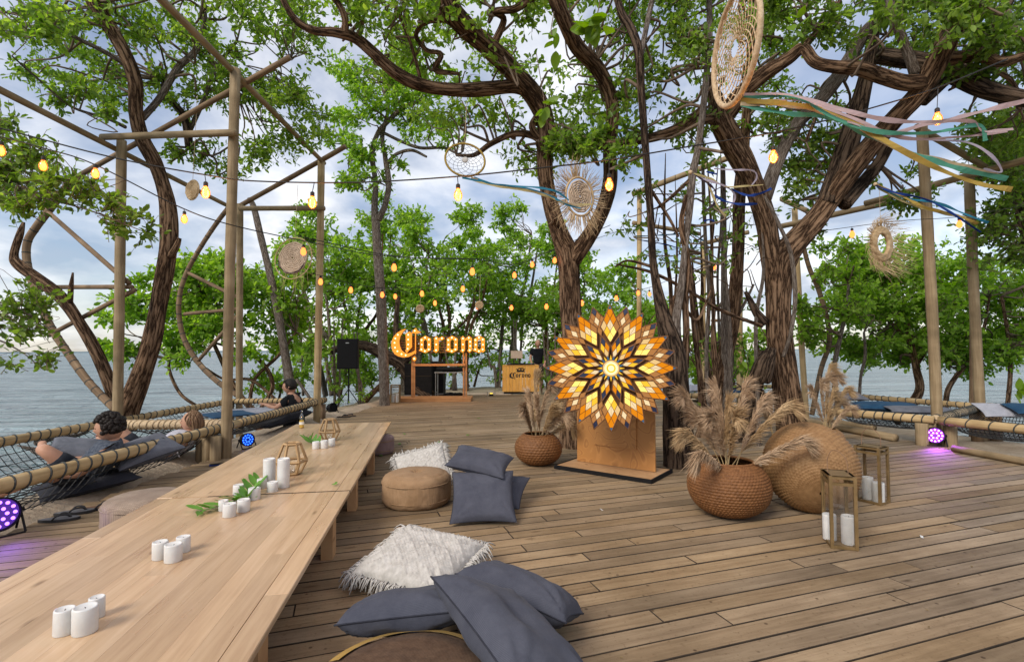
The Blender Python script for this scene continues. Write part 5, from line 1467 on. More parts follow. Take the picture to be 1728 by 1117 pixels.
def fringed(label, c, w, h, t, rot, seed, tassel=.06, bend=0.0):
    root = thing('fringed_cushion', label, 'cushion', c, group='cream fringed cushions')
    root.rotation_euler = rot
    n = 84
    top, bot, q, n = pillow_np(w, h, t, seed, n=n, pinch=.05)
    top = top.copy()
    # knitted relief: diamonds of cable with a seed-stitch ground
    g = np.linspace(-1, 1, n); Uu, Vv = np.meshgrid(g, g)
    a = np.abs(((Uu + Vv) * 2.2) % 1 - .5); b = np.abs(((Uu - Vv) * 2.2) % 1 - .5)
    rel = .0055 * (np.exp(-(np.minimum(a, b) / .08) ** 2)) + .0055 * np.sin(Uu * 78) * np.sin(Vv * 70) + .004 * np.abs(np.sin(Uu * 25 + 2 * np.sin(Vv * 9)))
    edge = np.clip(1 - np.maximum(np.abs(Uu), np.abs(Vv)), 0, .08) / .08
    top[:, 2] += (rel * edge).ravel()
    top[:, 2] -= bend * top[:, 0] ** 2; bot = bot.copy(); bot[:, 2] -= bend * bot[:, 0] ** 2
    mb = MB(); mb.add(top, q.tolist()); mb.add(bot, q[:, ::-1].tolist())
    mb.build('cover', MT['cream_knit'], root, smooth=True)
    r = np.random.default_rng(seed)
    for side in range(4):
        ed = []
        for k in range(0, n, 1):
            i = {0: k, 1: n * (n - 1) + k, 2: n * k, 3: n * k + n - 1}[side]; ed.append(top[i])
        out = {0: (0, -1, 0), 1: (0, 1, 0), 2: (-1, 0, 0), 3: (1, 0, 0)}[side]
        mb = MB()
        for k in range(0, n, 2):
            for s_ in range(3):
                L = tassel * r.uniform(.6, 1.15); o_ = np.array(out) + r.normal(0, .22, 3) * np.array([1, 1, .2])
                p0 = ed[k] + r.normal(0, .003, 3); p1 = p0 + o_ * L * .5 + np.array([0, 0, .006]); p2 = p0 + o_ * L + np.array([r.normal(0, .012), r.normal(0, .012), -.05 * r.uniform(0.4, 1)])
                mb.tube(catmull([p0, p1, p2], 2), [.0042, .0042, .004, .0036, .003], 4)
        tag(mb.build('fringe', MT['cream_knit'], root, smooth=True), kind='stuff')
    return root
fringed('cream knitted fringed cushion lying flat between pouf and slate heap', (-.53, 3.0, .105), .56, .54, .17, (R(9), R(4), R(-22)), 41)
fringed('cream fringed cushion folded against the back of the tan pouf', (-.86, 4.93, .20), .48, .40, .12, (R(42), R(-14), R(12)), 42, .055)
# ---------------------------------------------------------------- baskets, pampas, lanterns
def wickermat(name, c1, c2, c3):
    return pmat(name, c1, c3, (25, 25, 60), .6, .25, (220, 220, 300), mode='tuv', detail=3, lo=.3, hi=.7, bdist=.003)
MT['wicker'] = wickermat('wicker_rust', (0.115, 0.046, 0.014), (0.26, 0.11, 0.045), (0.21, 0.092, 0.032))
MT['wicker_tan'] = wickermat('wicker_tan', (0.19, 0.10, 0.04), (0.33, 0.19, 0.09), (0.29, 0.168, 0.075))
MT['pampas'] = pmat('pampas_hair', (0.32, 0.21, 0.125), (0.52, 0.38, 0.255), (6, 6, 6), .9, spec=.05)
MT['pampas_b'] = pmat('pampas_golden', (0.34, 0.22, 0.11), (0.50, 0.36, 0.21), (6, 6, 6), .9, spec=.05)
MT['straw'] = pmat('straw', (0.36, 0.25, 0.12), (0.52, 0.38, 0.2), (9, 9, 9), .8)
def basket(label, c, rad, h, mat, rows=30, spokes=52, neck=.62, rot=None, weave=.006, name='wicker_basket'):
    root = thing(name, label, 'basket', c, group='round wicker baskets')
    if rot: root.rotation_euler = rot
    per = 5; n = rows * per; prof = []
    for i in range(n + 1):
        t = i / n
        a = -math.pi / 2 * .985 + t * (math.pi / 2 * .985 + math.acos(neck ** (1 / .75)))
        rr = rad * max(math.cos(a), 0.0) ** .75
        prof.append((max(rr, 0.012), h * (1 + math.sin(a)) / (1 + math.sin(math.acos(neck ** (1 / .75))))))
    prof = np.array(prof)
    def dsp(th, i, pr):
        row = (i // per); ph = (i % per) / per
        return weave * np.abs(np.sin(math.pi * ph)) * (.55 + .45 * np.sin(spokes * th + math.pi * row)) + weave * .25 * np.sin(3 * th + i * .05)
    mb = MB(); mb.lathe(prof, spokes * 4, disp=dsp); mb.f = [f for f in mb.f if len(f) < 10]; mb.mi = [0] * len(mb.f)
    body = mb.build('weave', MT[mat], root, smooth=True)
    zt = prof[-1][1]; rt = prof[-1][0]
    MB().tube([(rt * math.cos(a), rt * math.sin(a), zt) for a in np.arange(40) * 2 * math.pi / 40], .011, 8, closed=True).build('rim', MT[mat], root, smooth=True)
    MB().lathe([(rt * .98, zt - .05), (0, zt - .05)], 24).build('soil_fill', MT['joist'], root)
    return root, zt, rt

def plume(root, base, tip, lean, seed, mat='pampas', n=330, fl=.80, hair=.125):
    """one feathery pampas plume: a stem and hundreds of fine hairs that droop along its lean"""
    r = np.random.default_rng(seed)
    base = np.array(base); tip = np.array(tip); lean = np.array(lean)
    mid = base * .45 + tip * .55 - lean * .15
    P = catmull([base, mid, tip, tip + lean * .4 + np.array([0, 0, -.02])], 10)
    s = MB(); s.tube(P[:int(len(P) * .8)], np.linspace(.004, .0018, int(len(P) * .8)), 5)
    o = s.build('stem', MT['straw'], root)
    T, A, B = frames(P)
    V = []; Fq = []
    L = len(P)
    for k in range(n):
        t = 1 - fl + fl * r.uniform(0, 1) ** .9
        f = t * (L - 1); i = min(int(f), L - 2); c = P[i] * (1 - (f - i)) + P[i + 1] * (f - i)
        u = (t - (1 - fl)) / fl
        env = hair * (.35 + .65 * math.sin(math.pi * (u * .8 + .16)) ** .8) * r.uniform(.5, 1.15)
        w = r.uniform(0, 2 * math.pi)
        rad = math.cos(w) * A[i] + math.sin(w) * B[i]
        d0 = T[i] * 1.0 + rad * .34 + lean / (np.linalg.norm(lean) + 1e-6) * .18 + r.normal(0, .08, 3)
        p1 = c + d0 * env * .55; p2 = p1 + (d0 * .5 + lean / (np.linalg.norm(lean) + 1e-6) * .35 + np.array([0, 0, -.22]) + r.normal(0, .13, 3)) * env * .8
        sd = np.cross(d0, r.normal(0, 1, 3)); sd /= np.linalg.norm(sd) + 1e-9; sd *= .0016
        b = len(V); V += [c - sd, c + sd, p1 + sd * 1.5, p1 - sd * 1.5, p2]
        Fq += [(b, b + 1, b + 2, b + 3), (b + 3, b + 2, b + 4)]
    mb = MB(); mb.add(V, Fq)
    tag(mb.build('plume', MT[mat], o), kind='stuff')
    return o

def pampas_bunch(label, base, plumes, seed0, mat='pampas', n=330):
    root = thing('pampas_grass', label, 'grass', base, group='dried pampas bunches')
    for i, (b, t, l) in enumerate(plumes):
        plume(root, b, t, l, seed0 + i, mat if i % 3 else 'pampas_b', int(n * 2.2))
    return root
def PP(base, d, lst):
    """plume tips given in photo pixels at depth d -> local vectors"""
    out = []
    for (x, y, dd, lx, ly) in lst:
        q = D(x, y, d + dd) - base
        out.append(((rnd.uniform(-.05, .05), rnd.uniform(-.05, .05), -.10), tuple(q), (lx * .16, rnd.uniform(-.06, .06), ly * .12)))
    return out

# front rust basket
bA = G(1224, 884, 0); dA = (bA.y + .17) / K
cA = Vector((bA.x, bA.y + .22, 0)); cA.x = (1224 - 864) / 864 * cA.y
_, zt, rt = basket('rust-brown round wicker basket full of pampas beside the big tilted basket', cA, M(64, cA.y / K), .42, 'wicker', rows=26, spokes=64, weave=.011)
pb = cA + Vector((0, 0, zt - .03))
pampas_bunch('tan pampas plumes standing in the rust-brown basket by the tilted one', pb, PP(pb, cA.y / K, [(1164, 732, -.1, -.7, -.5), (1184, 700, .1, -.5, -.1), (1210, 662, .2, -.1, .1), (1228, 684, .2, .05, .1), (1256, 656, .2, .25, .1), (1284, 680, .1, .6, 0), (1322, 688, 0, 1.3, -.2), (1344, 745, -.3, 1.3, -.3), (1186, 765, -.45, -.5, -1.2), (1240, 705, -.2, .1, 0), (1205, 705, -.1, -.3, 0), (1160, 672, 0, -.6, .3)]), 900, n=420)
# big tilted basket
bB = G(1352, 882, 0)
cB = Vector((0, bB.y + .30, 0)); cB.x = (1362 - 864) / 864 * cB.y
RB = M(71, cB.y / K)
rootB, ztb, rtb = basket('big tan wicker basket tipped on its side behind the lanterns', Vector((cB.x, cB.y, 0.0)), RB, RB * 1.75, 'wicker_tan', rows=36, spokes=56, rot=(R(-66), R(0), R(-14)), weave=.011)
ax = (Matrix.Rotation(R(-14), 3, 'Z') @ Matrix.Rotation(R(-66), 3, 'X')) @ Vector((0, 0, 1))
ctr = Vector((cB.x, cB.y, RB * .97))
rootB.location = ctr - ax * (RB * 1.75 / 2)
# left basket
bC = G(907, 790, 0); cC = Vector((0, bC.y + .20, 0)); cC.x = (907 - 864) / 864 * cC.y
_, ztc, rtc = basket('smaller rust-brown ribbed wicker basket left of the glowing star', cC, M(38.5, cC.y / K), .345, 'wicker', rows=16, spokes=40, weave=.011)
pb = cC + Vector((0, 0, ztc - .03))
pampas_bunch('pale drooping pampas plumes in the basket left of the glowing star', pb, PP(pb, cC.y / K, [(903, 640, 0, .15, .2), (893, 668, 0, -.1, 0), (925, 652, 0, .5, 0), (950, 664, -.1, 1.1, -.5), (966, 690, 0, 1.2, -1.3), (887, 690, -.2, -.2, 0), (930, 690, -.3, .4, 0), (906, 676, -.3, 0, 0), (945, 700, -.2, 1, -1.1), (958, 716, 0, .9, -1.6)]), 940, n=420)
# pampas behind the big tree, with its own basket mostly hidden
bD = D(1395, 730, 7.8); bD.z = 0
_, ztd, rtd = basket('tan wicker basket mostly hidden behind the big tilted basket', Vector((bD.x, bD.y, 0)), .20, .26, 'wicker_tan', rows=16, spokes=36)
pb = Vector((bD.x, bD.y, ztd - .03))
pampas_bunch('long curved pampas plumes rising in front of the right hammock', pb, PP(pb, bD.y / K, [(1400, 625, 0, 1.2, .3), (1410, 640, .1, 1, 0), (1385, 650, 0, .3, 0), (1425, 660, 0, 1.2, -.3), (1372, 660, 0, -.1, 0), (1430, 690, 0, 1.2, -.6), (1405, 665, -.1, .8, -.2), (1395, 640, 0, .8, 0), (1415, 680, .1, 1, -.4)]), 980, n=420)
bE = D(1305, 735, 8.6); bE.z = 0
pb = Vector((bE.x, bE.y, .1))
pampas_bunch('few drooping pampas plumes between the stump and the big trunk', pb, PP(pb, bE.y / K, [(1290, 665, 0, -.4, -.3), (1280, 680, 0, -.8, -.6), (1300, 670, 0, 0, 0), (1288, 690, 0, -.8, -1)]), 1000)

MT['lantern_metal'] = pmat('antique_brass', (0.16, 0.105, 0.045), (0.25, 0.165, 0.075), (12, 12, 12), .5, metal=.4)
MT['leather'] = pmat('leather_strap', (0.16, 0.09, 0.05), (0.25, 0.15, 0.09), (15, 15, 15), .7)
def box_lantern(label, c, rz, w=.20, dp=.17, h=.52, candles=((-.045, .02, .045, .20), (.05, -.02, .048, .17)), lab2='', handle=True):
    root = thing('box_lantern', label, 'lantern', c, rz, group='brass and glass box lanterns')
    t = .020
    for sx in (-1, 1):
        for sy in (-1, 1):
            MB().box((sx * (w / 2 - t / 2), sy * (dp / 2 - t / 2), h / 2), (t, t, h)).build('corner_post', MT['lantern_metal'], root)
    for z in (t / 2, h - t / 2, h - .052):
        for sy in (-1, 1): MB().box((0, sy * (dp / 2 - t / 2), z), (w - 2 * t - .001, t * .9, t * .9)).build('frame_bar', MT['lantern_metal'], root)
        for sx in (-1, 1): MB().box((sx * (w / 2 - t / 2), 0, z), (t * .9, dp - 2 * t - .001, t * .9)).build('frame_bar', MT['lantern_metal'], root)
    MB().box((0, 0, h - .004), (w - .002, dp - .002, .006)).build('roof', MT['lantern_metal'], root)
    MB().box((0, 0, .006), (w - .04, dp - .04, .008)).build('floor', MT['lantern_metal'], root)
    for sy in (-1, 1): MB().box((0, sy * (dp / 2 - t / 2), h / 2 - .018), (w - 2 * t, .003, h - .085)).build('pane', MT['glass'], root)
    for sx in (-1, 1): MB().box((sx * (w / 2 - t / 2), 0, h / 2 - .018), (.003, dp - 2 * t, h - .085)).build('pane', MT['glass'], root)
    if handle:
        MB().tube(catmull([(-w * .38, 0, h), (-w * .36, .01, h + .09), (-.02, .015, h + .15), (w * .30, .01, h + .10), (w * .38, 0, h)], 6), .0028, 5).build('handle', MT['leather'], root)
    for (x, y, r, hh) in candles:
        p = Vector(c) + Matrix.Rotation(rz, 3, 'Z') @ Vector((x, y, .0105))
        cr = thing('candle', ('taller ' if hh == max(q[3] for q in candles) else 'shorter ') + lab2, 'candle', p, group='pillar candles inside lanterns')
        prof = [(r * .97, 0), (r, .004), (r, hh * .95), (r * .94, hh), (r * .84, hh), (r * .75, hh * .97), (0, hh * .95)]
        MB().lathe(prof, 24).build('wax', MT['white_wax'], cr, smooth=True)
        MB().tube([(0, 0, hh * .94), (.002, 0, hh * .99)], .0016, 5).build('wick', MT['dark'], cr)
    return root
c = (G(1408, 922, 0) + G(1440, 905, 0)) / 2
p1 = G(1409, 926, 0); p2 = G(1457, 931, 0); p3 = G(1381, 904, 0)
ux = (p2 - p1); wx = ux.length; rz = math.atan2(ux.y, ux.x)
box_lantern('brass box lantern standing in front of the big tilted basket', (p2 + p3) / 2, rz, wx, (p3 - p1).length * .95, .47, ((-.05, .04, .042, .17), (.05, -.015, .045, .185)), 'white pillar candle inside the lantern before the tilted basket')
p1 = G(1490, 855, 0); p2 = G(1500, 847, 0); p3 = G(1446, 845, 0)
ux = (p1 - p3); rz = math.atan2(ux.y, ux.x)
box_lantern('brass box lantern with leather handle beside the big tilted basket', (p3 + p2) / 2, rz, ux.length, .17, .475, ((-.04, .01, .042, .19), (.05, -.01, .045, .165)), 'white pillar candle inside the lantern with the leather handle')
p1 = G(657, 680, 0)
box_lantern('small brass box lantern at the foot of the pale slim tree', Vector((p1.x + .14, p1.y + .05, 0)), .1, .24, .2, .46, ((-.05, .0, .04, .20), (.05, 0.0, .04, .22)), 'white pillar candle inside the lantern by the pale slim tree', False)

# ---------------------------------------------------------------- the glowing star
STAR_C = D(1030, 621, 5.75)
def panemat(name, c, s): return emat(name, c, s)
PM = {'white': emat('pane_white', (1.0, .76, .44), .80), 'yellow': emat('pane_yellow', (1.0, .55, .04), .9), 'glow': emat('pane_glow', (1.0, .72, .17), 1.2), 'orange': emat('pane_orange', (1.0, .32, .012), .68),
      'tan': emat('pane_tan', (.62, .27, .085), .62), 'blue': emat('pane_blue', (.08, .30, .55), .40), 'cream': emat('pane_cream', (1.0, .66, .28), .72), 'core': emat('pane_core', (1.0, .84, .42), 1.2), 'ring': emat('pane_ring', (1.0, .60, .05), .9)}
PM['navy'] = pmat('pane_navy', (0.012, 0.018, 0.05), (0.02, 0.03, 0.075), (20, 20, 20), .2, spec=.6)
MT['star_wood'] = pmat('star_wood', (0.13, 0.055, 0.02), (0.22, 0.10, 0.04), (14, 14, 14), .55, .2)
star = thing('stained_glass_star', 'glowing many-pointed stained glass star on a plywood stand', 'lamp', Vector((STAR_C.x, STAR_C.y, 0)))
SR = M(106, 5.75)
yaw = R(-6)
def SP(r, a, dz=0.0):
    x, z = r * SR * math.cos(R(a)), r * SR * math.sin(R(a))
    v = Vector((x * 1.03, -dz, z))
    v = Matrix.Rotation(yaw, 3, 'Z') @ v
    return v + STAR_C
def lerp2(a, b, t): return (a[0] + (b[0] - a[0]) * t, a[1] + (b[1] - a[1]) * t)
def pol(r, a): return (r * math.cos(R(a)), r * math.sin(R(a)))
def pane(par, quad, m, dz, inset=.05):
    cx = sum(q[0] for q in quad) / len(quad); cy = sum(q[1] for q in quad) / len(quad)
    pts = [((q[0] + (cx - q[0]) * inset), (q[1] + (cy - q[1]) * inset)) for q in quad]
    V = []
    for z in (dz, dz + .006):
        for q in pts:
            r = math.hypot(*q); a = math.degrees(math.atan2(q[1], q[0])); V.append(list(SP(r, a, z)))
    n = len(pts)
    Fs = [tuple(range(n, 2 * n)), tuple(range(n - 1, -1, -1))] + [(i, (i + 1) % n, (i + 1) % n + n, i + n) for i in range(n)]
    MB().add(V, Fs).build('pane', PM[m], par, world=True)
def petal(outline, dz, depth=.05):
    V = []
    for z in (dz - depth, dz):
        for q in outline:
            r = math.hypot(*q); a = math.degrees(math.atan2(q[1], q[0])); V.append(list(SP(r * 1.0, a, z)))
    n = len(outline)
    mb = MB(); mb.add(V, [tuple(range(n, 2 * n)), tuple(range(n - 1, -1, -1))] + [(i, (i + 1) % n, (i + 1) % n + n, i + n) for i in range(n)])
    o = mb.build('petal', MT['star_wood'], star, world=True)
    ORIGIN[o.name] = ORIGIN[star.name]
    # raised wooden lip
    mb = MB()
    ring = [list(SP(math.hypot(*q), math.degrees(math.atan2(q[1], q[0])), dz + .006)) for q in outline]
    for i in range(n): mb.tube([ring[i], ring[(i + 1) % n]], .0065, 4)
    mb.build('lip', MT['star_wood'], o, world=True)
    return o
def grid4(a, b, c, d, i, j, ni, nj):
    def Q(u, v): return lerp2(lerp2(a, b, u), lerp2(d, c, u), v)
    return [Q(i / ni, j / nj), Q((i + 1) / ni, j / nj), Q((i + 1) / ni, (j + 1) / nj), Q(i / ni, (j + 1) / nj)]
Vb = [list(SP(.62, t, -.004)) for t in range(0, 360, 10)] + [list(SP(.62, t, -.03)) for t in range(0, 360, 10)]
MB().add(Vb, [tuple(range(36)), tuple(range(71, 35, -1))] + [(i, i + 36, (i + 1) % 36 + 36, (i + 1) % 36) for i in range(36)]).build('back_disc', MT['star_wood'], star, world=True)
for k in range(12):
    a = 15 + 30 * k
    # outer secondary petal (behind)
    A, B, C, Dd = pol(.52, a), pol(.79, a - 9.2), pol(1.0, a), pol(.79, a + 9.2)
    o = petal([A, B, C, Dd], .0)
    mp_ = {(0, 0): 'tan', (1, 0): 'tan', (0, 1): 'white', (1, 1): 'white', (2, 0): 'tan', (2, 1): 'tan', (0, 2): 'tan', (1, 2): 'tan', (2, 2): 'navy'}
    for i in range(3):
        for j in range(3):
            m = mp_[(i, j)]
            if (i, j) == (0, 1): m = 'tan'
            pane(o, grid4(A, B, C, Dd, i, j, 3, 3), m, .002, .12)
for k in range(12):
    a = 30 * k
    # outer bright petal: a lattice of rhombic panes either side of a centre line, blue at the tip
    A, B, C, Dd = pol(.40, a), pol(.67, a - 12.6), pol(1.0, a), pol(.67, a + 12.6)
    o = petal([A, B, C, Dd], .022)
    cl = {(0, 0): 'glow', (1, 0): 'glow', (0, 1): 'yellow', (1, 1): 'white', (2, 0): 'tan', (0, 2): 'cream', (2, 1): 'orange', (1, 2): 'orange', (2, 2): 'orange'}
    for i in range(3):
        for j in range(3):
            q = grid4(A, B, C, Dd, i, j, 3, 3); m = cl[(i, j)]
            if i == j == 2:
                t1, t2 = lerp2(q[1], q[2], .45), lerp2(q[3], q[2], .45)
                pane(o, [q[0], q[1], t1, t2, q[3]], 'orange', .024, .10); pane(o, [t1, q[2], t2], 'blue', .024, .12)
            elif i == j:
                pane(o, [q[0], q[1], q[2]], m, .024, .13); pane(o, [q[0], q[2], q[3]], m, .024, .13)
            else: pane(o, q, m, .024, .10)
for k in range(12):
    a = 15 + 30 * k
    A, B, C, Dd = pol(.15, a), pol(.34, a - 12.5), pol(.53, a), pol(.34, a + 12.5)
    o = petal([A, B, C, Dd], .044)
    cols = [['cream', 'yellow'], ['orange', 'navy']] if k % 2 else [['white', 'orange'], ['yellow', 'navy']]
    for i in range(2):
        for j in range(2): pane(o, grid4(A, B, C, Dd, i, j, 2, 2), cols[i][j], .046, .12)
cen = MB()
Vd = [list(SP(.135, t, .075)) for t in range(0, 360, 12)] + [list(SP(.135, t, .04)) for t in range(0, 360, 12)]
cen.add(Vd, [tuple(range(30))] + [(i, i + 30, (i + 1) % 30 + 30, (i + 1) % 30) for i in range(30)])
co = cen.build('centre_boss', MT['star_wood'], star, world=True)
for r0, m, z in ((.125, 'cream', .078), (.10, 'core', .080), (.07, 'ring', .082), (.045, 'core', .084)):
    MB().add([list(SP(r0, t, z)) for t in range(0, 360, 12)], [tuple(range(30))]).build('pane', PM[m], co, world=True)
for k in range(24):
    a = 15 * k
    pane(co, [pol(.135, a - 7), pol(.135, a + 7), pol(.215, a)], 'blue' if k % 2 else 'yellow', .058, .05)
# plywood stand
def plymat():
    m, nt, b = newmat('plywood')
    mp = coords(nt, 'object', (1.6, 3.0, 2.2))
    n = node(nt, "TexNoise", Scale=1.5, Detail=1.0, Distortion=0.9); nt.links.new(mp.outputs[0], n.inputs["Vector"])
    mu = node(nt, "Math", operation='MULTIPLY'); mu.inputs[1].default_value = 34.0; nt.links.new(n.outputs[0], mu.inputs[0])
    fr_ = node(nt, "Math", operation='SINE'); nt.links.new(mu.outputs[0], fr_.inputs[0])
    r = ramp(nt, fr_.outputs[0], [(0.0, (0.40, 0.19, 0.058)), (0.55, (0.46, 0.225, 0.072)), (1.0, (0.33, 0.15, 0.045))])
    nt.links.new(r.outputs[0], b.inputs["Base Color"]); b.inputs["Roughness"].default_value = .45
    return m
MT['ply'] = plymat()
f1 = G(974, 778, .035); f2 = G(1106, 797, .035)
pw = (f2 - f1).length; pz = math.atan2((f2 - f1).y, (f2 - f1).x)
mid = (f1 + f2) / 2
rotp = Matrix.Rotation(pz, 3, 'Z')
def plc(v): return mid + rotp @ Vector(v) - Vector((0, 0, mid.z))
MB().box(plc((0, .012, .40)), (pw, .022, .72), rotp).build('back_board', MT['ply'], star, world=True)
MB().box(plc((0, -.05, .0185)), (pw * 1.18, .56, .033), rotp).build('base', MT['table_leg'], star, world=True)
for (x, y, w_, d_) in ((0, -.338, pw * 1.18 + .024, .016), (pw * .59 + .008, -.05, .016, .56), (-pw * .59 - .008, -.05, .016, .56), (0, .236, pw * 1.18 + .024, .012)):
    MB().box(plc((x, y, .022)), (w_, d_, .040), rotp).build('rubber_edge', MT['dark'], star, world=True)
MB().box(plc((0, .02, .70)) + Vector((0, -.02, 0)), (.5, .035, .9), rotp).build('strut', MT['ply'], star, world=True)
# ---------------------------------------------------------------- lit sign, booth, sound and floor lamps
MT['sign_wood'] = pmat('sign_timber', (0.34, 0.16, 0.06), (0.46, 0.24, 0.10), (3, 3, 12), .6, .2)
MT['slat_wood'] = pmat('sign_slat', (0.09, 0.045, 0.022), (0.15, 0.08, 0.04), (3, 3, 12), .7)
MT['letter_face'] = emat('letter_face_lit', (1.0, .36, .045), .95)  # faces emit in place of the bulbs' light falling on them
MT['letter_side'] = pmat('letter_side', (0.32, 0.12, 0.03), (0.40, 0.16, 0.05), (5, 5, 5), .5)
MT['sign_bulb'] = emat('sign_bulb', (1.0, .74, .36), 3.6, False)
CR = [[(268, 85), (225, 98), (180, 125), (145, 165), (127, 210), (125, 255), (135, 297), (158, 332), (192, 352), (240, 364), (292, 358), (338, 335), (366, 310), (362, 288), (325, 313), (285, 325), (255, 318), (225, 292), (207, 250), (203, 205), (213, 160), (237, 120)],
      [(262, 135), (300, 112), (325, 128), (325, 262), (275, 322), (258, 300), (268, 280)],
      [(322, 130), (335, 100), (362, 78), (378, 104), (414, 120), (378, 134), (345, 130)],
      [(353, 133), (363, 133), (363, 330), (353, 330)],
      [(348, 350), (368, 368), (362, 392), (348, 400), (334, 392), (328, 370)]]
OO = [[(455, 152), (402, 184), (402, 282), (388, 296), (455, 322), (455, 288), (437, 276), (437, 205), (455, 190)],
      [(455, 152), (508, 182), (508, 292), (455, 322), (455, 288), (472, 276), (472, 200), (455, 190)]]
RR = [[(533, 182), (560, 156), (582, 178), (582, 296), (558, 321), (528, 300), (540, 288), (540, 196)], [(582, 180), (615, 158), (642, 180), (615, 198), (582, 196)]]
NN = [[(793, 180), (815, 154), (837, 176), (837, 296), (815, 320), (790, 300), (801, 288), (801, 196)], [(837, 184), (875, 153), (905, 180), (905, 292), (880, 320), (856, 298), (868, 285), (868, 200), (852, 194), (837, 206)]]
sh = lambda L, dx: [[(x + dx, y) for x, y in p] for p in L]
AA = sh(OO, 520) + [[(1020, 270), (1033, 298), (1010, 316), (990, 306)]]
LETTERS = [('C', CR), ('o', OO), ('r', RR), ('o', sh(OO, 258)), ('n', NN), ('a', AA)]
OB = [(452, 172), (488, 190), (490, 240), (487, 285), (450, 302), (417, 285), (420, 240), (418, 195)]
BULBS = [[(190, 145), (166, 180), (158, 222), (163, 268), (186, 303), (225, 330), (265, 341), (290, 145), (290, 190), (290, 238), (284, 280), (352, 106), (348, 375)], OB, [(560, 180), (560, 238), (558, 292), (614, 178)], [(x + 258, y) for x, y in OB], [(817, 180), (817, 238), (815, 292), (873, 174), (887, 212), (887, 252), (882, 292)], [(x + 520, y) for x, y in OB]]
SD = 15.6
base_z = 0.0
def sgn(cx, cy):       # crop pixel of the sign study -> photo pixel
    return 640 + cx / 5.76, 540 + cy / 5.76
sC = D(*sgn(570, 240), SD)
sign = thing('lit_letter_sign', 'orange bulb-lit letters reading Corona on a timber frame', 'sign', Vector((sC.x, sC.y, 0)))
def sq(cx, cy, dy=0.0):
    p = D(*sgn(cx, cy), SD); return (p.x, p.y + dy, p.z)
for (nm, polys), bl in zip(LETTERS, BULBS):
    side = MB()
    face = MB()
    for P in polys:
        front = [sq(x, y, -.10) for x, y in P]; back = [sq(x, y, -.015) for x, y in P]; n = len(P)
        side.add(front + back, [(i, (i + 1) % n, (i + 1) % n + n, i + n) for i in range(n)] + [tuple(range(2 * n - 1, n - 1, -1))])
        face.add([sq(x, y, -.085) for x, y in P], [tuple(range(n))])
    o = side.build('letter', MT['letter_side'], sign, world=True)
    face.build('letter_face', MT['letter_face'], o, world=True)
    for x, y in bl:
        MB().sphere(sq(x, y, -.115), .018, 8, 6).build('bulb', MT['sign_bulb'], o, world=True, smooth=True)
for i, y in enumerate((165, 190, 215, 240, 265, 290, 312)):
    a = sq(150, y); b = sq(1022, y)
    MB().box(((a[0] + b[0]) / 2, a[1] + .012, (a[2] + b[2]) / 2), (b[0] - a[0], .02, M(13 / 5.76, SD))).build('slat', MT['slat_wood'], sign, world=True)
for x in (318, 338, 818, 843):
    t = sq(x, 160); 
    MB().box((t[0], t[1] + (.055 if x in (318, 818) else -.0 + .055), (t[2] + .09) / 2), (.042, .045, t[2] - .09)).build('upright', MT['sign_wood'], sign, world=True)
a, b = sq(328, 437), sq(835, 437)
MB().box(((a[0] + b[0]) / 2, a[1] + .005, a[2]), (b[0] - a[0], .045, .06)).build('cross_bar', MT['sign_wood'], sign, world=True)
a, b = G(682, 669, .0), G(803, 664, 0)
MB().box(((a.x + b.x) / 2, sC.y + .12, .046), (b.x - a.x + .1, .75, .09)).build('plinth', MT['sign_wood'], sign, world=True)

for x in (190, 420, 600, 760, 960):
    l = bpy.data.lights.new('sign_light', 'POINT'); l.energy = 6; l.color = (1, .45, .13); l.shadow_soft_size = .1
    lo = bpy.data.objects.new('sign_light', l); col.objects.link(lo); lo.parent = sign
    lo.location = Vector(sq(x, 260, -.55)) - ORIGIN[sign.name]
# booth with planked front
MT['booth_wood'] = plankmat('booth_pine', 0, False, [(0.3, (0.60, 0.28, 0.055)), (0.5, (0.74, 0.37, 0.08)), (0.7, (0.80, 0.44, 0.12))], gx=20, gy=2.0, var=.06, bump=.1, rough=.6)
b0 = G(849, 664.5, 0); b1 = G(909, 664.5, 0)
bw = b1.x - b0.x; by_ = b0.y; bz = D(880, 617.5, by_ / K).z
booth = thing('booth', 'pine-clad booth with black crown emblem and Corona lettering', 'booth', Vector(((b0.x + b1.x) / 2, by_, 0)))
bcx = (b0.x + b1.x) / 2
MB().box((bcx, by_ + .33, .03), (bw - .04, .60, .058)).build('black_plinth', MT['dark'], booth, world=True)
npl = 11
for k in range(npl):
    w = bw / npl
    MB().box((b0.x + (k + .5) * w, by_ + .01, (bz + .065) / 2), (w - .006, .02, bz - .065)).build('front_plank', MT['booth_wood'], booth, world=True)
for s in (0, 1):
    for k in range(5):
        MB().box((b0.x - .011 if s == 0 else b1.x + .011, by_ + .07 + k * .124, (bz + .065) / 2), (.02, .118, bz - .065)).build('side_plank', MT['booth_wood'], booth, world=True)
MB().box((bcx, by_ + .32, bz + .011), (bw + .03, .66, .02)).build('counter', MT['booth_wood'], booth, world=True)
MT['black_print'] = pmat('black_print', (0.012, 0.012, 0.012), (0.02, 0.02, 0.02), (6, 6, 6), .7)
for nm, polys in LETTERS:
    mb = MB()
    for P in polys:
        pts = []
        for x, y in P:
            px = 640 + (1265 + (x - 125) * .2265) / 5.76; py = 540 + (506 + (y - 78) * .213) / 5.76
            q = D(px, py, by_ / K); pts.append((q.x, by_ - .004, q.z))
        mb.add(pts, [tuple(range(len(P)))])
    mb.build('letter', MT['black_print'], booth, world=True)
mb = MB()
crown_px = [(1332, 505), (1340, 488), (1326, 474), (1350, 474), (1352, 466), (1376, 463), (1400, 466), (1403, 474), (1422, 474), (1408, 488), (1415, 505)]
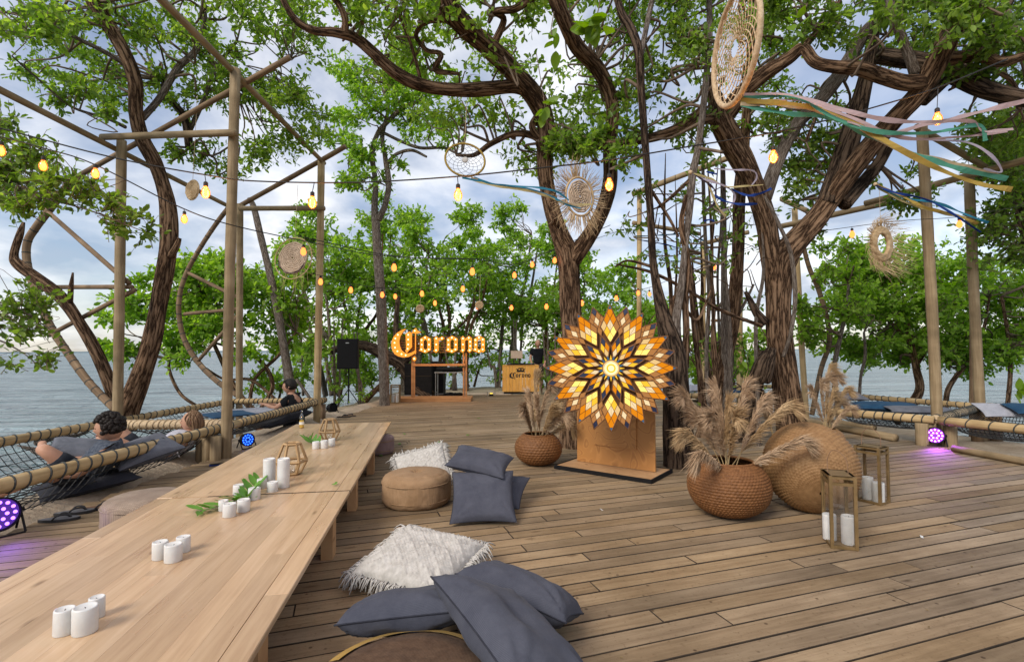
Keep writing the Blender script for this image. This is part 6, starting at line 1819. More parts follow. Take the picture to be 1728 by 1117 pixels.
inner = [(1352, 486), (1372, 478), (1378, 484), (1385, 478), (1400, 486), (1398, 492), (1354, 492)]
for P in (crown_px,):
    pts = []
    for x, y in P:
        q = D(640 + x / 5.76, 540 + y / 5.76, by_ / K); pts.append((q.x, by_ - .004, q.z))
    mb.add(pts, [tuple(range(len(P)))])
mb.build('crown_emblem', MT['black_print'], booth, world=True)
for hole in ([(1350, 480), (1366, 474), (1372, 482), (1358, 488)], [(1380, 482), (1386, 474), (1402, 480), (1396, 488)]):
    pts = []
    for x, y in hole:
        q = D(640 + x / 5.76, 540 + y / 5.76, by_ / K); pts.append((q.x, by_ - .0065, q.z))
    MB().add(pts, [tuple(range(4))]).build('emblem_gap', MT['booth_wood'], booth, world=True)
# console on the booth and laptop
con = thing('mixing_console', 'black mixing console with players on the booth counter', 'mixer', Vector((bcx, by_ + .3, bz + .021)))
MB().box((0, 0, .022), (bw * .78, .34, .044)).build('body', MT['dark'], con)
for x in (-.34, .34):
    MB().lathe([(.09, .045), (.088, .055), (0, .056)], 20, (x, 0, 0)).build('jog_wheel', MT['steel'], con, smooth=True)
for i in range(8): MB().lathe([(.012, .045), (.010, .066), (0, .067)], 8, (-.14 + i * .04, rnd.uniform(-.1, .1), 0)).build('knob', MT['dark'], con)
lap = thing('laptop', 'beige-backed laptop open on a stand above the booth', 'laptop', Vector((bcx - .12, by_ + .34, bz + .066)))
MT['laptop'] = pmat('laptop_lid', (0.42, 0.31, 0.22), (0.48, 0.36, 0.26), (3, 3, 3), .4, metal=.2)
lw = M(20, by_ / K); lh = M(13, by_ / K)
lz = D(878, 598, by_ / K).z - (bz + .066)
MB().box((0, -.02, lz - lh * .52), (lw, .25, .014)).build('keyboard', MT['laptop'], lap)
MB().box((0, -.15, lz - lh * .02), (lw, .012, lh), Matrix.Rotation(R(-12), 3, 'X')).build('lid', MT['laptop'], lap)
for s in (-1, 1): MB().tube([(s * .1, 0, 0), (s * .1, -.02, lz - lh * .52)], .008, 6).build('stand_leg', MT['dark'], lap)

# flight cases and small table behind the sign
for (x0, y0, x1, y1, dp, lab, nm) in ((682, 613, 728, 664, 17.0, 'black equipment case behind the left of the sign frame', 'flight_case'), (727, 610, 748, 663, 17.6, 'tall black equipment case behind the middle of the sign', 'flight_case')):
    a = D(x0, y1, dp); b = D(x1, y0, dp)
    root = thing(nm, lab, 'case', Vector(((a.x + b.x) / 2, a.y + .3, 0)), group='black equipment cases')
    w = b.x - a.x; h = b.z
    MB().box((0, 0, h / 2), (w, .55, h)).build('case', MT['dark'], root)
    for z in (.04, h * .62, h - .02): MB().box((0, -.279, z), (w * 1.005, .012, .022)).build('edge_band', MT['steel'] if z == .04 else MT['joist'], root)
a = D(735, 628, 16.8); b = D(785, 628, 16.8)
root = thing('folding_table', 'small folding table with black gear behind the sign frame', 'table', Vector(((a.x + b.x) / 2, a.y, 0)))
MB().box((0, 0, a.z), (b.x - a.x, .5, .025)).build('tabletop', MT['steel'], root)
for sx in (-1, 1):
    for sy in (-1, 1): MB().tube([(sx * (b.x - a.x) * .46, sy * .22, -.05), (sx * (b.x - a.x) * .46, sy * .22, a.z)], .012, 6).build('leg', MT['steel'], root)
    MB().tube([(sx * (b.x - a.x) * .46, -.22, .15), (sx * (b.x - a.x) * .46, .22, .15)], .009, 6).build('leg_brace', MT['steel'], root)
k_ = thing('keyboard_case', 'long black soft case lying on the folding table', 'case', Vector(((a.x + b.x) / 2, a.y, a.z + .013)))
mb = MB(); mb.lathe([(.01, -.4), (.09, -.38), (.11, 0), (.09, .38), (.01, .4)], 12, rot=Matrix.Rotation(R(90), 3, 'Y')); mb.v[-1][:, 2] = mb.v[-1][:, 2] * .6 + .065
mb.build('bag', MT['dark'], k_, smooth=True)
q = D(765, 655, 17)
k_ = thing('cable_heap', 'dark heap of cables and cloth under the folding table', 'cables', Vector((q.x, q.y, -.05)))
for i in range(9):
    mb = MB(); rr = rnd.uniform(.12, .3)
    mb.tube(catmull([(rr * math.cos(t * .9 + i) * rnd.uniform(.7, 1.2), rr * math.sin(t * .9 + i), rnd.uniform(.02, .16)) for t in range(9)], 4), .02, 6); mb.build('cable', MT['dark'], k_, smooth=True)
q = G(829, 668, 0)
k_ = thing('floor_lamp_box', 'small clear box lamp with yellow light on the deck edge', 'lamp', q)
s_ = .11
for sx in (-1, 1):
    for sy in (-1, 1): MB().tube([(sx * s_, sy * .08, 0), (sx * s_, sy * .08, .13)], .006, 4).build('corner', MT['steel'], k_)
MB().box((0, 0, .13), (2 * s_, .16, .006)).build('lid', MT['glass'], k_)
MB().box((0, 0, .03), (.12, .08, .05)).build('battery', MT['dark'], k_)
MB().box((.0, -.0, .075), (.08, .05, .03)).build('light', emat('yellow_lamp', (1, .7, .1), 1.2), k_)

# loudspeaker on tripod
q = G(588, 684, 0); dS = q.y / K
ls = thing('speaker_stand', 'black tripod stand carrying the loudspeaker at the deck edge', 'stand', q)
zt_ = D(590, 622, dS).z
MB().tube([(0, 0, .1), (0, 0, zt_ + .05)], .017, 8).build('pole', MT['dark'], ls)
MB().tube([(0, 0, .42), (0, 0, .5)], .028, 10).build('collar', MT['dark'], ls)
for k in range(3):
    a = R(90 + 120 * k + 20)
    MB().tube([(0, 0, .40), (.30 * math.cos(a), .30 * math.sin(a), .012)], .011, 6).build('leg', MT['dark'], ls)
    MB().sphere((.30 * math.cos(a), .30 * math.sin(a), .014), .016, 8, 6).build('rubber_foot', MT['dark'], ls)
wS = M(35, dS); hS = M(50, dS)
lsb = thing('loudspeaker', 'black loudspeaker box mounted on the tripod stand', 'speaker', Vector((q.x + .02, q.y, zt_ + .0)))
mb = MB(); mb.prism([(-wS / 2, -.17), (wS / 2, -.17), (wS * .36, .17), (-wS * .36, .17)], hS); mb.build('cabinet', MT['dark'], lsb)
MT['grille'] = pmat('speaker_grille', (0.006, 0.006, 0.007), (0.014, 0.014, 0.015), (300, 300, 300), .7, .3, spec=.08)
MB().box((0, -.178, hS / 2), (wS * .9, .014, hS * .92)).build('grille', MT['grille'], lsb)
MB().box((0, -.187, hS * .86), (wS * .16, .004, .02)).build('badge', MT['steel'], lsb)

# LED floor lamps
def par(label, p, rz, tilt, cname, c, strength, rad=.11, lit=True, energy=0, name='floor_spotlight'):
    root = thing(name, label, 'spotlight', p, rz, group='round LED floor lamps')
    h = rad * 1.35
    Rm = Matrix.Translation((0, 0, h)) @ Matrix.Rotation(R(90) - tilt, 4, 'X')      # local +Z faces -Y, tilted up
    def put(mb, nm, m):
        mb.v = [np.array([list(Rm @ Vector(v)) for v in a]) for a in mb.v]
        return mb.build(nm, m, root, smooth=False)
    put(MB().lathe([(.02, -rad * 1.2), (rad * .75, -rad * 1.1), (rad * .95, -rad * .7), (rad, -.02), (rad * 1.04, 0), (rad * 1.04, .035), (rad * .97, .035), (rad * .96, .012), (0, .012)], 28), 'housing', MT['dark'])
    em = emat(cname, c, strength, False) if lit else MT['dark']
    bz_ = emat(cname + '_bezel', tuple(x * .5 for x in c), strength * .10, False) if lit else MT['grille']
    put(MB().lathe([(rad * .94, .014), (0, .0145)], 28), 'lens_plate', bz_)
    for n_, rr in ((1, 0), (6, .36), (12, .74)):
        for k in range(n_):
            a = k * 2 * math.pi / n_
            if rr == 0: continue
            put(MB().lathe([(rad * .105, .016), (rad * .10, .022), (0, .027)], 10, (rr * rad * math.cos(a), rr * rad * math.sin(a), 0)), 'led', em)
    for s in (-1, 1):
        MB().tube([(s * rad * 1.1, .02, h), (s * rad * 1.12, -.07, .01), ], .008, 6).build('bracket', MT['dark'], root)
        MB().tube([(s * rad * 1.1, .02, h), (s * rad * 1.12, .09, .01), ], .008, 6).build('bracket', MT['dark'], root)
        MB().tube([(s * rad * 1.02, .02, h), (s * rad * 1.28, .02, h)], .014, 8).build('knob', MT['dark'], root)
    MB().tube([(-rad * 1.12, -.07, .008), (rad * 1.12, -.07, .008)], .006, 6).build('foot_bar', MT['dark'], root)
    if energy:
        l = bpy.data.lights.new(name + '_beam', 'SPOT'); l.energy = energy; l.color = c; l.spot_size = R(75); l.spot_blend = .6; l.shadow_soft_size = .06
        lo = bpy.data.objects.new('lamp_beam', l); col.objects.link(lo); lo.parent = root
        lo.matrix_local = Rm @ Matrix.Translation((0, 0, .05)) @ Matrix.Rotation(R(180), 4, 'X')
    return root
p = G(1578, 752, 0)
par('round floor lamp lit purple in front of the hammock posts', p, R(-28), R(-4), 'led_purple', (.50, .10, 1.0), 14, .105, True, 26)
p = G(417, 756, 0.0); p.z = max(0, float(sand_z(p.x, p.y)))
par('round floor lamp lit blue beside the hammock support posts', p, R(52), R(4), 'led_blue', (.02, .10, 1.0), 5, .085, True, 0)
p = G(-4, 905, 0)
par('round floor lamp lit violet at the seaward edge of the deck', p, R(62), R(0), 'led_violet', (.28, .10, 1.0), 5, .115, True, 14)
p = G(561, 699, 0)
par('unlit black floor lamp at the end of the hammock rail', p, R(60), R(8), 'led_off', (.1, .1, .1), 1, .10, False, 0)

# star panes, letter faces and added point lights before the sign light the boards
# ---------------------------------------------------------------- strings of bulbs
MT['wire'] = pmat('black_cable', (0.012, 0.012, 0.012), (0.02, 0.02, 0.02), (9, 9, 9), .6)
MT['bulb_glass'] = glassmat('amber_bulb_glass', (1.0, .62, .22), .05, .10)
_nt = MT['bulb_glass'].node_tree; _e = node(_nt, 'Emission'); _e.inputs[0].default_value = (1, .25, .04, 1); _e.inputs[1].default_value = .5; _a = node(_nt, 'AddShader'); _o = [n_ for n_ in _nt.nodes if n_.type == 'OUTPUT_MATERIAL'][0]
_nt.links.new(_o.inputs[0].links[0].from_socket, _a.inputs[0]); _nt.links.new(_e.outputs[0], _a.inputs[1]); _nt.links.new(_a.outputs[0], _o.inputs[0]); MT['bulb_glass'].cycles.emission_sampling = 'NONE'   # the lit glass glows
MT['filament'] = emat('filament', (1.0, .38, .09), 11, False)
MT['bulb_far'] = emat('bulb_glow', (1.0, .19, .04), 3.0, False)
def festoon(label, wire, bulbs, r=.0045, near=True, light=0.0):
    P = catmull([list(D(*w)) for w in wire], 10)
    root = thing('festoon_string', label, 'lights', Vector(P[0]), group='festoon strings of warm bulbs')
    MB().tube(P, r, 5).build('cable', MT['wire'], root, world=True, smooth=True)
    for (bx, by, bd, size) in bulbs:
        q = D(bx, by, bd); s = size
        top = np.array([q.x, q.y, q.z + s * 1.15])
        j = int(np.argmin(np.hypot(P[:, 0] - q.x, P[:, 1] - q.y))); w = P[j]
        sk_ = MB(); sk_.lathe([(s * .22, s * .62), (s * .24, s * .66), (s * .24, s * 1.05), (s * .16, s * 1.15), (0, s * 1.15)], 10, tuple(q))
        if abs(w[2] - top[2]) < .5 and np.hypot(w[0] - q.x, w[1] - q.y) < .4: sk_.tube([top, [w[0], w[1], w[2]]], .0025, 4)
        so = sk_.build('socket', MT['wire'], root, world=True)
        prof = [(0, -s * .78), (s * .22, -s * .72), (s * .42, -s * .48), (s * .49, -s * .15), (s * .42, s * .2), (s * .28, s * .45), (s * .22, s * .63)]
        if near:
            MB().lathe(prof, 14, tuple(q)).build('bulb', MT['bulb_glass'], so, world=True, smooth=True)
            mb = MB()
            for k in range(4):
                a = k * math.pi / 2 + .4
                mb.tube([(q.x + s * .16 * math.cos(a), q.y + s * .16 * math.sin(a), q.z + s * .28), (q.x + s * .09 * math.cos(a + .8), q.y + s * .09 * math.sin(a + .8), q.z - s * .45)], s * .05, 5)
            mb.build('filament', MT['filament'], so, world=True)
        else:
            MB().lathe(prof, 9, tuple(q)).build('bulb', MT['bulb_far'], so, world=True, smooth=True)
        if light:
            l = bpy.data.lights.new('bulb_light', 'POINT'); l.energy = light; l.color = (1, .55, .2); l.shadow_soft_size = .03
            lo = bpy.data.objects.new('bulb_light', l); col.objects.link(lo); lo.parent = so
            lo.location = Vector((q.x, q.y, q.z - s * .1)) - ORIGIN[root.name]
B0 = .053
festoon('long near cable with large amber bulbs crossing before the trunks', [(-60, 200, 3.2), (36, 226, 3.3), (200, 268, 3.4), (358, 297, 3.5), (437, 306, 3.5), (600, 308, 3.5), (772, 298, 3.45), (900, 285, 3.4), (1028, 270, 3.4), (1160, 248, 3.4), (1305, 224, 3.4), (1407, 200, 3.4), (1507, 172, 3.4), (1583, 148, 3.4), (1700, 100, 3.4)],
        [(347, 324, 3.5, B0), (527, 341, 3.5, B0), (773, 328, 3.45, B0), (1028, 311, 3.4, B0), (1305, 264, 3.4, B0), (1582, 200, 3.4, B0)], light=5.0)
festoon('lower cable with amber bulbs running past the first timber post', [(-60, 215, 3.9), (73, 250, 4.0), (160, 278, 4.1), (300, 348, 4.3), (380, 377, 4.5), (480, 400, 5.2), (540, 412, 6), (650, 432, 8), (800, 437, 10), (930, 425, 11), (1060, 385, 11.5)],
        [(2, 254, 3.95, B0), (73, 279, 4.0, B0), (161, 292, 4.1, B0), (311, 369, 4.3, B0 * .9)], light=1.2)
far_bulbs = [(512, 424, 6.0), (665, 451, 6.4), (797, 458, 6.4), (868, 464, 8), (898, 446, 8), (936, 439, 8)]
festoon('far cable with small glowing bulbs above the lit lettering', [(500, 398, 5.8), (665, 432, 6.4), (797, 437, 6.4), (868, 446, 8), (936, 420, 8), (1030, 380, 8)], [(x, y, d, .058) for x, y, d in far_bulbs], near=False)
festoon('farther cable with tiny glowing bulbs sagging over the stage', [(480, 452, 9.0), (541, 465, 9.0), (592, 478, 9.2), (645, 486, 9.4), (712, 484, 9.6), (780, 476, 9.8), (870, 450, 10), (960, 410, 10)], [(541, 475, 9.0, .072), (592, 489, 9.2, .068), (645, 497, 9.4, .068), (712, 495, 9.6, .068), (781, 487, 9.8, .07)], near=False)
festoon('lowest far cable of tiny bulbs strung in front of the shore trees', [(600, 480, 11.2), (667, 490, 11.2), (734, 501, 11.2), (806, 507, 11.2), (863, 509, 11.2), (922, 507, 11.2), (982, 500, 11.2), (1040, 493, 11.2), (1096, 485, 11.2), (1203, 442, 10.5), (1330, 400, 10)], [(667, 500, 11.2, .07), (734, 511, 11.2, .07), (806, 517, 11.2, .075), (863, 519, 11.2, .07), (922, 517, 11.2, .075), (982, 511, 11.2, .075), (1040, 503, 11.2, .075), (1077, 494, 11.2, .07), (1096, 496, 11.2, .065)], near=False)
festoon('cable with few bulbs running through the slender trunks to the right post', [(1130, 440, 9.5), (1203, 440, 9.0), (1300, 405, 8.6), (1437, 383, 8.2), (1530, 372, 8), (1618, 366, 7.6), (1740, 345, 7)], [(1205, 450, 9, .07), (1438, 395, 8.2, .07), (1619, 378, 7.6, .07)], near=False)

# ---------------------------------------------------------------- dreamcatchers and ribbons
RIB = {k: pmat('ribbon_' + k, c, tuple(x * .8 for x in c), (9, 9, 9), .8) for k, c in {'pink': (.55, .42, .43), 'yellow': (.48, .34, .08), 'green': (.10, .34, .24), 'cream': (.52, .42, .27), 'teal': (.03, .22, .34), 'blue': (.012, .05, .26), 'lilac': (.42, .38, .46), 'dark': (.05, .03, .05), 'straw': (.50, .42, .2)}.items()}
for _m in RIB.values():       # thin gauzy cloth lets some light through
    _nt = _m.node_tree; _b = _nt.nodes['Principled BSDF']; _t = node(_nt, 'BsdfTranslucent'); _x = node(_nt, 'MixShader'); _x.inputs[0].default_value = .4
    _nt.links.new(_b.inputs['Base Color'].links[0].from_socket, _t.inputs[0]); _nt.links.new(_b.outputs[0], _x.inputs[1]); _nt.links.new(_t.outputs[0], _x.inputs[2]); _nt.links.new(_x.outputs[0], _nt.nodes['Material Output'].inputs[0])
def ribbon(root, pts, w, m, tw=.6, seed=0):
    P = catmull([list(D(*p)) for p in pts], 7); n = len(P)
    T, A, B = frames(P)
    V = []; r = np.random.default_rng(seed); ph = r.uniform(0, 6); w = w * .78
    for i in range(n):
        a = ph + tw * i * .5 + .8 * math.sin(i * .9 + ph)
        ww = w * (1 + .15 * math.sin(i * 1.1 + ph))
        d = (math.cos(a) * .35 * A[i] + (0.75 + .25 * math.sin(a)) * B[i]) * ww / 2; d2 = np.cross(T[i], d); d2 = d2 / (np.linalg.norm(d2) + 1e-9) * .0006
        V += [P[i] - d + d2, P[i] + d + d2, P[i] + d - d2, P[i] - d - d2]
    Fs = [(0, 1, 2, 3), (4 * n - 1, 4 * n - 2, 4 * n - 3, 4 * n - 4)]
    for i in range(n - 1):
        for k in range(4):
            Fs.append((4 * i + k, 4 * i + (k + 1) % 4, 4 * i + 4 + (k + 1) % 4, 4 * i + 4 + k))
    return MB().add(V, Fs).build('ribbon', RIB[m], root, world=True, smooth=False)

def web(mb, rad, fn, n=14, rings=8, r=.003, inner=.12):
    prev = [(rad, 2 * math.pi * k / n) for k in range(n)]
    for j in range(rings):
        rr = rad * (1 - (j + 1) / (rings + .3) * (1 - inner))
        cur = [(rr, 2 * math.pi * (k + .5 * ((j + 1) % 2)) / n) for k in range(n)]
        for k in range(n):
            a = prev[k]
            b1 = cur[k]; b0_ = cur[k - 1] if (j % 2 == 0) else cur[(k + 1) % n]
            for b in (b1, b0_):
                mb.tube([fn(*a), fn(*b)], r, 3, caps=False)
        prev = cur
def hoop(label, px, py, dep, rpx, yaw_, pitch_, ringm, ringr, webm, n, rings, wr, name='dreamcatcher', wrap=None, inner=.12, cat='dreamcatcher', oval=1.0):
    c = D(px, py, dep); rad = M(rpx, dep)
    root = thing(name, label, cat, c, group='woven hoops hung from the trees')
    Rm = Matrix.Rotation(yaw_, 3, 'Z') @ Matrix.Rotation(pitch_, 3, 'X')
    def fn(r, a, dy=0.0): return list(c + Rm @ Vector((r * math.cos(a), dy, r * oval * math.sin(a))))
    mb = MB(); mb.tube([fn(rad, t) for t in np.arange(40) * 2 * math.pi / 40], ringr, 9, closed=True); ro = mb.build('ring', ringm, root, world=True, smooth=True)
    if webm:
        mb = MB(); web(mb, rad * .98, fn, n, rings, wr, inner); tag(mb.build('web', webm, root, world=True), kind='stuff')
    return root, fn, rad, c
def hang(root, c, fn, rad, up):
    top = fn(rad, math.pi / 2)
    MB().tube([top, [top[0] + .02, top[1] + .03, top[2] + up]], .003, 4).build('cord', MT['rope'], root, world=True)

# big jute dreamcatcher
h1, fn, rad, c = hoop('big jute dreamcatcher with long pastel ribbons hung from the big tree', 1240, 82, 3.5, 92, R(-90), R(0), MT['rope'], .017, MT['rope'], 22, 11, .0034, inner=.14)
hang(h1, c, fn, rad, .7)
for k, (pts, w, m) in enumerate([
    ([(1255, 160, 3.45), (1330, 160, 3.3), (1420, 185, 3.1), (1500, 203, 3.0), (1580, 205, 2.95), (1650, 190, 2.9), (1740, 168, 2.85)], .032, 'pink'),
    ([(1255, 165, 3.45), (1340, 165, 3.3), (1410, 200, 3.15), (1480, 222, 3.05), (1560, 225, 3.0), (1610, 218, 2.95), (1655, 212, 2.95), (1663, 238, 2.95)], .03, 'green'),
    ([(1250, 170, 3.45), (1330, 175, 3.3), (1400, 188, 3.2), (1460, 218, 3.1), (1530, 258, 3.0), (1600, 292, 2.95), (1660, 312, 2.9), (1708, 320, 2.9)], .04, 'yellow'),
    ([(1250, 174, 3.45), (1340, 178, 3.32), (1420, 200, 3.22), (1500, 245, 3.1), (1570, 268, 3.05), (1640, 285, 3), (1690, 298, 3)], .04, 'cream'),
    ([(1250, 178, 3.45), (1330, 192, 3.35), (1400, 198, 3.25), (1470, 232, 3.15), (1550, 262, 3.05), (1620, 285, 3.0), (1700, 302, 2.95)], .036, 'green'),
    ([(1430, 205, 3.1), (1500, 225, 3.05), (1570, 208, 3.0), (1640, 205, 2.95), (1660, 222, 2.95), (1710, 218, 2.9)], .026, 'pink'),
    ([(1480, 228, 3.1), (1560, 236, 3.05), (1630, 240, 3.0), (1672, 262, 2.95), (1690, 290, 2.95), (1660, 285, 2.95)], .018, 'lilac'),
    ([(1252, 172, 3.46), (1345, 170, 3.3), (1430, 196, 3.15), (1520, 232, 3.05), (1610, 232, 3.0), (1700, 222, 2.95)], .024, 'pink')]):
    ribbon(h1, pts, w, m, .5, k)
# small hoop with blue ribbons
h2, fn, rad, c = hoop('thin yellow wrapped hoop with spider web and blue ribbons', 785, 270, 6.6, 34, R(12), R(-12), RIB['yellow'], .012, MT['rope_dark'], 12, 6, .0022, oval=.92)
hang(h2, c, fn, rad, .5)
MB().sphere(c, .035, 10, 6, (1, .4, 1)).build('bead', MT['cream_knit'], h2, world=True)
for k, (pts, w, m) in enumerate([([(800, 300, 6.5), (830, 310, 6.4), (870, 314, 6.3), (910, 317, 6.2), (940, 324, 6.2), (960, 338, 6.2)], .03, 'teal'), ([(790, 302, 6.5), (830, 313, 6.4), (880, 320, 6.3), (920, 330, 6.2), (960, 345, 6.2), (1000, 345, 6.2)], .035, 'straw'), ([(780, 300, 6.5), (840, 312, 6.4), (890, 318, 6.3), (930, 332, 6.2), (955, 345, 6.2), (980, 352, 6.2)], .03, 'teal'), ([(795, 300, 6.5), (850, 316, 6.4), (900, 322, 6.3), (945, 340, 6.2), (985, 348, 6.2)], .04, 'cream')]):
    ribbon(h2, pts, w, m, .5, 20 + k)
MT['fibre'] = pmat('pale_fibre', (0.38, 0.28, 0.20), (0.55, 0.43, 0.32), (30, 30, 30), .9, rand=.12)
MT['raffia'] = pmat('raffia', (0.40, 0.27, 0.14), (0.58, 0.43, 0.26), (12, 12, 12), .85)
def woven_disc(root, fn, rad, rings, m, wob=.10):
    for j in range(rings):
        rr = rad * (.06 + .94 * (j + .5) / rings)
        P = [fn(rr * (1 + wob * .2 * math.sin(9 * t + j)), t, -.004 * math.sin(11 * t + j * 1.7) - .01) for t in np.arange(44) * 2 * math.pi / 44]
        MB().tube(P, rad / rings * .56, 5, closed=True).build('coil', m, root, world=True, smooth=True)
def rays(root, fn, r0, r1, n, m, seed, rr=.0022, droop=0.0, wind=(0, 0, 0)):
    r = np.random.default_rng(seed); mb = MB()
    for k in range(n):
        a = r.uniform(0, 2 * math.pi); l = r0 + (r1 - r0) * r.uniform(.45, 1)
        p0 = np.array(fn(r0 * .96, a)); p1 = np.array(fn((r0 + l) / 2, a + r.normal(0, .04), r.normal(0, .02))); p2 = np.array(fn(l, a + r.normal(0, .08), r.normal(0, .04))) + np.array([0, 0, -droop * r.uniform(0, 1)]) + np.array(wind) * r.uniform(.2, 1)
        mb.tube([p0, p1, p2], [rr * 1.3, rr, rr * .5], 3, caps=False)
    tag(mb.build('raffia_rays', m, root, world=True), kind='stuff')
# sunburst with raffia rays, in front of the forked tree
h3, fn, rad, c = hoop('straw sunburst hoop with long raffia rays on the forked tree', 978, 332, 7.3, 27, R(24), R(0), MT['raffia'], .014, None, 0, 0, 0, name='raffia_sunburst', oval=1.22, cat='wall hanging')
woven_disc(h3, lambda r, a, dy=0: fn(r, a, dy), rad * .86, 7, MT['fibre'])
rays(h3, fn, rad, rad * 2.25, 300, MT['raffia'], 5, .003, .02)
MB().tube([fn(rad, math.pi / 2), [fn(rad, math.pi / 2)[0] + .1, fn(rad, 1.57)[1] + .3, fn(rad, 1.57)[2] + .7]], .003, 4).build('cord', MT['rope'], h3, world=True)
# woven disc in a ring at the left
h4, fn, rad, c = hoop('woven fibre disc hung inside a thin ring beside the bamboo post', 495, 436, 8.6, 36, R(-14), R(-6), MT['raffia'], .007, None, 0, 0, 0, name='woven_disc', cat='wall hanging')
woven_disc(h4, fn, rad * .78, 8, MT['fibre'])
MB().tube([fn(rad * .74, t, -.025) for t in np.linspace(3.3, 5.9, 14)], .007, 5).build('dark_stripe', RIB['dark'], h4, world=True)
hang(h4, c, fn, rad, .8)
rays(h4, fn, rad * .8, rad * 1.4, 60, MT['raffia'], 6, .0018, .25)
# small plain disc
h5, fn, rad, c = hoop('small plain straw disc hanging on a cord beside the leaning tree', 325, 321, 8.0, 17, R(-25), R(0), MT['raffia'], .008, None, 0, 0, 0, name='straw_disc', cat='wall hanging')
woven_disc(h5, fn, rad * .97, 6, MT['raffia'], .02)
hang(h5, c, fn, rad, 1.2)
# right raffia sunburst blown by wind
h6, fn, rad, c = hoop('windblown raffia sunburst hoop hanging left of the right timber post', 1487, 412, 8.0, 25, R(22), R(0), MT['raffia'], .018, None, 0, 0, 0, name='raffia_sunburst', oval=1.15, cat='wall hanging')
woven_disc(h6, lambda r, a, dy=0: fn(rad * .62 + r * .36, a, dy), rad, 4, MT['raffia'])
rays(h6, fn, rad, rad * 2.1, 260, MT['raffia'], 7, .0026, .12, (.28, 0, .02))
hang(h6, c, fn, rad, .9)
for (x, y, lab) in ((709, 521, 'tiny round straw disc dangling above the lit lettering'), (809, 515, 'tiny round straw disc beside a glowing bulb over the sign')):
    h7, fn, rad, c = hoop(lab, x, y, 11, 6.5, R(10), R(0), MT['raffia'], .008, None, 0, 0, 0, name='straw_disc', cat='wall hanging')
    woven_disc(h7, fn, rad * .95, 4, MT['raffia'], .02); hang(h7, c, fn, rad, .5)
# loose ribbon bundles
def bundle(label, spec, knot, seed):
    c = D(*knot); root = thing('ribbon_bundle', label, 'ribbons', c, group='ribbon bundles tied to branches')
    MB().sphere(c, .02, 8, 6).build('knot', MT['rope'], root, world=True)
    for k, (pts, w, m) in enumerate(spec): ribbon(root, pts, w, m, .9, seed + k)
bundle('tangle of lilac, navy and cream ribbons caught by the big trunk', [
    ([(1165, 292, 5.4), (1190, 303, 5.4), (1225, 315, 5.3), (1240, 330, 5.3), (1232, 350, 5.3), (1212, 358, 5.3)], .03, 'lilac'),
    ([(1170, 293, 5.4), (1200, 302, 5.4), (1225, 315, 5.3), (1260, 314, 5.2), (1288, 312, 5.2)], .026, 'straw'),
    ([(1170, 294, 5.4), (1195, 310, 5.4), (1208, 325, 5.4), (1204, 345, 5.4), (1190, 357, 5.4), (1220, 352, 5.3)], .028, 'dark'),
    ([(1205, 285, 5.4), (1240, 287, 5.3), (1270, 288, 5.2), (1277, 300, 5.2), (1266, 316, 5.2)], .022, 'lilac'),
    ([(1205, 330, 5.4), (1225, 340, 5.3), (1250, 345, 5.2), (1278, 344, 5.2)], .032, 'blue'),
    ([(1235, 320, 5.3), (1262, 330, 5.2), (1285, 326, 5.2), (1302, 318, 5.2)], .032, 'blue'),
    ([(1190, 296, 5.4), (1203, 330, 5.4), (1212, 350, 5.3), (1225, 365, 5.3)], .03, 'straw'),
    ([(1192, 290, 5.4), (1200, 292, 5.4), (1210, 294, 5.4)], .03, 'blue'),
    ([(1188, 373, 5.4), (1198, 371, 5.4), (1206, 374, 5.4)], .028, 'blue')], (1165, 291, 5.4), 40)
bundle('yellow and blue ribbons streaming past the right timber post', [
    ([(1478, 312, 6.2), (1520, 330, 6), (1560, 350, 5.9), (1610, 362, 5.8), (1650, 378, 5.8)], .04, 'yellow'),
    ([(1480, 315, 6.2), (1530, 335, 6), (1580, 342, 5.9), (1630, 362, 5.8), (1668, 376, 5.8)], .034, 'teal'),
    ([(1478, 313, 6.2), (1510, 325, 6), (1560, 336, 5.9), (1600, 356, 5.8), (1655, 392, 5.8)], .03, 'blue'),
    ([(1482, 318, 6.2), (1530, 342, 6), (1590, 360, 5.9), (1630, 368, 5.8)], .036, 'straw')], (1477, 311, 6.2), 60)
bundle('blue ribbons strung level between the distant poles', [
    ([(1072, 399, 9), (1100, 398, 9), (1130, 396, 9), (1165, 395, 9), (1190, 408, 9)], .03, 'teal'),
    ([(1072, 402, 9), (1110, 402, 9), (1150, 410, 9), (1200, 412, 9)], .028, 'cream'),
    ([(1073, 404, 9), (1120, 412, 9), (1160, 422, 9), (1175, 415, 9), (1176, 405, 9)], .026, 'blue')], (1071, 400, 9), 70)
bundle('yellow ribbon ring hanging near a bulb behind the trunks', [
    ([(1165, 438, 9), (1185, 446, 9), (1205, 450, 9), (1206, 458, 9), (1192, 460, 9)], .03, 'yellow'),
    ([(1165, 440, 9), (1180, 446, 9), (1196, 445, 9)], .026, 'cream')], (1164, 437, 9), 80)
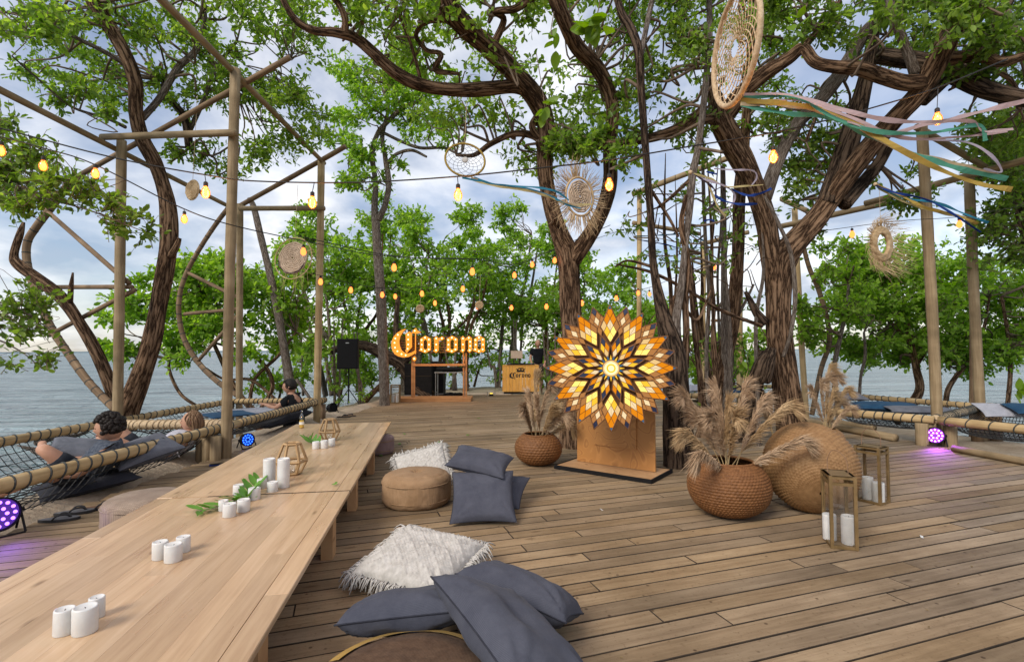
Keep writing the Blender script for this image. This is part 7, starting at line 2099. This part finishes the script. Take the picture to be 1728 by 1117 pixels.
# ---------------------------------------------------------------- people
MT['hair_dark'] = pmat('hair_dark', (0.008, 0.006, 0.005), (0.022, 0.015, 0.012), (60, 60, 60), .6, .6)
MT['hair_brown'] = pmat('hair_brown', (0.10, 0.055, 0.03), (0.24, 0.145, 0.08), (40, 40, 6), .5, .5)
MT['shirt_black'] = clothmat('shirt_black', (0.010, 0.011, 0.013), (0.02, 0.021, 0.024))
MT['shirt_white'] = clothmat('shirt_white', (0.50, 0.49, 0.56), (0.64, 0.63, 0.70))
MT['shirt_grey'] = clothmat('shirt_dark_print', (0.03, 0.045, 0.075), (0.16, 0.18, 0.22), 900, .3, 40)
MT['shorts'] = clothmat('shorts_dark', (0.02, 0.025, 0.035), (0.05, 0.055, 0.07))
MT['lips'] = pmat('lips', (0.33, 0.12, 0.10), (0.36, 0.14, 0.11), (9, 9, 9), .5)
MT['eye'] = pmat('eye', (0.02, 0.015, 0.012), (0.03, 0.02, 0.015), (9, 9, 9), .2)

def skin_body(name, nodes, edges, mat, parent, sub=2, root=0):
    """nodes: name -> ((x, y, z), radius). One continuous figure grown on a skeleton."""
    keys = list(nodes); idx = {k: i for i, k in enumerate(keys)}
    me = bpy.data.meshes.new(name)
    me.from_pydata([nodes[k][0] for k in keys], [(idx[a], idx[b]) for a, b in edges], [])
    me.materials.append(mat)
    o = bpy.data.objects.new(name, me); col.objects.link(o)
    o.parent = parent
    m = o.modifiers.new('skin', 'SKIN'); m.use_smooth_shade = True
    sv = me.skin_vertices[0].data if len(me.skin_vertices) else None
    if sv is None:
        bpy.context.view_layer.objects.active = o
        bpy.ops.mesh.customdata_skin_add(); sv = me.skin_vertices[0].data
    for k in keys:
        r = nodes[k][1]; sv[idx[k]].radius = (r, r) if np.isscalar(r) else r
        sv[idx[k]].use_root = False
    sv[root].use_root = True
    s = o.modifiers.new('sub', 'SUBSURF'); s.levels = sub; s.render_levels = sub
    return o

def head(parent, c, face, tilt, hair, style, size=.115):
    """head with nose, brow, ears, eyes and hair; face = yaw of gaze, 0 looks along -Y"""
    Rm = Matrix.Translation(c) @ Matrix.Rotation(face, 4, 'Z') @ Matrix.Rotation(tilt, 4, 'X')
    def put(mb, nm, m, par):
        mb.v = [np.array([list(Rm @ Vector(v)) for v in a]) for a in mb.v]
        return mb.build(nm, m, par, smooth=True)
    s = size
    n = 22; a = np.linspace(-math.pi / 2, math.pi / 2, n); V = []; sg = 26
    for i, t in enumerate(a):
        z = s * 1.12 * math.sin(t); rr = max(math.cos(t), 1e-4)
        for k in range(sg):
            w = 2 * math.pi * k / sg; x = s * .80 * rr * math.sin(w); y = -s * .98 * rr * math.cos(w)
            jaw = max(0, -math.sin(t)); x *= 1 - .30 * jaw ** 1.5; 
            if math.cos(w) > 0: y *= 1 - .10 * jaw
            fr = math.exp(-(w if w < math.pi else w - 2 * math.pi) ** 2 / .06)
            zz = math.sin(t)
            y -= s * fr * (.20 * math.exp(-((zz + .12) / .13) ** 2) + .06 * math.exp(-((zz + .55) / .12) ** 2) + .05 * math.exp(-((zz - .22) / .1) ** 2))
            V.append((x, y, z))
    Fs = [(i * sg + k, i * sg + (k + 1) % sg, (i + 1) * sg + (k + 1) % sg, (i + 1) * sg + k) for i in range(n - 1) for k in range(sg)]
    h = put(MB().add(V, Fs), 'head', MT['skin'], parent)
    for sx in (-1, 1):
        put(MB().sphere((sx * s * .78, s * .05, -s * .05), s * .2, 10, 8, (.35, .8, 1.25)), 'ear', MT['skin'], h)
        put(MB().sphere((sx * s * .30, -s * .86, s * .10), s * .10, 8, 6, (1.2, .6, .7)), 'eye', MT['eye'], h)
    put(MB().sphere((0, -s * .90, -s * .52), s * .16, 10, 6, (1.5, .5, .4)), 'mouth', MT['lips'], h)
    r = np.random.default_rng(int(abs(c[0] * 1000)) % 999)
    if style in ('curly', 'short'):
        put(MB().sphere((0, s * .13, s * .20), s, 18, 14, (.87, .97, 1.05)), 'hair_base', MT['hair_dark'], parent)
    if style == 'curly':
        mb = MB()
        for k in range(420):
            v = r.normal(0, 1, 3); v /= np.linalg.norm(v)
            if v[2] < -.35 or (v[1] < -.35 and v[2] < .45): continue
            p = np.array([v[0] * s * .92, v[1] * s * 1.06, v[2] * s * 1.18 + s * .1])
            mb.sphere(p, s * r.uniform(.13, .22), 6, 4)
        put(mb, 'hair', MT['hair_dark'], parent)
    elif style == 'short':
        V2 = []; ks = []
        mb = MB()
        for k in range(320):
            v = r.normal(0, 1, 3); v /= np.linalg.norm(v)
            if v[2] < -.25 or (v[1] < -.45 and v[2] < .5): continue
            p = np.array([v[0] * s * .80, v[1] * s * .97, v[2] * s * 1.10 + s * .04])
            q = p + v * s * .10 + np.array([0, .03 * s, -.10 * s])
            mb.tube([p - v * s * .05, p + v * s * .07, q], [s * .12, s * .10, s * .05], 5)
        put(mb, 'hair', MT['hair_dark'], parent)
    elif style == 'long':
        mb = MB()
        for k in range(170):
            w = r.uniform(.30 * math.pi, 1.70 * math.pi); el = r.uniform(.1, 1.35)
            d = np.array([math.sin(w) * math.cos(el), -math.cos(w) * math.cos(el), math.sin(el)])
            p0 = d * np.array([s * .84, s * 1.0, s * 1.16]); 
            L = r.uniform(1.6, 2.6)
            p1 = np.array([p0[0] * 1.12, p0[1] * 1.1 + s * .1, p0[2] - s * .5]); p2 = np.array([p0[0] * 1.1 + r.normal(0, .15) * s, abs(p0[1]) * .7 + s * .35, -s * .9]); p3 = p2 + np.array([r.normal(0, .2), r.uniform(.0, .3), -1.0]) * s * L * .4
            mb.tube(catmull([np.array([0, s * .05, s * 1.16]) * .6 + p0 * .4 + d * s * .05, p0 + d * s * .05, p1, p2, p3], 3), s * .075, 4)
        put(mb, 'hair', MT['hair_brown'], parent)
    return h

def hand(nodes, edges, wrist, side, c, d, up, s=1.0):
    """palm, four fingers of unequal length and a thumb leaving its side, all slightly curled"""
    d = Vector(d).normalized(); up = Vector(up).normalized(); sd_ = d.cross(up).normalized()
    c = Vector(c)
    pk = wrist + 'p'
    nodes[pk] = (tuple(c + d * .04 * s), (.030 * s, .015 * s)); edges.append((wrist, pk))
    for i, (off, l) in enumerate(((-.028, .068), (-.009, .078), (.010, .073), (.028, .056))):
        k1, k2, k3 = f'{wrist}f{i}a', f'{wrist}f{i}b', f'{wrist}f{i}c'
        b = c + d * .075 * s + sd_ * off * s
        nodes[k1] = (tuple(b), .0095 * s); nodes[k2] = (tuple(b + d * l * .5 * s - up * .008 * s), .0085 * s); nodes[k3] = (tuple(b + d * l * .85 * s - up * .03 * s), .007 * s)
        edges += [(pk, k1), (k1, k2), (k2, k3)]
    k1, k2 = wrist + 't1', wrist + 't2'
    nodes[k1] = (tuple(c + d * .035 * s - sd_ * .042 * s * side - up * .01 * s), .011 * s); nodes[k2] = (tuple(c + d * .07 * s - sd_ * .052 * s * side - up * .022 * s), .009 * s)
    edges += [(pk, k1), (k1, k2)]

def person(label, base, rz, joints, hd, cover, legs_cover=None, group=None):
    """joints: dict of local positions; hd = (head centre, face yaw, tilt, hair material, style)"""
    root = thing('person', label, 'person', base, rz)
    j = joints
    N = {}; E = []
    def ad(k, p, r): N[k] = (tuple(p), r)
    ad('pel', j['pel'], (.135, .11)); ad('waist', j['waist'], (.12, .095)); ad('chest', j['chest'], (.145, .105)); ad('neck0', j['neck'], .058)
    ad('neck1', tuple(Vector(j['neck']).lerp(Vector(hd[0]), .55)), .05)
    E += [('pel', 'waist'), ('waist', 'chest'), ('chest', 'neck0'), ('neck0', 'neck1')]
    for s in 'lr':
        ad('sh' + s, j['sh' + s], .062); ad('el' + s, j['el' + s], .043); ad('wr' + s, j['wr' + s], .028)
        E += [('chest', 'sh' + s), ('sh' + s, 'el' + s), ('el' + s, 'wr' + s)]
        dv = Vector(j['wr' + s]) - Vector(j['el' + s]); upv = Vector((0, 0, 1)) if abs(dv.normalized().z) < .8 else Vector((0, -1, 0))
        hand(N, E, 'wr' + s, 1 if s == 'l' else -1, j['wr' + s], dv, upv)
        ad('hp' + s, j['hp' + s], .085); ad('th' + s, tuple(Vector(j['hp' + s]).lerp(Vector(j['kn' + s]), .45)), .078); ad('kn' + s, j['kn' + s], .056); ad('cf' + s, tuple(Vector(j['kn' + s]).lerp(Vector(j['an' + s]), .35)), .056); ad('an' + s, j['an' + s], .034); ad('ft' + s, j['ft' + s], (.038, .022))
        E += [('pel', 'hp' + s), ('hp' + s, 'th' + s), ('th' + s, 'kn' + s), ('kn' + s, 'cf' + s), ('cf' + s, 'an' + s), ('an' + s, 'ft' + s)]
    body = skin_body('body', N, E, MT['skin'], root)
    # shirt over the torso and upper arms, its own surface following the body
    g = 1.36
    N2 = {}; E2 = [('pel', 'waist'), ('waist', 'chest'), ('chest', 'neck0')]
    for k in ('pel', 'waist', 'chest'): N2[k] = (N[k][0], tuple(x * g for x in N[k][1]))
    N2['neck0'] = (tuple(Vector(j['neck']).lerp(Vector(j['chest']), .12)), .078)
    for s in 'lr':
        N2['sh' + s] = (N['sh' + s][0], .108); N2['el' + s] = (tuple(Vector(j['sh' + s]).lerp(Vector(j['el' + s]), .66)), .084)
        E2 += [('chest', 'sh' + s), ('sh' + s, 'el' + s)]
    skin_body('shirt', N2, E2, cover, root)
    if legs_cover:
        N3 = {'pel': (N['pel'][0], (.15, .122))}; E3 = []
        for s in 'lr':
            N3['hp' + s] = (N['hp' + s][0], .10); N3['th' + s] = (N['th' + s][0], .094); N3['kk' + s] = (tuple(Vector(j['hp' + s]).lerp(Vector(j['kn' + s]), .72)), .082)
            E3 += [('pel', 'hp' + s), ('hp' + s, 'th' + s), ('th' + s, 'kk' + s)]
        skin_body('shorts', N3, E3, legs_cover, root)
    head(root, Vector(hd[0]), hd[1], hd[2], hd[3], hd[4])
    return root

# DJ standing behind the booth (local: faces -Y)
p = D(908, 640, (by_ + .95) / K)
stand = dict(pel=(0, 0, .93), waist=(0, .0, 1.08), chest=(0, -.01, 1.30), neck=(0, -.01, 1.46), shl=(-.19, 0, 1.41), shr=(.19, 0, 1.41), ell=(-.25, -.05, 1.13), elr=(.25, -.05, 1.13), wrl=(-.20, -.26, .98), wrr=(.20, -.28, .98), hpl=(-.10, 0, .88), hpr=(.10, 0, .88), knl=(-.11, -.01, .49), knr=(.11, -.01, .49), anl=(-.11, .02, .09), anr=(.11, .02, .09), ftl=(-.12, -.12, .03), ftr=(.12, -.12, .03))
gz = float(sand_z(p.x, p.y))
person('person with shaved head in black T-shirt standing behind the booth', Vector((p.x, p.y, gz + .012)), 0, stand, ((0, -.03, 1.62), 0, R(8), None, 'bald'), MT['shirt_black'], MT['shorts'])
# person in black sitting on the far hammock rail end, gazing out to sea
hpx = D(490, 652, 10.55)
sit = dict(pel=(0, 0, .10), waist=(.0, -.02, .26), chest=(-.03, -.03, .46), neck=(-.07, -.03, .60), shl=(-.05, -.21, .53), shr=(-.05, .16, .53), ell=(-.26, -.22, .38), elr=(-.24, .14, .36), wrl=(-.46, -.16, .44), wrr=(-.42, .04, .42), hpl=(-.04, -.11, .10), hpr=(-.04, .11, .10), knl=(-.36, -.14, .40), knr=(-.36, .14, .36), anl=(-.52, -.14, .04), anr=(-.58, .12, .04), ftl=(-.66, -.14, .01), ftr=(-.72, .12, .01))
bs = hpx - Vector((-.10, 0, .745))
person('person in black T-shirt sitting with knees up on the hammock\'s end', bs, 0, sit, ((-.10, -.03, .745), R(-75), R(4), None, 'short'), MT['shirt_black'], MT['shorts'])
# curly-haired person lying back in the near hammock
hpx = D(182, 722, 5.75)
rec = dict(pel=(-.18, -.10, -.42), waist=(-.10, -.04, -.36), chest=(0, .04, -.26), neck=(.02, .06, -.13), shl=(-.10, .17, -.20), shr=(.10, -.12, -.21), ell=(-.28, .20, -.34), elr=(.02, -.36, -.36), wrl=(-.46, .08, -.32), wrr=(-.16, -.46, -.34), hpl=(-.26, -.02, -.42), hpr=(-.14, -.18, -.44), knl=(-.42, -.22, -.16), knr=(-.12, -.56, -.30), anl=(-.62, -.02, -.20), anr=(-.30, -.78, -.44), ftl=(-.70, .08, -.14), ftr=(-.38, -.86, -.40))
person('curly-haired bearded person lying back among grey cushions in the hammock', hpx, R(0), rec, ((0.0, 0.02, .0), R(-62), R(6), None, 'curly'), MT['shirt_grey'], MT['shorts'])
# long-haired person reclining further along
hpx = D(322, 712, 7.3)
rec2 = dict(pel=(-.30, -.30, -.36), waist=(-.20, -.18, -.32), chest=(-.08, -.06, -.25), neck=(-.01, .01, -.13), shl=(-.20, .05, -.19), shr=(.06, -.16, -.20), ell=(-.40, -.02, -.28), elr=(-.06, -.36, -.33), wrl=(-.42, -.20, -.22), wrr=(-.26, -.44, -.26), hpl=(-.38, -.26, -.36), hpr=(-.26, -.38, -.38), knl=(-.62, -.40, .03), knr=(-.50, -.58, -.10), anl=(-.80, -.66, -.34), anr=(-.62, -.84, -.38), ftl=(-.86, -.76, -.36), ftr=(-.66, -.95, -.38))
person('long-haired person in white top reclining with a bare knee raised', hpx, 0, rec2, ((0.0, .02, 0.0), R(-70), R(-6), None, 'long'), MT['shirt_white'], MT['shorts'])

# ---------------------------------------------------------------- hammock cushions and small things
MT['pad_grey'] = clothmat('pad_grey', (0.13, 0.14, 0.17), (0.20, 0.21, 0.25))
MT['pad_pale'] = clothmat('pad_pale', (0.36, 0.37, 0.43), (0.48, 0.49, 0.55))
MT['pad_blue'] = clothmat('pad_blue', (0.015, 0.055, 0.12), (0.03, 0.09, 0.17))
MT['pad_dark'] = clothmat('pad_dark', (0.02, 0.022, 0.03), (0.045, 0.047, 0.06))
hg = 'cushions lying in the hammocks'
def pad(label, q, w, h, t, rot, seed, m): pillow(label, q, w, h, t, rot, seed, m, hg, name='hammock_cushion')
pad('grey cushion under the feet of the curly-haired person', D(118, 752, 6.0) + Vector((0, .1, -.06)), .5, .42, .16, (R(20), R(10), R(30)), 11, 'pad_grey')
pad('grey cushion behind the back of the curly-haired person', D(222, 752, 5.9) + Vector((.0, .15, -.08)), .62, .46, .18, (R(15), R(-12), R(60)), 12, 'pad_grey')
pad('dark cushion sunk in the net below the curly-haired person', D(182, 722, 5.75) + Vector((-.10, -.10, -.50)), .75, .5, .14, (R(4), R(-6), R(50)), 13, 'pad_dark')
pad('dark cushion sunk in the net below the long-haired person', D(300, 765, 7.1) + Vector((-.25, 0, -.01)), .6, .4, .12, (R(0), R(-20), R(70)), 14, 'pad_dark')
pad('pale grey mat spread on the net behind the timber post', D(425, 694, 9.7), .9, .55, .07, (R(4), R(2), R(60)), 15, 'pad_pale')
pad('blue mat under the pale one on the net', D(385, 699, 9.0), .7, .5, .06, (R(3), R(0), R(55)), 16, 'pad_blue')
pad('white cushion at the seaward side of the seaside net', D(345, 703, 9.0) + Vector((0, .2, 0)), .6, .4, .06, (R(3), R(0), R(40)), 17, 'pad_pale')
pad('long dark beanbag cushion under the person in black', D(470, 706, 10.1), 1.1, .55, .22, (R(0), R(-6), R(72)), 18, 'pad_dark')
pad('deep blue cushion on the net by the right post', D(1497, 686, 9.8), .95, .5, .14, (R(6), R(0), R(-22)), 19, 'pad_blue')
pad('flat grey cushion overlapping the deep blue one', D(1555, 692, 9.2), .9, .5, .10, (R(4), R(0), R(-22)), 20, 'pad_grey')
pad('grey cushion at the far end beside the deep blue one', D(1432, 668, 10.6), .5, .45, .10, (R(12), R(0), R(-10)), 21, 'pad_grey')
pad('grey pad folded over the farther hammock rail', D(1697, 692, 9.2), .75, .40, .08, (R(26), R(0), R(-12)), 22, 'pad_pale')
pad('dark teal cushion at the rim of the farther hammock', D(1735, 690, 9.0), .5, .4, .10, (R(16), R(0), R(-12)), 23, 'pad_blue')
pad('small blue cushion on the distant hammock between the trunks', D(1238, 660, 13.6), .6, .5, .12, (R(10), R(0), R(10)), 24, 'pad_blue')
pad('pale grey cushion on the distant hammock behind the dark tree', D(1178, 655, 13.8), .7, .5, .12, (R(10), R(0), R(10)), 25, 'pad_pale')

MT['sandal'] = pmat('sandal_rubber', (0.018, 0.018, 0.02), (0.035, 0.034, 0.036), (20, 20, 20), .6)
MT['sandal_in'] = pmat('sandal_insole', (0.10, 0.10, 0.11), (0.15, 0.15, 0.16), (20, 20, 20), .7)
def flipflop(label, p, rz, m2='sandal_in'):
    root = thing('sandal', label, 'sandal', p, rz, group='sandals left on the deck')
    poly = []
    for t in np.linspace(0, 2 * math.pi, 28, endpoint=False):
        x = .135 * math.cos(t); y = (.045 + .008 * math.cos(t) - .008 * math.cos(2 * t)) * math.sin(t); poly.append((x, y))
    MB().prism(poly, .018).build('sole', MT['sandal'], root)
    MB().prism([(x * .96, y * .94) for x, y in poly], .003, z0=.0185).build('insole', MT[m2], root)
    for s in (-1, 1):
        MB().tube(catmull([(.075, 0, .02), (.05, s * .02, .045), (.0, s * .043, .045), (-.03, s * .048, .018)], 5), .007, 6).build('strap', MT['sandal'], root, smooth=True)
    return root
a = G(112, 874, 0)
flipflop('black flip-flop with grey insole lying on the seaward deck', G(100, 878, .001), R(20))
flipflop('black flip-flop partly overlapping its grey-soled twin', G(126, 866, .001), R(26))
flipflop('black strappy sandal beside the flip-flops', G(172, 858, .001), R(20), 'leather')
flipflop('black strappy sandal touching the pinkish pouf', G(203, 849, .001), R(30), 'leather')
flipflop('brown sandal near the unlit black floor lamp', G(580, 704, .001), R(10), 'leather')
flipflop('brown sandal lying alone past the unlit floor lamp', G(590, 702, .001), R(-10), 'leather')
q = G(370, 784, .0)
ph = thing('phone', 'flat dark blue phone on the deck behind the table', 'phone', q, R(30))
MB().box((0, 0, .006), (.20, .10, .010)).build('body', RIB['blue'], ph); MB().box((0, 0, .0125), (.18, .085, .002)).build('screen', MT['dark'], ph)

# fallen leaves and scraps on the boards
frn = np.random.default_rng(8)
for i, (x, y, s) in enumerate(((683, 733, .09), (735, 746, .11), (675, 750, .09), (790, 733, .12), (752, 752, .10), (788, 769, .10), (810, 706, .07), (645, 770, .09))):
    p = G(x, y, .004); a = frn.uniform(0, 6)
    root = thing('fallen_leaf', 'fallen green leaf on the bare boards between table and star', 'leaf', p, a, group='fallen green leaves on the deck')
    V = [(0, 0, .002), (.35 * s, .24 * s, .010), (.75 * s, .2 * s, .012), (s, 0, .004), (.75 * s, -.2 * s, .008), (.35 * s, -.24 * s, .010)]
    MB().add(V, [(0, 1, 2, 3), (0, 3, 4, 5)]).build('blade', MT['leaf_cut'], root)
    MB().tube([(-.3 * s, 0, .003), (0, 0, .003)], .0012, 4).build('stalk', MT['twig'], root)
for i, (x, y, lab) in enumerate(((1556, 906, 'small white paper scrap on the boards beside the lanterns'), (1015, 860, 'small pale petal on the boards left of the rust basket'))):
    p = G(x, y, .003); root = thing('paper_scrap', lab, 'scrap', p, 1.0 + i)
    MB().add([(-.02, -.006, 0), (.02, -.008, .003), (.022, .006, .006), (-.018, .008, .001)], [(0, 1, 2, 3)]).build('scrap', MT['white_wax'], root)
    MB().add([(-.018, .008, .001), (.022, .006, .006), (.01, .012, .011)], [(0, 1, 2)]).build('fold', MT['white_wax'], root)
lr = np.random.default_rng(77); V = []; Fq = []
for k in range(170):
    x, y = lr.uniform(-3.2, 5.2), lr.uniform(1.6, 11); s = lr.uniform(.004, .014); a = lr.uniform(0, 6.3); b = len(V)
    d = np.array([math.cos(a), math.sin(a), 0]); q = np.array([-d[1], d[0], 0]); c0 = np.array([x, y, .004])
    V += [c0 - d * s, c0 + q * s * .45 + [0, 0, .003], c0 + d * s + [0, 0, .002], c0 - q * s * .45 + [0, 0, .004]]; Fq.append((b, b + 1, b + 2, b + 3))
tag(MB().add(V, Fq).build('leaf_litter', pmat('dry_litter', (0.07, 0.045, 0.02), (0.28, 0.2, 0.09), (2, 2, 2), .9, mode='world')), 'scattered dry leaf crumbs on the deck boards', 'litter', kind='stuff')
# shore litter: driftwood and stones under the hammocks and at the back
drift = [(60, 765, 'short'), (110, 742, 'long'), (25, 748, 'short')]
for i, (x, y, k) in enumerate(drift):
    p = G(x, y, -.22); L = .9 if k == 'long' else .5
    root = thing('driftwood', ['bleached driftwood piece under the near net', 'long driftwood branch under the near net', 'bent driftwood piece at the sea edge'][i], 'driftwood', p, rnd.uniform(0, 3), group='driftwood on the shore')
    MB().tube(catmull([(-L / 2, 0, .03), (-L * .15, .05, .06), (L * .2, -.02, .05), (L / 2, .06, .09)], 6), np.linspace(.06, .025, 19), 9, bark_disp(i + 5, .15)).build('wood', MT['bark_grey'], root, smooth=True)
    MB().tube([(0, 0, .05), (.15, .16, .14)], [.022, .01], 6).build('snag', MT['bark_grey'], root, smooth=True)
